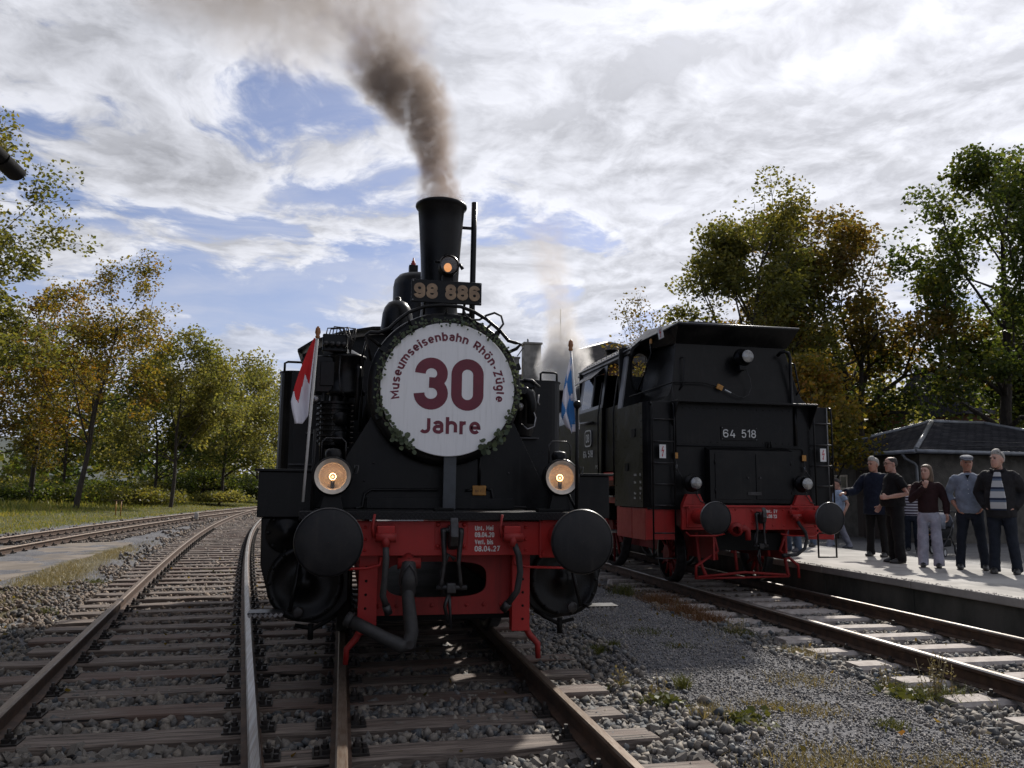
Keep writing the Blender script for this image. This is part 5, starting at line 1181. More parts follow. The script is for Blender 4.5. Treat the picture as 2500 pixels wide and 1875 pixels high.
    for i, (a, b_) in enumerate((('Gew.Lok.', '70t'), ('Br.Gew.', 'P 61t'), ('', 'G 53t'), ('Wasser', '9m³'), ('Kohle', '3t'))):
        zz = (1.635, 1.52, 1.43, 1.355, 1.285)[i]
        if a: lettering('weight_lettering', 'whitepaint', bk, a, .052, (-1.5555, 1.37, zz), X_, Y_, thick=.0015, xs=.55)
        lettering('weight_lettering', 'whitepaint', bk, b_, .055, (-1.5555, 1.13, zz), X_, Y_, thick=.0015, xs=.6)
    B().bx(-1.45, 1.45, 4.60, 4.63, 1.7, 3.66).build('cab_front_wall', 'black', L)
    B().bx(-1.45, 1.45, 2.3, 4.6, 1.62, 1.70).build('cab_floor', 'soot', L)
    prof = [(-1.40, 3.64), (-1.36, 3.74), (-1.2, 3.88), (-.9, 4.02), (-.5, 4.12), (0, 4.16), (.5, 4.12), (.9, 4.02), (1.2, 3.88), (1.36, 3.74), (1.40, 3.64)]
    rf = B().prism(prof + [(a * .97, c - .03) for a, c in prof[::-1]], 1.95, 4.9).build('cab_roof', 'black', L)
    tag(B().rivets([(-1.315, 2.05 + i * .145, 3.785) for i in range(18)] + [(-1.24, 2.1 + i * .29, 3.85) for i in range(9)], (-.7, 0, .7), .016).build('rivets', 'black', rf), kind='stuff')
    B().tube([(-1.385, 1.95, 3.715), (-1.385, 4.9, 3.715)], .012, 6).build('rain_strip', 'greytrim_skysheen', rf)
    B().lathe([(.10, 0), (.10, .08), (.14, .09), (.14, .11), (.001, .13)], (-.9, 4.3, 4.0), (0, 0, 1), 16).build('roof_vent', 'black', rf)
    cl_ = B().cyl((-1.0, 3.0, 3.55), (-1.0, 3.0, 3.62), .09, .05, n=16).build('cab_lamp', 'brass', L)
    # boiler and front fittings
    B().cyl((0, 4.6, 2.72), (0, 11.6, 2.72), .80, n=48).build('boiler', 'black', L)
    B().lathe([(.78, 11.6), (.82, 11.62), (.82, 11.7), (.6, 11.78), (.001, 11.82)], (0, 0, 2.72), (0, 1, 0), 40).build('smokebox_door', 'black', L)
    B().lathe([(.38, 3.40), (.28, 3.5), (.26, 3.6), (.27, 4.05), (.30, 4.10), (.29, 4.14), (.25, 4.14), (.24, 3.6)], (0, 11.0, 0), (0, 0, 1), 32).build('chimney', 'black', L)
    B().lathe([(.42, 3.40), (.38, 3.5), (.38, 3.85), (.3, 3.97), (.001, 4.0)], (0, 8.6, 0), (0, 0, 1), 32).build('steam_dome', 'black', L)
    B().lathe([(.40, 3.40), (.36, 3.5), (.36, 3.8), (.28, 3.9), (.001, 3.92)], (0, 6.6, 0), (0, 0, 1), 32).build('sand_dome', 'black', L)
    B().bx(-1.1, 1.1, 11.9, 11.95, .86, 1.21).build('front_buffer_beam', 'red', L)
    return L
L2 = loco_two()

# ---------------------------------------------------------------- buildings
def tilemat(name, a, b_, sx, sy, mort=(.02, .02, .02), rough=.75, msize=.02, bump=.6, coord='Object', wall=False):
    m, k = newmat(name)
    co = k.n('ShaderNodeTexCoord').outputs[coord]
    if wall: q = k.sep(co); co = k.comb(k.m('ADD', q[0], q[1]), q[2], 0.)
    br = k.n('ShaderNodeTexBrick', Vector=co, Color1=a, Color2=b_, Mortar=mort, Scale=1., Mortar_Size=msize, Bias=0., Brick_Width=sx, Row_Height=sy)
    col = k.mix(k.m('MULTIPLY', k.step(k.noise(co, 2., 5., .6), .35, .7), .5), br.outputs[0], tuple(x * .55 for x in a))
    b = bsdf(k, Base_Color=col, Roughness=rough, Specular_IOR_Level=.0); k.set(b.inputs['Normal'], k.n('ShaderNodeBump', Strength=bump, Distance=.02, Height=k.m('SUBTRACT', 1., br.outputs['Fac'])))
    out(k, b); return m
M['slate'] = tilemat('grey_slate', (.034, .034, .037), (.056, .055, .057), .3, .16, (.018, .018, .02))
M['brickwall'] = tilemat('brown_brick', (.17, .075, .040), (.12, .055, .033), .26, .085, (.10, .09, .08), .85, .012, .3, wall=True)
M['roughcast'] = simple('roughcast_plaster', (.115, .105, .088), (.065, .058, .048), .9, 0., 3., bump=.8, bscale=30., bdist=.03)
M['greyplaster'] = simple('grey_chimney_render', (.30, .285, .255), (.20, .19, .17), .9, 0., 3., bump=.4, bscale=30.)
M['doorwood'] = simple('dark_boarding', (.045, .030, .022), (.030, .021, .016), .8, 0., 3., stretch=(12., 12., .8))
M['zinc'] = simple('zinc_sheet', (.22, .23, .24), (.15, .155, .16), .45, .5, 5.)
M['redtile'] = tilemat('red_tiles', (.20, .060, .035), (.15, .045, .03), .25, .2, (.03, .015, .01))
def flatpanel(b, c, u, v):
    c, u, v = Vector(c), Vector(u), Vector(v); b.add([c, c + u, c + u + v, c + v], [(0, 1, 2, 3)]); return b
def hip_roof(parent, x0, x1, y0, y1, ze, zr, ov, mat, name='roof', th=.10):
    w = (y1 - y0) / 2 if (x1 - x0) > (y1 - y0) else (x1 - x0) / 2
    a = (x0 - ov, y0 - ov); b_ = (x1 + ov, y0 - ov); c = (x1 + ov, y1 + ov); d_ = (x0 - ov, y1 + ov)
    if (x1 - x0) > (y1 - y0): r0, r1 = (x0 + w, (y0 + y1) / 2), (x1 - w, (y0 + y1) / 2)
    else: r0, r1 = ((x0 + x1) / 2, y0 + w), ((x0 + x1) / 2, y1 - w)
    V = [(*a, ze), (*b_, ze), (*c, ze), (*d_, ze), (*r0, zr), (*r1, zr), (*a, ze - th), (*b_, ze - th), (*c, ze - th), (*d_, ze - th)]
    F_ = [(0, 1, 5, 4), (1, 2, 5), (2, 3, 4, 5), (3, 0, 4)] if (x1 - x0) > (y1 - y0) else [(0, 1, 4), (1, 2, 5, 4), (2, 3, 5), (3, 0, 4, 5)]
    F_ += [(9, 8, 7, 6), (0, 6, 7, 1), (1, 7, 8, 2), (2, 8, 9, 3), (3, 9, 6, 0)]
    m = MB(); m.add(V, F_); o = m.build(name, mat, parent)
    for p, q in ((a, r0), (b_, r1 if (x1 - x0) > (y1 - y0) else r0), (c, r1), (d_, r0 if (x1 - x0) > (y1 - y0) else r1)):
        MB().tube([(*p, ze + .01), (*q, zr + .01)], .07, 6).build('hip_flashing', 'zinc', o)
    MB().tube([(*r0, zr + .01), (*r1, zr + .01)], .07, 6).build('ridge_cap', 'zinc', o)
    return o
def yard_shed():
    T = thing('yard_shed', 'low roughcast shed with slate hip roof behind the people on the platform', 'shed', (15.46, 14.72, 0))
    w, d_, h = 7.6, 5.6, 2.55
    MB().bx(0, w, 0, .25, 0, h).build('wall', 'roughcast', T); MB().bx(0, .25, .25, d_, 0, h).build('wall', 'roughcast', T)
    MB().bx(w - .25, w, .25, d_, 0, h).build('wall', 'roughcast', T); MB().bx(.25, w - .25, d_ - .25, d_, 0, h).build('wall', 'roughcast', T)
    hip_roof(T, 0, w, 0, d_, 2.66, 3.78, .42, 'slate')
    g = MB()
    MB().tube([(-.48, -.48, 2.60), (w + .5, -.48, 2.58)], .06, 8).build('gutter', 'zinc', T); MB().tube([(-.48, -.48, 2.60), (-.48, d_ + .5, 2.58)], .06, 8).build('gutter', 'zinc', T)
    MB().tube([(-.46, .1, 2.55), (-.38, .1, 2.42), (-.12, .06, 2.28), (-.06, .05, 2.2), (-.06, .05, 0.05)], .045, 8).build('downpipe', 'zinc', T)
    dd = MB().bx(-.03, -.002, 1.0, 2.9, .05, 2.15).build('door', 'doorwood', T)
    for i in range(6): MB().bx(-.045, -.031, 1.02 + i * .315, 1.02 + i * .315 + .30, .06, 2.14).build('door_board', 'doorwood', dd)
    MB().bx(-.065, -.046, 1.75, 1.80, 1.0, 1.12).build('door_handle', 'steel', dd)
    wn = MB().bx(-.03, -.002, 3.4, 4.4, 1.1, 2.0).build('window', 'cream', T)
    for i in range(3):
        for j in range(2): MB().bx(-.034, -.029, 3.45 + i * .31, 3.45 + i * .31 + .26, 1.16 + j * .42, 1.16 + j * .42 + .36).build('window_pane', 'glass', wn)
    rk = MB().tube([(.8, -.30, 2.80), (6.9, -.30, 2.80)], .018, 6)
    rk.tube([(.8, -.30, 2.92), (6.9, -.30, 2.92)], .018, 6).build('snow_guard', 'darksteel', T)
    return T
yard_shed()
def brick_house():
    T = thing('brick_house', 'brick house mostly hidden behind the trees at far right', 'house', (40, 36, 0))
    MB().bx(-4, 7, 0, 7, 0, 6.2).build('wall', 'brickwall', T)
    MB().prism([(-.5, 6.2), (7.5, 6.2), (3.5, 9.6)], -4.4, 7.4, 'x').build('roof', 'slate', T)
    for i in range(4):
        for zz in (1.0, 3.8):
            wn = MB().bx(-3.4 + i * 2.6, -2.3 + i * 2.6, -.03, -.002, zz, zz + 1.5).build('window', 'cream', T)
            MB().bx(-3.3 + i * 2.6, -2.4 + i * 2.6, -.036, -.031, zz + .1, zz + 1.4).build('window_pane', 'glass', wn)
    return T
brick_house()
def chimney_annex():
    T = thing('boiler_house', 'flat-roofed annex with a stubby brick chimney behind the slate shed', 'outbuilding', (24.2, 28.5, 0))
    MB().bx(0, 9, 0, 5, 0, 3.9).build('wall', 'roughcast', T)
    MB().bx(-.3, 9.3, -.3, 5.3, 3.9, 4.1).build('roof', 'zinc', T)
    c = MB().bx(1.3, 2.5, 1.0, 2.0, 4.1, 5.35).build('chimney', 'brickwall', T); MB().bx(1.15, 2.65, .85, 2.15, 5.352, 5.5).build('chimney_cap', 'slate', c)
    return T
chimney_annex()
def station():
    T = thing('station_building', 'brick station building with slate roofs and pale chimneys between the two locomotives', 'station building', (9.6, 34, 0))
    MB().bx(0, 9, 0, 9, 0, 8.0).build('wall', 'brickwall', T)
    hip_roof(T, 0, 9, 0, 9.01, 8.05, 10.0, .45, 'slate')
    MB().bx(-2.6, -.002, 1.2, 9, 0, 5.8).build('wing_wall', 'brickwall', T)
    MB().prism([(.7, 5.8), (9.5, 5.8), (5.1, 8.0)], -2.9, -.003, 'x').build('wing_roof', 'slate', T)
    c1 = MB().bx(-1.05, -.15, 1.9, 2.7, 6.0, 9.2).build('chimney', 'greyplaster', T); MB().bx(-1.12, -.08, 1.83, 2.77, 9.202, 9.3).build('chimney_cap', 'greyplaster', c1)
    MB().tube([(-.8, 2.3, 9.3), (-.8, 2.3, 9.55)], .05, 6).build('flue_pipe', 'zinc', c1)
    c2 = MB().bx(-1.95, -1.25, 2.4, 3.1, 6.1, 8.45).build('chimney', 'greyplaster', T); MB().bx(-2.0, -1.2, 2.35, 3.15, 8.452, 8.55).build('chimney_cap', 'greyplaster', c2)
    MB().tube([(-1.9, 2.3, 8.0), (-1.3, 2.3, 7.5)], .05, 6).build('chimney_stay', 'darksteel', c2)
    MB().tube([(-1.4, 2.2, 8.55), (-1.1, 2.2, 9.0), (-.9, 2.2, 9.0)], .03, 6).build('walkway_rail', 'darksteel', T)
    MB().tube([(.9, 1.8, 8.3), (.9, 1.8, 11.2)], .03, 6).build('antenna_mast', 'darksteel', T)
    for zz in (1.3, 3.9):
        wn = MB().bx(-1.9, -.8, 1.17, 1.198, zz, zz + 1.5).build('window', 'cream', T); MB().bx(-1.8, -.9, 1.162, 1.168, zz + .1, zz + 1.4).build('window_pane', 'glass', wn)
    for i in range(3):
        for zz in (1.2, 4.8):
            wn = MB().bx(.8 + i * 2.7, 2.0 + i * 2.7, -.03, -.002, zz, zz + 1.9).build('window', 'cream', T)
            MB().bx(.9 + i * 2.7, 1.9 + i * 2.7, -.036, -.031, zz + .1, zz + 1.8).build('window_pane', 'glass', wn)
    return T
station()
def engine_shed():
    T = thing('engine_shed', 'dark roof edge with half-round gutter end at the upper left', 'building', (-6.5, 0, 0))
    MB().bx(-5.6, 0., -9, 4.7, -.15, 4.95).build('wall', 'roughcast', T)
    MB().prism([(1.46, 5.30), (-2.8, 7.2), (-7.0, 5.30), (-7.0, 5.22), (-2.8, 7.12), (1.46, 5.22)], -9.3, 4.95, 'y').build('roof', 'slate', T)
    n = 14; r = .125; ring = lambda y, rr: [(1.56 + rr * math.cos(R(180 + 180 * i / n)), y, 5.28 + rr * math.sin(R(180 + 180 * i / n))) for i in range(n + 1)]
    V = []; F_ = []
    for y in (-9.3, 5.12):
        V += ring(y, r)
    for y in (-9.3, 5.12):
        V += ring(y, r - .006)
    m_ = n + 1
    for i in range(n):
        F_ += [(i, i + 1, m_ + i + 1, m_ + i), (2 * m_ + i, 3 * m_ + i, 3 * m_ + i + 1, 2 * m_ + i + 1)]
    b = MB(); b.add(V, F_, True); b.add(ring(5.119, r), [tuple(range(n + 1))]); gt = b.build('gutter', 'soot', T)
    MB().tube([(1.56 + .13 * math.cos(R(a)), 4.6, 5.28 + .13 * math.sin(R(a))) for a in range(180, 361, 20)], .008, 6).build('gutter_bracket', 'soot', gt)
    return T
engine_shed()

# ---------------------------------------------------------------- trees
class Tree:
    def __init__(s, seed): s.r = np.random.default_rng(seed); s.seg = []; s.tips = []
    def grow(s, p, d, L, rad, depth, P):
        r = s.r; lead = depth == 0 and P['leader']; n = 9 if lead else (4 if depth == 0 else 3); pts = [p]; rr = [rad]
        end = rad * ((.22 if lead else .62) if depth < P['depth'] else .3)
        for i in range(n):
            d = d + r.normal(0, P['wob'] * (.5 if depth == 0 else 1), 3) + np.array([0, 0, P['up'] * (.25 if depth else .1)])
            d = d / np.linalg.norm(d); p = p + d * L / n; pts.append(p); rr.append(rad + (end - rad) * (i + 1) / n)
            if depth >= P['depth'] - 1: s.tips.append((p, depth))
            if lead and i >= P['first'] and i < n - 1:
                for _ in range(P['low']): s.kid(p, d, L * P['lowlen'] * (1.05 - .55 * ((i - P['first']) / (n - P['first'])) ** 1.3) * r.uniform(.6, 1.25), rr[-1] * .5, 1 + (r.random() < .25), P, P['lowang'])
            elif depth == 0 and not lead and P.get('low') and 1 <= i < n - 1:
                for _ in range(P['low']): s.kid(p, d, L * P['lowlen'], rad * .42, 1, P, 1.1)
        s.seg.append((pts, rr))
        if depth < P['depth']:
            k = 2 if lead else P['kids'][min(depth, len(P['kids']) - 1)]; a0 = r.uniform(0, 6.28)
            q = (P['lowlen'] * .85 if lead else 1.)
            for i in range(k): s.kid(p, d, L * q * r.uniform(*P['ratio']), end * .80, depth + 1, P, P['ang'], a0 + 6.28 * i / k)
    def kid(s, p, d, L, rad, depth, P, ang, az=None):
        r = s.r; u = np.cross(d, [0, 0, 1.]) if abs(d[2]) < .95 else np.array([1., 0, 0]); u /= np.linalg.norm(u); w = np.cross(d, u)
        az = r.uniform(0, 6.28) if az is None else az + r.normal(0, .35); a = ang * r.uniform(.65, 1.25)
        nd = d * math.cos(a) + (u * math.cos(az) + w * math.sin(az)) * math.sin(a)
        s.grow(p, nd, L, rad, depth, P)
def tree(name, label, cat, base, H, mat, seed, leaf=.16, nleaf=14000, spread=.6, group=None, lean=(0, 0), sparse=1., **kw):
    P = dict(depth=4, kids=[4, 3, 3, 3], ratio=(.62, .80), ang=.62, wob=.09, up=.22, trunk=.34, rad=None, low=0, lowlen=.5, rc=None, leader=False, first=2, lowang=.95); P.update(kw)
    t = Tree(seed); L0 = H * P['trunk']; d0 = np.array([lean[0], lean[1], 1.]); d0 /= np.linalg.norm(d0)
    t.grow(np.zeros(3), d0, L0, P['rad'] or H * .0115, 0, P)
    top = max(q[0][2] for q in t.tips); sc = H / (top + .5)
    if P['rc']:
        hd = np.array([math.hypot(q[0][0] - lean[0] * q[0][2], q[0][1] - lean[1] * q[0][2]) for q in t.tips]) * sc; fx = P['rc'] / np.percentile(hd, 93)
        def sq(q): return np.array([lean[0] * q[2] + (q[0] - lean[0] * q[2]) * fx, lean[1] * q[2] + (q[1] - lean[1] * q[2]) * fx, q[2]])
        t.seg = [([sq(q) for q in a], b) for a, b in t.seg]; t.tips = [(sq(q[0]), q[1]) for q in t.tips]
    r = t.r
    T = thing(name, label, cat, base, 0, group)
    m = MB()
    for pts, rr in t.seg:
        if rr[0] * sc < .012 and P['depth'] > 3 and r.random() < .3: continue
        m.tube([tuple(q * sc) for q in pts], [max(.008, q * sc) for q in rr], 8 if rr[0] > .1 else 5, caps=False)
    if t.seg:
        tp = t.seg[0] if len(t.seg[0][0]) == 5 else t.seg[0]
    m.build('trunk', 'bark', T)
    tips = np.array([q[0] for q in t.tips]) * sc; dep = np.array([q[1] for q in t.tips])
    if nleaf:
        keep = r.random(len(tips)) < sparse; tips = tips[keep] if keep.sum() > 5 else tips
        idx = r.integers(0, len(tips), nleaf); cs = r.uniform(.6, 1.3, len(tips))
        off = r.normal(0, 1, (nleaf, 3)); off /= np.maximum(1, np.linalg.norm(off, axis=1)[:, None] / 1.25)
        C = tips[idx] + off * (spread * cs[idx])[:, None] * np.array([1, 1, .72])
        C = C[C[:, 2] > .25]
        raw('crown', mat, *leafcards(C, leaf, r), T)
    return T
def leafcards(C, size, r):
    n = len(C); s = size * r.uniform(.6, 1.35, n)
    a = r.normal(0, 1, (n, 3)); a[:, 2] *= .6; a /= np.linalg.norm(a, axis=1)[:, None]
    b = r.normal(0, 1, (n, 3)); b -= a * (a * b).sum(1)[:, None]; b /= np.linalg.norm(b, axis=1)[:, None]
    c = np.cross(a, b)
    V = np.stack([C - a * s[:, None] * .5, C + b * s[:, None] * .36 + c * s[:, None] * .10, C + a * s[:, None] * .55, C - b * s[:, None] * .36 + c * s[:, None] * .10], 1)
    return V.reshape(-1, 3), np.arange(n * 4).reshape(n, 4)
G1, G2 = 'trees along the left verge', 'trees behind the platform'
LD = dict(leader=True, depth=3, kids=[3, 3, 3], trunk=.74, low=3, lowlen=.30, up=.09, wob=.11, lowang=1.12, ratio=(.55, .85))
tree('maple_tree', 'tall maple reaching into the frame at the far left edge under the gutter', 'tree', (-17.4, 28.5, .1), 16.4, 'leaf_green', 101, .16, 24000, .52, G1, first=3, rc=5.2, sparse=.7, **LD)
tree('maple_tree', 'slender two-coloured maple, tallest of the left trees standing clear of the frame edge', 'tree', (-15.0, 42.6, .1), 15.0, 'leaf_autumn', 12, .16, 14000, .50, G1, sparse=.62, lean=(.10, 0), first=2, rc=3.6, **LD)
tree('maple_tree', 'thin maple with orange leaves behind the tallest left maple', 'tree', (-19.0, 47.5, .1), 14.2, 'leaf_autumn', 13, .17, 10000, .5, G1, sparse=.6, first=3, rc=3., **LD)
tree('maple_tree', 'loose orange-brown maple left of the tallest left maple', 'tree', (-20.8, 44.5, .1), 11.5, 'leaf_rust', 14, .17, 9500, .5, G1, sparse=.6, first=2, rc=3.2, **LD)
tree('maple_tree', 'leaning yellow-green maple right of the tallest left maple', 'tree', (-10.9, 46.5, .1), 11.4, 'leaf_bright', 15, .17, 19000, .55, G1, sparse=.75, lean=(.14, 0), first=2, rc=3.5, **LD)
tree('maple_tree', 'dense dark maple between the two nearest left trunks', 'tree', (-14.3, 58., .1), 11.5, 'leaf_dark', 16, .21, 18000, .75, G1, first=1, rc=4.2, **LD)
tree('maple_tree', 'broad yellow-green maple where the left tracks vanish', 'tree', (-10.2, 62., .1), 12.2, 'leaf_bright', 17, .21, 20000, .75, G1, first=1, rc=4.4, **LD)
tree('maple_tree', 'rounded golden-green tree just left of the tank of the front locomotive', 'tree', (-8.8, 76., .1), 13.2, 'leaf_bright', 18, .24, 20000, .95, G1, first=1, rc=5.2, **LD)
tree('maple_tree', 'green tree behind the rounded golden-green one', 'tree', (-14.5, 88., .1), 14.0, 'leaf_green', 19, .32, 13000, 1.1, G1, first=1, rc=5.5, **LD)
tree('maple_tree', 'green tree behind the slender left maples', 'tree', (-23., 66., .1), 12., 'leaf_green', 20, .30, 12000, 1.0, G1, first=1, rc=5., **LD)
SP = dict(depth=3, kids=[7, 4, 3], trunk=.07, ang=1.15, up=.10, wob=.2)
for i, (x, y, h, mt, lab) in enumerate(((-21.5, 37., 3.2, 'leaf_dark', 'dark bush at the left frame edge'), (-18.3, 50., 4.2, 'leaf_dark', 'bush between the slender left maples'), (-13.6, 52., 3.4, 'leaf_green', 'green bush right of the tallest left maple'), (-12.2, 66., 4.4, 'leaf_dark', 'dark bush behind the leaning maple'), (-25., 56., 5.0, 'leaf_green', 'wide bush at the far left'), (-9.6, 57., 2.6, 'leaf_bright', 'low bright bush near the vanishing left tracks'), (-7.6, 70., 3.8, 'leaf_dark', 'dark bush beside the front locomotive tank'), (-16.5, 70., 5.2, 'leaf_green', 'tall bush deep between the left trees'), (-20., 62., 5.0, 'leaf_dark', 'dark thicket behind the slender maples'), (-27., 50., 4.5, 'leaf_green', 'bush at the extreme left behind the verge'), (-11., 74., 5.5, 'leaf_green', 'bushy growth behind the broad yellow-green maple'), (-13., 80., 5.5, 'leaf_dark', 'dark growth behind the leaning maple'), (-23., 43., 3.0, 'leaf_bright', 'low yellow-green bush at the left frame edge'))):
    tree('bush', lab, 'bush', (x, y, .05), h * (.62 if i % 3 else .95), mt, 40 + i, .17, 7000, .55, 'bushes under the left trees', rad=.05, rc=h * (.55 + .35 * ((i * 7) % 5) / 4), sparse=.7, **SP)
tree('maple_tree', 'big rusty-brown maple with a stout trunk left of the slate shed', 'tree', (20.2, 23.6, 0), 14.2, 'leaf_rust', 131, .17, 36000, .60, G2, first=2, rad=.36, rc=5.2, sparse=.52, **LD)
tree('maple_tree', 'small maple with low hanging leaves over the left end of the slate shed', 'tree', (14.3, 17.2, 0), 6.2, 'leaf_autumn', 39, .13, 13000, .38, G2, first=2, rad=.12, rc=2.2, **LD)
tree('maple_tree', 'green maple with forked limbs above the bunker locomotive roof', 'tree', (14.2, 23.4, 0), 14.8, 'leaf_green', 32, .145, 28000, .50, G2, first=2, rad=.24, lean=(-.01, 0), rc=3.5, sparse=.66, **LD)
tree('maple_tree', 'tall dark maple at the right frame edge behind the slate shed', 'tree', (23.6, 20.3, 0), 15.4, 'leaf_dark', 33, .16, 36000, .56, G2, first=2, rad=.28, rc=4.0, sparse=.7, **LD)
tree('maple_tree', 'sparse twiggy tree left of the green maple above the cab roof', 'tree', (12.6, 28.5, 0), 10.8, 'leaf_rust', 34, .13, 2200, .4, G2, sparse=.7, rad=.12, rc=2.4, first=3, **LD)
tree('maple_tree', 'yellowing tree seen between the rusty maple and the dark one', 'tree', (26.0, 33.0, 0), 9.4, 'leaf_bright', 35, .24, 16000, .75, G2, first=1, rc=4.2, **LD)
tree('maple_tree', 'golden background tree behind the rusty maple', 'tree', (21.0, 30.0, 0), 9.6, 'leaf_autumn', 36, .22, 18000, .7, G2, first=1, rc=4.2, **LD)
tree('maple_tree', 'dark green background tree behind the dark right maple', 'tree', (29.5, 24.0, 0), 10.5, 'leaf_dark', 37, .22, 16000, .75, G2, first=1, rc=4., **LD)
tree('maple_tree', 'low yellow-green tree directly behind the bunker number plate', 'tree', (16.6, 27.0, 0), 9.0, 'leaf_autumn', 38, .20, 18000, .65, G2, first=1, rc=3.4, **LD)
for i, (x, y, h, mt, lab) in enumerate(((14.4, 20.8, 3.0, 'leaf_dark', 'dark bush at the left end of the slate shed'), (24.5, 21., 4., 'leaf_dark', 'dark bush behind the slate shed'), (20.5, 27., 4.5, 'leaf_bright', 'yellowish bush behind the rusty maple trunk'), (26.5, 17.5, 4.5, 'leaf_dark', 'dark bush right of the slate shed'))):
    tree('bush', lab, 'bush', (x, y, .0), h, mt, 60 + i, .17, 7000, .55, 'bushes behind the platform', rad=.05, **SP)
# ivy on the leaning trunk
# far woodland and hill line
def far_wood():
    r = np.random.default_rng(5); n = 26000
    x = r.uniform(-260, 300, n); y = 190 + 40 * np.sin(x * .02) + r.uniform(0, 30, n); top = 9 + 4 * np.sin(x * .11) + 3 * np.sin(x * .37 + 1)
    C = np.stack([x, y, r.uniform(0, 1, n) ** .8 * top], -1)
    o = raw('far_woodland', 'leaf_dark', *leafcards(C, 1.6, r)); tag(o, 'distant dark woodland along the horizon', 'woodland', kind='stuff')
far_wood()
xs = np.linspace(-900, 600, 60); hz = 14 + 22 * np.exp(-((xs + 330) / 180) ** 2) + 9 * np.sin(xs * .013) + 6 * np.sin(xs * .031)
hv = [(x, 640 + .1 * x, -5) for x in xs] + [(x, 900 + .1 * x, max(6, h)) for x, h in zip(xs, hz)] + [(x, 1500, -5) for x in xs]; n_ = len(xs)
M['hill'] = simple('wooded_hill', (.030, .042, .040), (.045, .055, .048), .95, 0., .05)
o = raw('hills', 'hill', hv, [(k * n_ + i, k * n_ + i + 1, (k + 1) * n_ + i + 1, (k + 1) * n_ + i) for k in range(2) for i in range(n_ - 1)], None, True); tag(o, kind='structure')

# ---------------------------------------------------------------- people
def fabric(name, c, c2=None, rough=.85): M[name] = simple(name, c, c2 or tuple(x * .7 for x in c), rough, 0., 9., bump=.25, bscale=22., bdist=.02, spec=.2); return name
def skinmat(name, c):
    m, k = newmat(name); co = k.n('ShaderNodeTexCoord').outputs['Object']
    col = k.mix(k.step(k.noise(co, 14., 4., .6), .35, .7), c, tuple(x * f for x, f in zip(c, (.88, .74, .70))))
    b = bsdf(k, Base_Color=col, Roughness=.5, Subsurface_Weight=.08, Subsurface_Scale=.01); out(k, b); M[name] = m; return name
skinmat('skin_a', (.43, .24, .17)); skinmat('skin_b', (.48, .29, .22)); skinmat('skin_c', (.38, .20, .135))
for n_, c in (('navy_cloth', (.012, .017, .034)), ('black_cloth', (.011, .011, .012)), ('brown_knit', (.030, .013, .014)), ('pale_trousers', (.36, .36, .43)), ('blue_shirt', (.22, .25, .31)), ('denim_dark', (.017, .021, .031)), ('charcoal_jacket', (.020, .019, .021)), ('jeans_mid', (.085, .12, .18)), ('jeans_light', (.27, .31, .39)), ('plum_top', (.05, .017, .026)), ('pale_blue_top', (.34, .41, .52)), ('grey_trousers', (.27, .27, .31)), ('cap_cloth', (.21, .22, .25)), ('olive_cloth', (.05, .05, .035))): fabric(n_, c)
M['hair_grey'] = simple('grey_hair', (.38, .36, .33), (.25, .235, .21), .7, 0., 40., bump=.6, bscale=120., bdist=.005, stretch=(1., 1., .2))
M['hair_brown'] = simple('brown_hair', (.075, .046, .028), (.16, .105, .06), .55, 0., 30., bump=.6, bscale=120., bdist=.005, stretch=(4., 4., .25))
M['hair_dark'] = simple('dark_hair', (.030, .020, .015), (.018, .013, .010), .6, 0., 40., bump=.5, bscale=120.)
M['hair_red'] = simple('reddish_hair', (.16, .05, .028), (.10, .03, .02), .6, 0., 40., bump=.5, bscale=120.)
M['shoe_black'] = simple('black_leather', (.014, .013, .013), (.02, .019, .018), .45)
M['shoe_grey'] = simple('grey_trainer', (.10, .10, .115), (.06, .06, .07), .6)
M['eye_dark'] = simple('eye', (.03, .025, .02), None, .3); M['lip'] = simple('lips', (.28, .11, .09), None, .5)
def stripes(name, a, b_, per, duty, c=None):
    m, k = newmat(name); z = k.sep(k.n('ShaderNodeTexCoord').outputs['Object'])[2]
    w = k.m('FRACT', k.m('DIVIDE', z, per)); col = k.mix(k.m('LESS_THAN', w, duty), b_, a)
    if c: col = k.mix(k.m('LESS_THAN', k.m('ABSOLUTE', k.m('SUBTRACT', w, duty + .1)), .09), col, c)
    b = bsdf(k, Base_Color=col, Roughness=.85, Specular_IOR_Level=.2); out(k, b); M[name] = m
stripes('striped_polo', (.42, .42, .42), (.022, .030, .055), .155, .60, (.10, .13, .18)); stripes('striped_shirt', (.42, .40, .42), (.030, .018, .030), .07, .5)
def ell(c, rx, ry, z=None, n=20, p=1.): return [Vector((c[0] + rx * math.copysign(abs(math.cos(2 * math.pi * i / n)) ** p, math.cos(2 * math.pi * i / n)), c[1] + ry * math.copysign(abs(math.sin(2 * math.pi * i / n)) ** p, math.sin(2 * math.pi * i / n)), c[2])) for i in range(n)]
CLO = bpy.data.textures.new('folds', 'CLOUDS'); CLO.noise_scale = .11; CLO.noise_depth = 2
def organic(mb, name, mat, parent, vox, sm=4):
    o = mb.build(name, mat, parent); m = o.modifiers.new('r', 'REMESH'); m.mode = 'VOXEL'; m.voxel_size = vox; m.use_smooth_shade = True
    if sm: s = o.modifiers.new('s', 'SMOOTH'); s.factor = .5; s.iterations = sm
    if name in ('trousers', 'shirt', 'jacket'): dsp = o.modifiers.new('d', 'DISPLACE'); dsp.texture = CLO; dsp.strength = .024; dsp.mid_level = .45; dsp.texture_coords = 'GLOBAL'
    return o
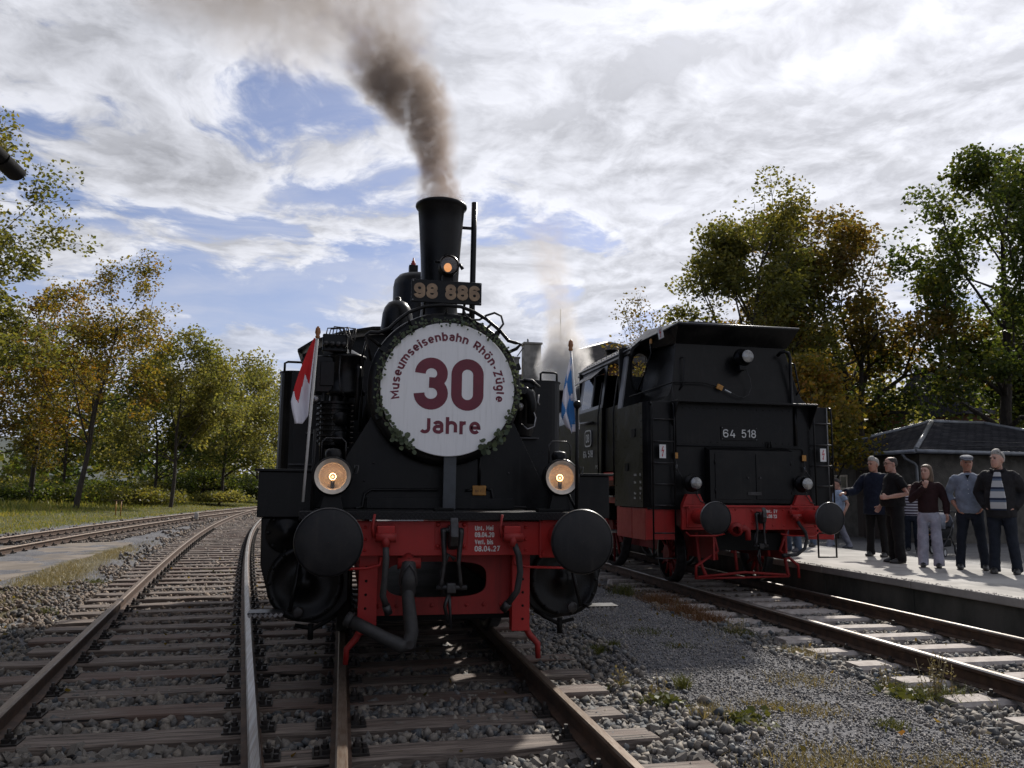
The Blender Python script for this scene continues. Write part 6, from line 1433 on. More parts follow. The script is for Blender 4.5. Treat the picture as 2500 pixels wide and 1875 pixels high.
def hand(mb, w, d, nrm, s=1., curl=.5, side=1):
    """palm at wrist w pointing along d, palm normal nrm; four fingers and a thumb"""
    d = Vector(d).normalized(); nrm = (Vector(nrm) - d * Vector(nrm).dot(d)).normalized(); a = d.cross(nrm) * side; w = Vector(w)
    mb.loft([[w + d * t * s + a * (q * wd * s) + nrm * (h * th * s) for q, h in ((-1, -1), (0, -1.2), (1, -1), (1, 1), (0, 1.2), (-1, 1))] for t, wd, th in ((-.02, .026, .017), (.02, .034, .016), (.06, .041, .014), (.085, .040, .011))])
    for i, (q, L) in enumerate(((-.031, .062), (-.0105, .074), (.0105, .070), (.031, .054))):
        p = w + d * .08 * s + a * q * s; k1 = (d * math.cos(curl * .6) + nrm * math.sin(curl * .6)); k2 = (d * math.cos(curl * 1.6) + nrm * math.sin(curl * 1.6)); k3 = (d * math.cos(curl * 2.3) + nrm * math.sin(curl * 2.3))
        p1 = p + k1 * L * .45 * s; p2 = p1 + k2 * L * .32 * s; p3 = p2 + k3 * L * .25 * s
        mb.tube([p, p1, p2, p3], [.0088 * s, .0083 * s, .0078 * s, .0065 * s], 8)
    p = w + d * .025 * s - a * .030 * s; mb.tube([p, p - a * .028 * s + d * .022 * s + nrm * .01, p - a * .030 * s + d * .052 * s + nrm * .022], [.012 * s, .010 * s, .008 * s], 8)
def person(label, pos, rz, H, look, skin, top, trousers, shoes, hair, head_yaw=0., tilt=0., armL=None, armR=None, legs=None, sleeve=1., belly=1., jacket=None, hairstyle='short', group='people by the railway', build=1., hem=.50, extras=None, handpose=(None, None), longcoat=False):
    """arm*: (elbow, wrist) in local metres scaled to H=1.75; armL = the arm on +x. facing -y."""
    T = thing('person', label, 'person', pos, R(rz), group); f = H / 1.75
    S = lambda v: Vector(v) * f
    hipz, sh = .91, 1.43
    legs = legs or (((.105, .0, .50), (.12, .02, .07)), ((-.105, .0, .50), (-.12, .02, .07)))
    arms = (armL or ((.275, .03, 1.14), (.285, -.05, .88)), armR or ((-.275, .03, 1.14), (-.285, -.05, .88)))
    # body : one continuous figure
    b = MB(); hc = Vector((0, -.02, 1.635)); rotm = Matrix.Rotation(R(head_yaw), 3, 'Z') @ Matrix.Rotation(R(tilt), 3, 'X')
    def Hd(p): return S(hc + rotm @ Vector(p))
    prof = [(-.128, .022, .030, -.055), (-.115, .042, .050, -.045), (-.085, .058, .072, -.026), (-.045, .069, .088, -.012), (0, .074, .096, 0), (.04, .076, .100, .006), (.075, .070, .094, .010), (.10, .054, .074, .010), (.116, .028, .040, .008)]
    b.loft([[Hd((rx * math.cos(q), cy_ + ry * math.sin(q), z)) for q in (2 * math.pi * i / 20 for i in range(20))] for z, rx, ry, cy_ in prof])
    b.loft([[Hd(p) for p in ((-.008, -.090, .022), (.008, -.090, .022), (.006, -.100, .022), (-.006, -.1, .022))], [Hd(p) for p in ((-.016, -.085, -.030), (.016, -.085, -.030), (.012, -.122, -.024), (-.012, -.122, -.024))]])
    b.loft([[Hd((x, y, z)) for x, y in ((-.05, -.075), (.05, -.075), (.045, -.096), (-.045, -.096))] for z in (.026, .042)])
    for s in (-1, 1): b.loft([[Hd((s * (.066 + t), .012 + q * .022 * wd, .0 + hgt * .036 * wd - .01)) for q, hgt in ((-1, 0), (-.6, .8), (.2, 1), (.9, .5), (.8, -.3), (.1, -1), (-.7, -.7))] for t, wd in ((0, .8), (.016, 1.), (.02, .85))])
    b.tube([S((0, .012, 1.42)), S((0, .006, 1.50)), S(hc) + Vector((0, .012, -.05))], [.062 * f, .055 * f, .056 * f], 14)
    b.loft([ell(S((0, 0, z)), rx * f * .86, ry * f * .86) for z, rx, ry in ((.86, .14, .10), (1.0, .15, .105), (1.2, .16, .11), (1.36, .18, .105), (1.43, .13, .08))])
    for s_, ((el, wr), hp) in zip((1, -1), zip(arms, handpose)):
        shp = (s_ * .168, .01, 1.370)
        b.tube([S(shp), S(tuple((a + c) / 2 for a, c in zip(shp, el))), S(el), S(tuple(a * .45 + c * .55 for a, c in zip(el, wr))), S(wr)], [.048 * f, .045 * f, .040 * f, .038 * f, .026 * f], 12)
        dd = Vector(wr) - Vector(el)
        if hp is None: hp = (dd, (-s_ * .6, -.3, 0) if abs(dd.z) > .12 else (0, 0, -1), .55)
        hand(b, S(wr), hp[0], hp[1], f, hp[2], s_)
    for kn, an in legs:
        hp_ = (math.copysign(.09, kn[0]), 0, .90); b.tube([S(hp_), S(kn), S(an)], [.075 * f, .048 * f, .036 * f], 10)
    organic(b, 'body', skin, T, .0065, 3)
    # trousers
    b = MB(); b.loft([ell(S((0, .005, z)), rx * f * build, ry * f * build) for z, rx, ry in ((.78, .12, .10), (.86, .168, .122), (.94, .17, .122), (1.02, .160, .115), (1.05, .155, .11))])
    for kn, an in legs:
        hx = math.copysign(.092, kn[0]); tw_ = trousers[1]; an2 = Vector(an); kn2 = Vector(kn)
        b.tube([S((hx, 0, .93)), S((hx * 1.06, 0, .80)), S(tuple((Vector((hx, 0, .80)) + kn2) / 2)), S(kn), S(tuple(kn2 * .5 + an2 * .5)), S(tuple(kn2 * .12 + an2 * .88)), S(tuple(an2 + Vector((0, 0, -.045))))], [.092 * f * build, .094 * f * build, .082 * f * build * tw_ ** .5, .068 * f * tw_, .064 * f * tw_, .064 * f * tw_, .067 * f * tw_], 14)
    organic(b, 'trousers', trousers[0], T, .013, 3)
    # upper garment
    def torso(grow, z0, mat, name, open_=False, slv=sleeve):
        b = MB(); bl = belly
        rings = [(z0, .168, .125 * bl), (max(z0 + .03, .98), .170, .128 * bl), (1.08, .170, .132 * bl), (1.20, .172, .126 * (bl * .5 + .5)), (1.32, .180, .118), (1.40, .176, .105), (1.45, .128, .085), (1.485, .075, .070)]
        if longcoat and name != 'shirt': rings[0] = (z0, .20, .15); rings[1] = (z0 + .08, .195, .145)
        b.loft([ell(S((0, (-.02 * (bl - 1) * 3 if .95 < z < 1.2 else 0), z)), (rx * build + grow) * f, (ry * build + grow) * f) for z, rx, ry in rings])
        for s_, (el, wr) in zip((1, -1), arms):
            shp = Vector((s_ * .178, .01, 1.390)); el = Vector(el); wr = Vector(wr); pts = [shp, (shp * .6 + el * .4)]; rr = [.066, .062]
            if slv <= .5: pts += [shp * .35 + el * .65]; rr += [.066]
            else: pts += [el, el * .5 + wr * .5]; rr += [.056, .050]
            if slv > .9: pts += [wr * .95 + el * .05]; rr += [.043]
            b.ball(S(shp + Vector((-s_ * .012, 0, .004))), (.059 + grow) * f, 12); b.tube([S(p) for p in pts], [(q + grow) * f for q in rr], 12)
        return organic(b, name, mat, T, .012, 4)
    if jacket:
        torso(.0, .93, top, 'shirt', slv=.4)
        j = torso(.028, hem, jacket, 'jacket')
    else: torso(.008, hem if hem > .6 else .93, top, 'shirt')
    for kn, an in legs:
        an = Vector(an); dr = Vector((0, -1, 0)); b = MB()
        b.loft([[S(an + Vector((rx * math.cos(q), cy_ + ry * math.sin(q), -an.z + z + (an.z - .07)))) for q in (2 * math.pi * i / 16 for i in range(16))] for z, rx, ry, cy_ in ((.0, .046, .135, -.055), (.025, .050, .140, -.055), (.045, .047, .13, -.05), (.07, .042, .09, -.02), (.10, .040, .055, .01))])
        organic(b, 'shoe', shoes, T, .011, 2)
    # hair, face details
    if hair:
        b = MB()
        if hairstyle == 'short':
            for z, rx, ry, cy_ in (): pass
            b.loft([[Hd((rx * math.cos(q), cy_ + ry * math.sin(q), z + (.035 if math.sin(q) < -.3 else 0))) for q in (2 * math.pi * i / 20 for i in range(20))] for z, rx, ry, cy_ in ((-.03, .066, .06, .045), (.01, .079, .085, .026), (.045, .082, .101, .012), (.08, .075, .098, .012), (.108, .056, .076, .012), (.126, .025, .04, .010))])
        elif hairstyle == 'long':
            b.loft([[Hd((rx * math.cos(q), cy_ + ry * math.sin(q), z)) for q in (2 * math.pi * i / 20 for i in range(20))] for z, rx, ry, cy_ in ((-.21, .085, .055, .045), (-.15, .105, .065, .040), (-.08, .104, .070, .040), (.0, .096, .080, .032), (.05, .090, .098, .022), (.09, .078, .098, .016), (.115, .055, .074, .012), (.130, .02, .03, .010))])
        else:
            b.loft([[Hd((rx * math.cos(q), cy_ + ry * math.sin(q), z)) for q in (2 * math.pi * i / 20 for i in range(20))] for z, rx, ry, cy_ in ((-.04, .06, .05, .05), (.0, .078, .08, .032), (.045, .0785, .0985, .012), (.08, .071, .094, .014), (.106, .052, .070, .014))])
        organic(b, 'hair', hair, T, .008, 2)
    for s in (-1, 1): MB().ball(Hd((s * .030, -.088, .012)), .012 * f, 8, (1.2, .6, .8)).build('eye', 'eye_dark', T)
    for s in (-1, 1): MB().tube([Hd((s * .014, -.098, .034)), Hd((s * .032, -.098, .040)), Hd((s * .050, -.084, .032))], .0045 * f, 5).build('eyebrow', hair or 'hair_dark', T)
    m_ = MB(); m_.loft([[Hd((x, y, z)) for x, y in ((-.024, -.085), (0, -.098), (.024, -.085), (.02, -.07), (-.02, -.07))] for z in (-.066, -.056)]); m_.build('mouth', 'lip', T)
    if extras: extras(T, Hd, S)
    return T
def flat_cap(T, Hd, S):
    b = MB(); b.loft([[Hd((rx * math.cos(q), cy_ + ry * math.sin(q), z - (.02 * max(0, -math.sin(q))) * .6)) for q in (2 * math.pi * i / 24 for i in range(24))] for z, rx, ry, cy_ in ((.055, .082, .104, .008), (.075, .094, .125, -.004), (.10, .092, .122, -.006), (.122, .070, .092, .004), (.132, .03, .04, .008))])
    o = organic(b, 'flat_cap', 'cap_cloth', T, .008, 3)
    MB().loft([[Hd(p) for p in ((-.065, -.085, .058), (.065, -.085, .058), (.05, -.150, .045), (-.05, -.150, .045))], [Hd(p) for p in ((-.065, -.085, .068), (.065, -.085, .068), (.05, -.148, .055), (-.05, -.148, .055))]]).build('cap_peak', 'cap_cloth', o)
def glasses(T, Hd, S):
    b = MB()
    for s in (-1, 1):
        b.tube([Hd((s * .032 + .022 * math.cos(a), -.106, .010 + .016 * math.sin(a))) for a in np.arange(10) * math.pi / 5], .0022, 5, closed=True)
        b.tube([Hd((s * .054, -.104, .014)), Hd((s * .078, -.04, .016)), Hd((s * .078, .01, .012))], .0022, 5)
    b.tube([Hd((-.01, -.108, .012)), Hd((.01, -.108, .012))], .0022, 5); b.build('glasses', 'eye_dark', T)
def head_glasses(T, Hd, S):
    b = MB(); b.tube([Hd((.079, .03, .01)), Hd((.083, -.01, .07)), Hd((.06, -.06, .105)), (Hd((0, -.075, .115))), Hd((-.06, -.06, .105)), Hd((-.083, -.01, .07))], .003, 5); b.build('glasses', 'eye_dark', T)
def open_front(T, Hd, S):
    head_glasses(T, Hd, S)
    b = MB()
    b.loft([[S(p) for p in ((x0, y0, z), (x1, y0 - .008, z), (x1, y0 + .03, z), (x0, y0 + .04, z))] for z, x0, x1, y0 in ((.90, -.10, .10, -.196), (.98, -.10, .105, -.214), (1.08, -.10, .105, -.218), (1.2, -.085, .085, -.196), (1.34, -.06, .06, -.172), (1.45, -.04, .045, -.125))])
    organic(b, 'polo_front', 'striped_polo', T, .010, 2)
    MB().tube([S((-.09, .02, 1.47)), S((-.085, -.06, 1.49)), S((-.06, -.10, 1.45))], .022, 8).build('jacket_collar', 'charcoal_jacket', T); MB().tube([S((.09, .02, 1.47)), S((.085, -.06, 1.49)), S((.06, -.10, 1.45))], .022, 8).build('jacket_collar', 'charcoal_jacket', T)
def shirt_bits(T, Hd, S):
    flat_cap(T, Hd, S)
    b = MB()
    for i in range(6): b.ball(S((.0, -.150 - .02 * math.sin(i), 1.36 - i * .065)), .006, 8)
    tag(b.build('shirt_buttons', 'whitepaint', T), kind='stuff')
    MB().loft([[S(p) for p in ((-.03, -.118, 1.45), (.03, -.118, 1.45), (.0, -.142, 1.385))], [S(p) for p in ((-.03, -.10, 1.45), (.03, -.10, 1.45), (.0, -.12, 1.385))]]).build('undershirt', 'black_cloth', T)
def tee_bits(T, Hd, S):
    glasses(T, Hd, S); MB().box(S((-.05, -.135, 1.30)), (.05, .006, .012)).build('shirt_print', 'whitepaint', T)
    MB().box(S((.02, -.165, 1.0)), (.10, .04, .03)).build('belt_pouch', 'black_cloth', T)
POCK = (((.285, .10, 1.15), (.165, -.035, .935)), ((-.285, .10, 1.15), (-.165, -.035, .935)))
person('man in a long navy jacket and black trousers holding out one arm', (8.74, 7.56, PZ), -62, 1.77, None, 'skin_a', 'navy_cloth', ('black_cloth', 1.05), 'shoe_black', 'hair_grey', -18, 6, armR=((-.34, -.06, 1.16), (-.42, -.28, 1.12)), sleeve=1., jacket='navy_cloth', hem=.74, longcoat=True, legs=(((.11, .0, .50), (.13, .02, .07)), ((-.11, -.01, .50), (-.13, 0., .07))))
person('stout man in black T-shirt and glasses standing in profile with a bent tattooed arm', (8.19, 6.34, PZ), -104, 1.73, None, 'skin_b', 'black_cloth', ('black_cloth', 1.30), 'shoe_black', 'hair_dark', 4, 4, armL=((.30, .10, 1.14), (.24, -.20, 1.08)), armR=((-.28, .05, 1.14), (-.27, -.12, .92)), sleeve=.4, belly=1.35, build=1.10, hairstyle='crop', extras=tee_bits, handpose=(((0, -1, .05), (-1, 0, -.2), 1.1), None))
person('young woman in dark brown knit top and pale wide trousers, hand at her chin', (8.22, 5.58, PZ), -42, 1.58, None, 'skin_b', 'brown_knit', ('pale_trousers', 1.32), 'shoe_black', 'hair_brown', -24, 0, armL=((.27, .03, 1.14), (.285, -.02, .90)), armR=((-.25, -.06, 1.15), (-.02, -.17, 1.38)), hairstyle='long', build=.88, handpose=(None, ((.25, -.1, 1), (.2, 1, 0), 1.0)))
person('man in flat cap and light blue shirt with hands in his jeans pockets', (8.63, 5.19, PZ), -42, 1.72, None, 'skin_c', 'blue_shirt', ('denim_dark', 1.05), 'shoe_black', 'hair_grey', 14, 2, armL=POCK[0], armR=POCK[1], sleeve=.7, belly=1.12, hem=.86, hairstyle='crop', extras=shirt_bits, legs=(((.13, .0, .50), (.17, .02, .07)), ((-.13, 0, .50), (-.17, .0, .07))))
person('white-haired man in open dark jacket over striped polo at the right edge', (8.66, 4.62, PZ), -52, 1.76, None, 'skin_b', 'striped_polo', ('denim_dark', 1.12), 'shoe_black', 'hair_grey', -30, -4, armL=POCK[0], armR=POCK[1], jacket='charcoal_jacket', hem=.80, belly=1.2, extras=open_front, legs=(((.12, .0, .50), (.15, .05, .07)), ((-.10, -.02, .50), (-.12, -.04, .07))))
STEP = (((.09, -.16, .50), (.09, -.30, .09)), ((-.09, .10, .50), (-.09, .32, .12)))
person('walking woman in plum jumper and light jeans with an arm around her companion', (11.28, 13.25, 0), -100, 1.68, None, 'skin_a', 'plum_top', ('jeans_light', 1.15), 'shoe_grey', 'hair_brown', 30, 0, legs=STEP, hairstyle='long', build=.92, armL=((.26, .10, 1.15), (.34, .12, .95)))
person('walking man in pale blue short-sleeved top and grey trousers', (11.52, 12.82, 0), -100, 1.74, None, 'skin_a', 'pale_blue_top', ('grey_trousers', 1.2), 'shoe_grey', 'hair_dark', 0, 0, legs=(((.10, -.18, .52), (.10, -.34, .10)), ((-.09, .10, .50), (-.09, .28, .10))), sleeve=.4, armL=((.27, .12, 1.14), (.30, .0, .92)))
person('reddish-haired woman in striped shirt and jeans behind the others', (13.2, 12.3, 0), -35, 1.62, None, 'skin_a', 'striped_shirt', ('denim_dark', 1.15), 'shoe_black', 'hair_red', 10, 0, hairstyle='long', build=.92)
person('person in light jeans mostly hidden behind the bunker locomotive', (7.75, 8.75, PZ), -70, 1.74, None, 'skin_a', 'olive_cloth', ('jeans_mid', 1.1), 'shoe_grey', 'hair_dark')
person('person in blue jeans farther along the platform, only legs showing', (8.9, 10.2, PZ), -60, 1.70, None, 'skin_a', 'navy_cloth', ('jeans_mid', 1.1), 'shoe_black', 'hair_brown', legs=(((.13, .0, .50), (.20, .02, .07)), ((-.13, 0, .50), (-.20, .0, .07))))
def stroller():
    T = thing('stroller', 'dark pushchair with a grey hood behind the man in the flat cap', 'stroller', (12.75, 10.9, 0), R(-60))
    b = MB(); b.loft([[Vector((x, .10 + .30 * math.cos(R(a)) * s_, .62 + .36 * math.sin(R(a)) * s_)) for a in range(0, 181, 15)] + [Vector((x, .10 + .26 * math.cos(R(a)) * s_, .62 + .32 * math.sin(R(a)) * s_)) for a in range(180, -1, -15)] for x, s_ in ((-.24, .92), (-.12, 1.), (.12, 1.), (.24, .92))]); b.build('hood', 'cap_cloth', T)
    MB().loft([[(-.22, -.25, .40), (.22, -.25, .40), (.22, .30, .40), (-.22, .30, .40)], [(-.25, -.42, .55), (.25, -.42, .55), (.25, .36, .66), (-.25, .36, .66)]]).build('seat', 'black_cloth', T, .02)
    MB().box((0, -.30, .50), (.3, .12, .06)).build('bumper_bar', 'yellow', T, .02)
    for s in (-1, 1):
        MB().tube([(s * .24, .62, 1.0), (s * .25, .42, .86), (s * .24, .1, .50), (s * .22, -.35, .16)], .014, 8).build('frame_tube', 'darksteel', T); MB().tube([(s * .24, .1, .5), (s * .25, .36, .14)], .014, 8).build('frame_tube', 'darksteel', T)
        for y, r in ((.38, .14), (-.38, .10)):
            w = MB().lathe([(r - .03, -.02), (r, -.018), (r, .018), (r - .03, .02), (r - .03, -.02)], (s * .28, y, r), (1, 0, 0), 20).build('wheel', 'hose', T); MB().cyl((s * .28 - .015, y, r), (s * .28 + .015, y, r), r - .03, n=14).build('rim', 'alu', w)
    MB().tube([(-.24, .62, 1.0), (.24, .62, 1.0)], .017, 8).build('push_handle', 'hose', T); MB().box((0, .15, .28), (.36, .4, .16)).build('basket', 'black_cloth', T, .03)
stroller()

# ---------------------------------------------------------------- smoke
NZ = (.33, .60)
def smoke(name, label, box, axis_pts, rad_pts, dens, color, col2, seed, scale, zr, y0, absorb=None, wob=.35, bot=None, loz=0.):
    """closed volume; density follows a rising curved column: axis_pts/rad_pts as (t, x|r) with t=0..1 over zr"""
    x0, x1, ya, yb, z0, z1 = box
    b = MB(); n = 14; rings = []
    for i in range(13):
        t = i / 12; z = z0 + (z1 - z0) * t
        cxv = np.interp(t, [p[0] for p in axis_pts], [p[1] for p in axis_pts]); rv = np.interp(t, [p[0] for p in rad_pts], [p[1] for p in rad_pts]) * 1.75 + .02
        rings.append([(cxv + rv * math.cos(6.2832 * j / n), y0 + rv * math.sin(6.2832 * j / n), z) for j in range(n)])
    b.loft(rings, True)
    m, k = newmat(name)
    co = k.n('ShaderNodeTexCoord').outputs['Object']
    wv = k.n('ShaderNodeTexNoise', Scale=scale * .8, Detail=4., Roughness=.6, Vector=k.v('ADD', co, (seed, seed * 2., 0.))).outputs['Color']
    x, y, z = k.sep(k.v('ADD', co, k.v('SCALE', k.v('SUBTRACT', wv, (.5, .5, .5)), sc=wob)))
    zt = k.m('DIVIDE', k.m('SUBTRACT', k.sep(co)[2], z0), z1 - z0, clamp=True)
    ax = k.curve(zt, axis_pts); ra = k.curve(zt, rad_pts)
    dx = k.m('SUBTRACT', x, ax); dy = k.m('SUBTRACT', y, y0)
    rr = k.m('DIVIDE', k.m('SQRT', k.m('ADD', k.m('MULTIPLY', dx, dx), k.m('MULTIPLY', dy, dy))), ra)
    core = k.step(rr, 1.25, .35)
    nz = k.noise(k.v('ADD', co, (seed * 3., 0., 0.)), scale * 2.2, 7., .62, .4)
    d_ = k.m('MULTIPLY', k.m('MULTIPLY', core, k.step(nz, NZ[0], NZ[1])), k.curve(zt, dens))
    v = k.n('ShaderNodeVolumePrincipled', Color=k.mix(zt, color, col2), Density=d_, Anisotropy=.25)
    if absorb: k.set(v.inputs['Absorption Color'], absorb)
    k.n('ShaderNodeOutputMaterial', Volume=v)
    o = b.build(name, m); tag(o, label, 'smoke', kind='stuff')
    return o
smoke('smoke_plume', 'brown-grey smoke plume rising from the chimney of the front locomotive', (0, 0, 0, 0, 4.11, 6.6), [(0, .035), (.12, .0), (.22, -.06), (.33, -.18), (.42, -.33), (.50, -.45), (.60, -.50), (.8, -.75), (1, -1.05)], [(0, .20), (.1, .20), (.25, .23), (.36, .30), (.46, .41), (.56, .43), (.66, .42), (.8, .7), (1, 1.0)], [(0, 9.), (.10, 14.), (.25, 17.), (.45, 16.), (.53, 12.), (.60, 5.), (.72, 1.8), (.9, .8), (1, .0)], (.38, .30, .255), (.48, .43, .39), 1.7, 2.6, None, 1.92, wob=.42)
smoke('drifting_smoke', 'thin grey-brown smoke drifting left at the top of the picture', (0, 0, 0, 0, 5.9, 8.6), [(0, -1.3), (.4, -2.2), (.7, -2.9), (1, -3.4)], [(0, .9), (.3, 1.5), (.6, 1.9), (1, 1.8)], [(0, .0), (.15, .9), (.5, 1.0), (.85, .7), (1, .0)], (.52, .47, .43), (.55, .51, .48), 9.1, 1.3, None, 2.6, wob=1.1)
smoke('steam_plume', 'pale steam and brown smoke rising behind the lozenge flag from the rear locomotive chimney', (0, 0, 0, 0, 4.10, 9.2), [(0, 5.12), (.2, 5.15), (.45, 5.0), (.7, 4.75), (1, 4.6)], [(0, .50), (.1, .72), (.25, .60), (.45, .48), (.7, .55), (1, .8)], [(0, 12.), (.15, 14.), (.26, 7.), (.40, 2.4), (.6, 1.3), (.8, .6), (1, .05)], (.99, .99, .98), (.62, .52, .44), 5.3, 1.9, None, 15.8, wob=.5)

# ---------------------------------------------------------------- grass and weeds
def blades(B, h, w, r, lean=.35):
    """three-triangle blades standing on the points B"""
    n = len(B); a = r.uniform(0, 6.283, n); dx = np.stack([np.cos(a), np.sin(a), np.zeros(n)], -1); hh = h * r.uniform(.5, 1.25, n)
    ln = r.normal(0, lean, (n, 2)); tip = B + np.concatenate([ln * hh[:, None], hh[:, None]], 1); mid = B + np.concatenate([ln * hh[:, None] * .35, hh[:, None] * .55], 1)
    ww = (w * r.uniform(.6, 1.3, n))[:, None]
    V = np.stack([B - dx * ww, B + dx * ww, mid + dx * ww * .8, mid - dx * ww * .8, tip], 1).reshape(-1, 3)
    i = np.arange(n)[:, None] * 5
    F_ = np.concatenate([i + [0, 1, 2], i + [0, 2, 3], i + [3, 2, 4]], 1).reshape(-1, 3)
    return V, F_
def verge():
    r = np.random.default_rng(21); n = 42000
    y = 15 + 75 * r.random(n) ** 1.3; e = c_far(np.clip(y, -12, 66)) - 2.1 - np.abs(r.normal(0, .3, n))
    x = e - r.random(n) ** 1.5 * 16
    B = np.stack([x, y, ground_h(x, y) - .01], -1)
    tall = np.clip((e - x - 2) / 4, 0, 1); patch = .5 + .5 * np.sin(x * .9 + np.sin(y * .5) * 2) * np.sin(y * .6)
    h = .10 + tall * .38 * patch
    V, F_ = blades(B, h, .012 + tall * .012, r)
    tag(raw('verge_grass', 'grass', V, F_), 'green and yellowing grass on the verge left of the tracks', 'grass', kind='stuff')
    n = 15000; y = 2.6 + 16 * r.random(n); x = c_left(y) - 2.35 + r.normal(0, .38, n)
    k = (x > -6.1) & (np.sin(y * 1.3 + x * 2) + r.normal(0, .7, n) > -.3); x, y = x[k], y[k]
    V, F_ = blades(np.stack([x, y, ground_h(x, y) - .01], -1), .075, .004, r, .6)
    tag(raw('dry_grass', 'drygrass', V, F_), 'dry straw-coloured grass strip between the left track and the concrete slab', 'grass', kind='stuff')
    # fallen leaves and litter of short grass on the path
    n = 9000; x = r.uniform(1.3, 4.0, n); y = r.uniform(-3., 6., n); k = (np.sin(x * 3.1 + 1.) * np.sin(y * 1.7 + 2 * np.sin(x)) + r.normal(0, .25, n)) > .72
    x, y = x[k], y[k]; V, F_ = blades(np.stack([x, y, ground_h(x, y) - .005], -1), .035, .0035, r, .7)
    tag(raw('path_moss_grass', 'drygrass', V, F_), 'thin dry grass tufts scattered over the chippings path', 'grass', kind='stuff')
verge()
def weed(x, y, kind, h, n, sp, label, seed):
    r = np.random.default_rng(seed); T = thing('weed', label, 'weed', (x, y, float(ground_h(np.array(x), np.array(y))) - .01), 0, 'weeds in the gravel')
    if kind in ('dry', 'grass', 'red'):
        B = np.concatenate([r.normal(0, sp, (n, 2)), np.zeros((n, 1))], 1)
        raw('blades', {'dry': 'drygrass', 'grass': 'weedgreen', 'red': 'redweed'}[kind], *blades(B, h, .004, r, .5), T)['kind'] = 'stuff'
    if kind in ('stalk', 'red'):
        b = MB(); P = []
        for i in range(max(5, n // 60)):
            a = r.uniform(0, 6.28); l_ = r.uniform(.1, .5); p0 = Vector((r.normal(0, sp * .5), r.normal(0, sp * .5), 0)); p1 = p0 + Vector((math.cos(a) * l_ * h * .6, math.sin(a) * l_ * h * .6, h * r.uniform(.6, 1.1)))
            b.tube([p0, (p0 + p1) / 2 + Vector((0, 0, h * .08)), p1], .0022, 4)
            for q in range(9): t = r.uniform(.25, 1.02); P.append(np.array(p0.lerp(p1, t)) + r.normal(0, .018, 3))
        b.build('stems', 'drygrass' if kind == 'stalk' else 'redweed', T); raw('seed_heads', 'drygrass' if kind == 'stalk' else 'redweed', *leafcards(np.array(P), .024, r), T)['kind'] = 'stuff'
        B = np.concatenate([r.normal(0, sp, (n // 3, 2)), np.zeros((n // 3, 1))], 1); raw('blades', 'weedgreen', *blades(B, h * .35, .006, r, .7), T)['kind'] = 'stuff'
    if kind == 'leafy':
        P = np.concatenate([r.normal(0, sp, (n, 2)), r.uniform(.01, h, (n, 1))], 1); raw('leaves', 'weedgreen', *leafcards(P, .055, r), T)['kind'] = 'stuff'
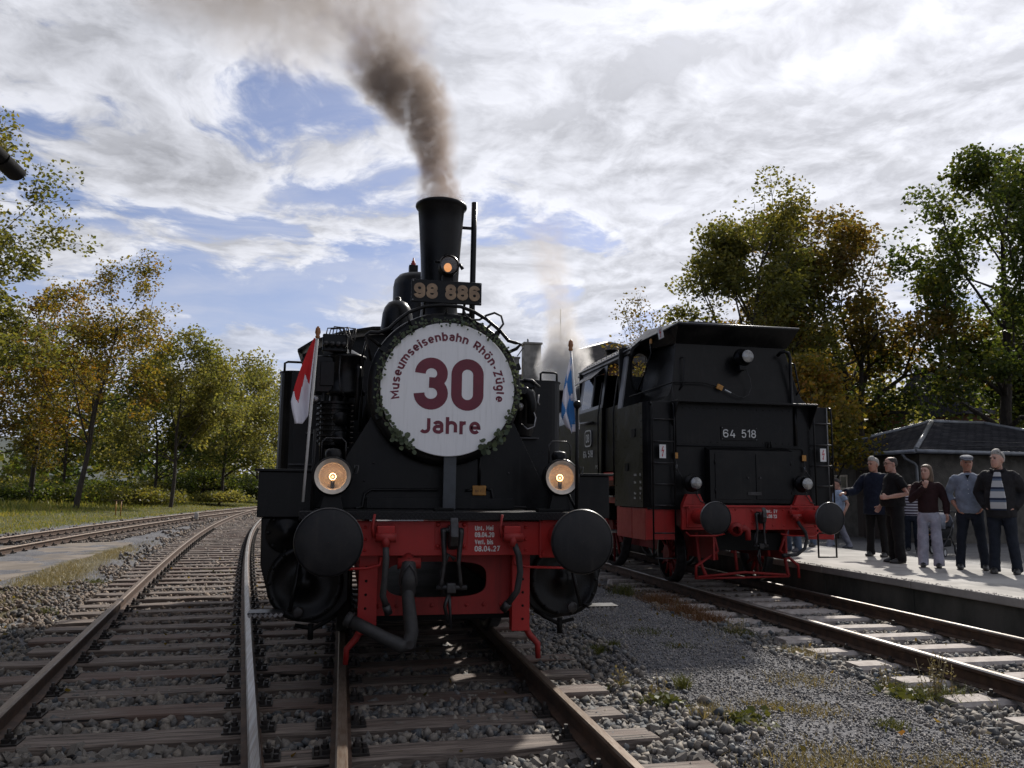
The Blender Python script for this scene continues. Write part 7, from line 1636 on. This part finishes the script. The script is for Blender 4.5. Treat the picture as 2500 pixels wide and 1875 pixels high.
WEEDS = [(1.53, 1.01, 'stalk', .20, 420, .05, 'pale dry stalk weed nearest the front locomotive guard iron'), (1.58, .45, 'stalk', .24, 520, .055, 'taller dry stalk weed right of the lit sleeper ends'),
 (1.62, .27, 'leafy', .12, 60, .05, 'green leafy shoot at the foot of the taller dry stalks'), (1.93, .74, 'grass', .13, 120, .03, 'small green grass tuft right of the dry stalks'),
 (1.80, -.07, 'dry', .09, 260, .08, 'straw tuft beside the large leafy weed'), (1.95, -.29, 'leafy', .07, 110, .08, 'large bright green leafy weed in the middle of the path'),
 (2.02, -1.15, 'dry', .055, 1300, .20, 'broad straw grass patch at the bottom edge of the picture'), (2.72, -1.26, 'dry', .05, 600, .16, 'smaller straw grass patch near the bottom right corner'),
 (2.88, -.51, 'grass', .05, 260, .06, 'flat green tuft alone on the right of the path'), (3.92, .28, 'stalk', .34, 1100, .12, 'big seeding weed against the rail in front of the platform'),
 (3.60, .26, 'leafy', .08, 130, .09, 'low leafy weed left of the big seeding weed'), (3.69, .59, 'stalk', .26, 420, .05, 'thin stalk weed left of the big seeding weed'),
 (2.57, -.10, 'dry', .05, 320, .12, 'flat dry tuft in the middle of the path'), (2.29, .12, 'dry', .05, 240, .09, 'small dry tuft behind the large leafy weed'),
 (2.99, .78, 'dry', .05, 420, .16, 'dry mossy patch right of the path centre'), (1.70, 2.22, 'grass', .09, 180, .05, 'green tuft beside the rail under the right lamp'),
 (1.93, 2.42, 'grass', .07, 120, .04, 'second green tuft beside the rail under the right lamp'), (3.66, 3.15, 'stalk', .22, 700, .10, 'bushy brown weed beside the rail of the platform track'),
 (3.68, 5.5, 'red', .18, 600, .13, 'reddish weed clump nearest the wheel of the bunker locomotive'), (3.66, 4.6, 'red', .17, 600, .13, 'reddish weed clump in the middle of three'),
 (3.66, 3.95, 'red', .15, 500, .12, 'reddish weed clump closest to the camera'), (3.5, 6.5, 'grass', .2, 220, .09, 'green tuft beyond the reddish weeds'),
 (3.75, 2.0, 'dry', .10, 420, .14, 'ochre dry tuft on the ballast edge of the platform track'), (2.58, 3.18, 'grass', .05, 260, .12, 'thin green patch on the shaded path'),
 (2.58, 2.35, 'grass', .045, 200, .10, 'thin green patch nearer on the shaded path'), (-4.7, 8.9, 'grass', .10, 240, .08, 'green tuft in the dry strip left of the curving track'),
 (-2.9, 10.6, 'leafy', .08, 90, .07, 'leafy weed between the rails of the curving track'), (-3.25, 10.9, 'grass', .10, 160, .07, 'grass tuft between the rails of the curving track'), (-4.35, 5.6, 'grass', .09, 220, .07, 'green tuft on the ballast shoulder of the curving track')]
for i, w in enumerate(WEEDS): weed(*w, 200 + i)
# fallen leaves
def litter():
    r = np.random.default_rng(77); n = 700; x = r.uniform(-6., 6.4, n); y = r.uniform(-3, 14, n)
    P = np.stack([x, y, ground_h(x, y) + .05 + .0 * x], -1); k = zone_ballast(x, y) > 1.0; P[~k, 2] = SLT + .012
    o = raw('fallen_leaves', 'leaf_rust', *leafcards(P[r.random(n) < .5], .045, r)); tag(o, 'brown fallen leaves scattered over ballast and path', 'leaves', kind='stuff')
litter()
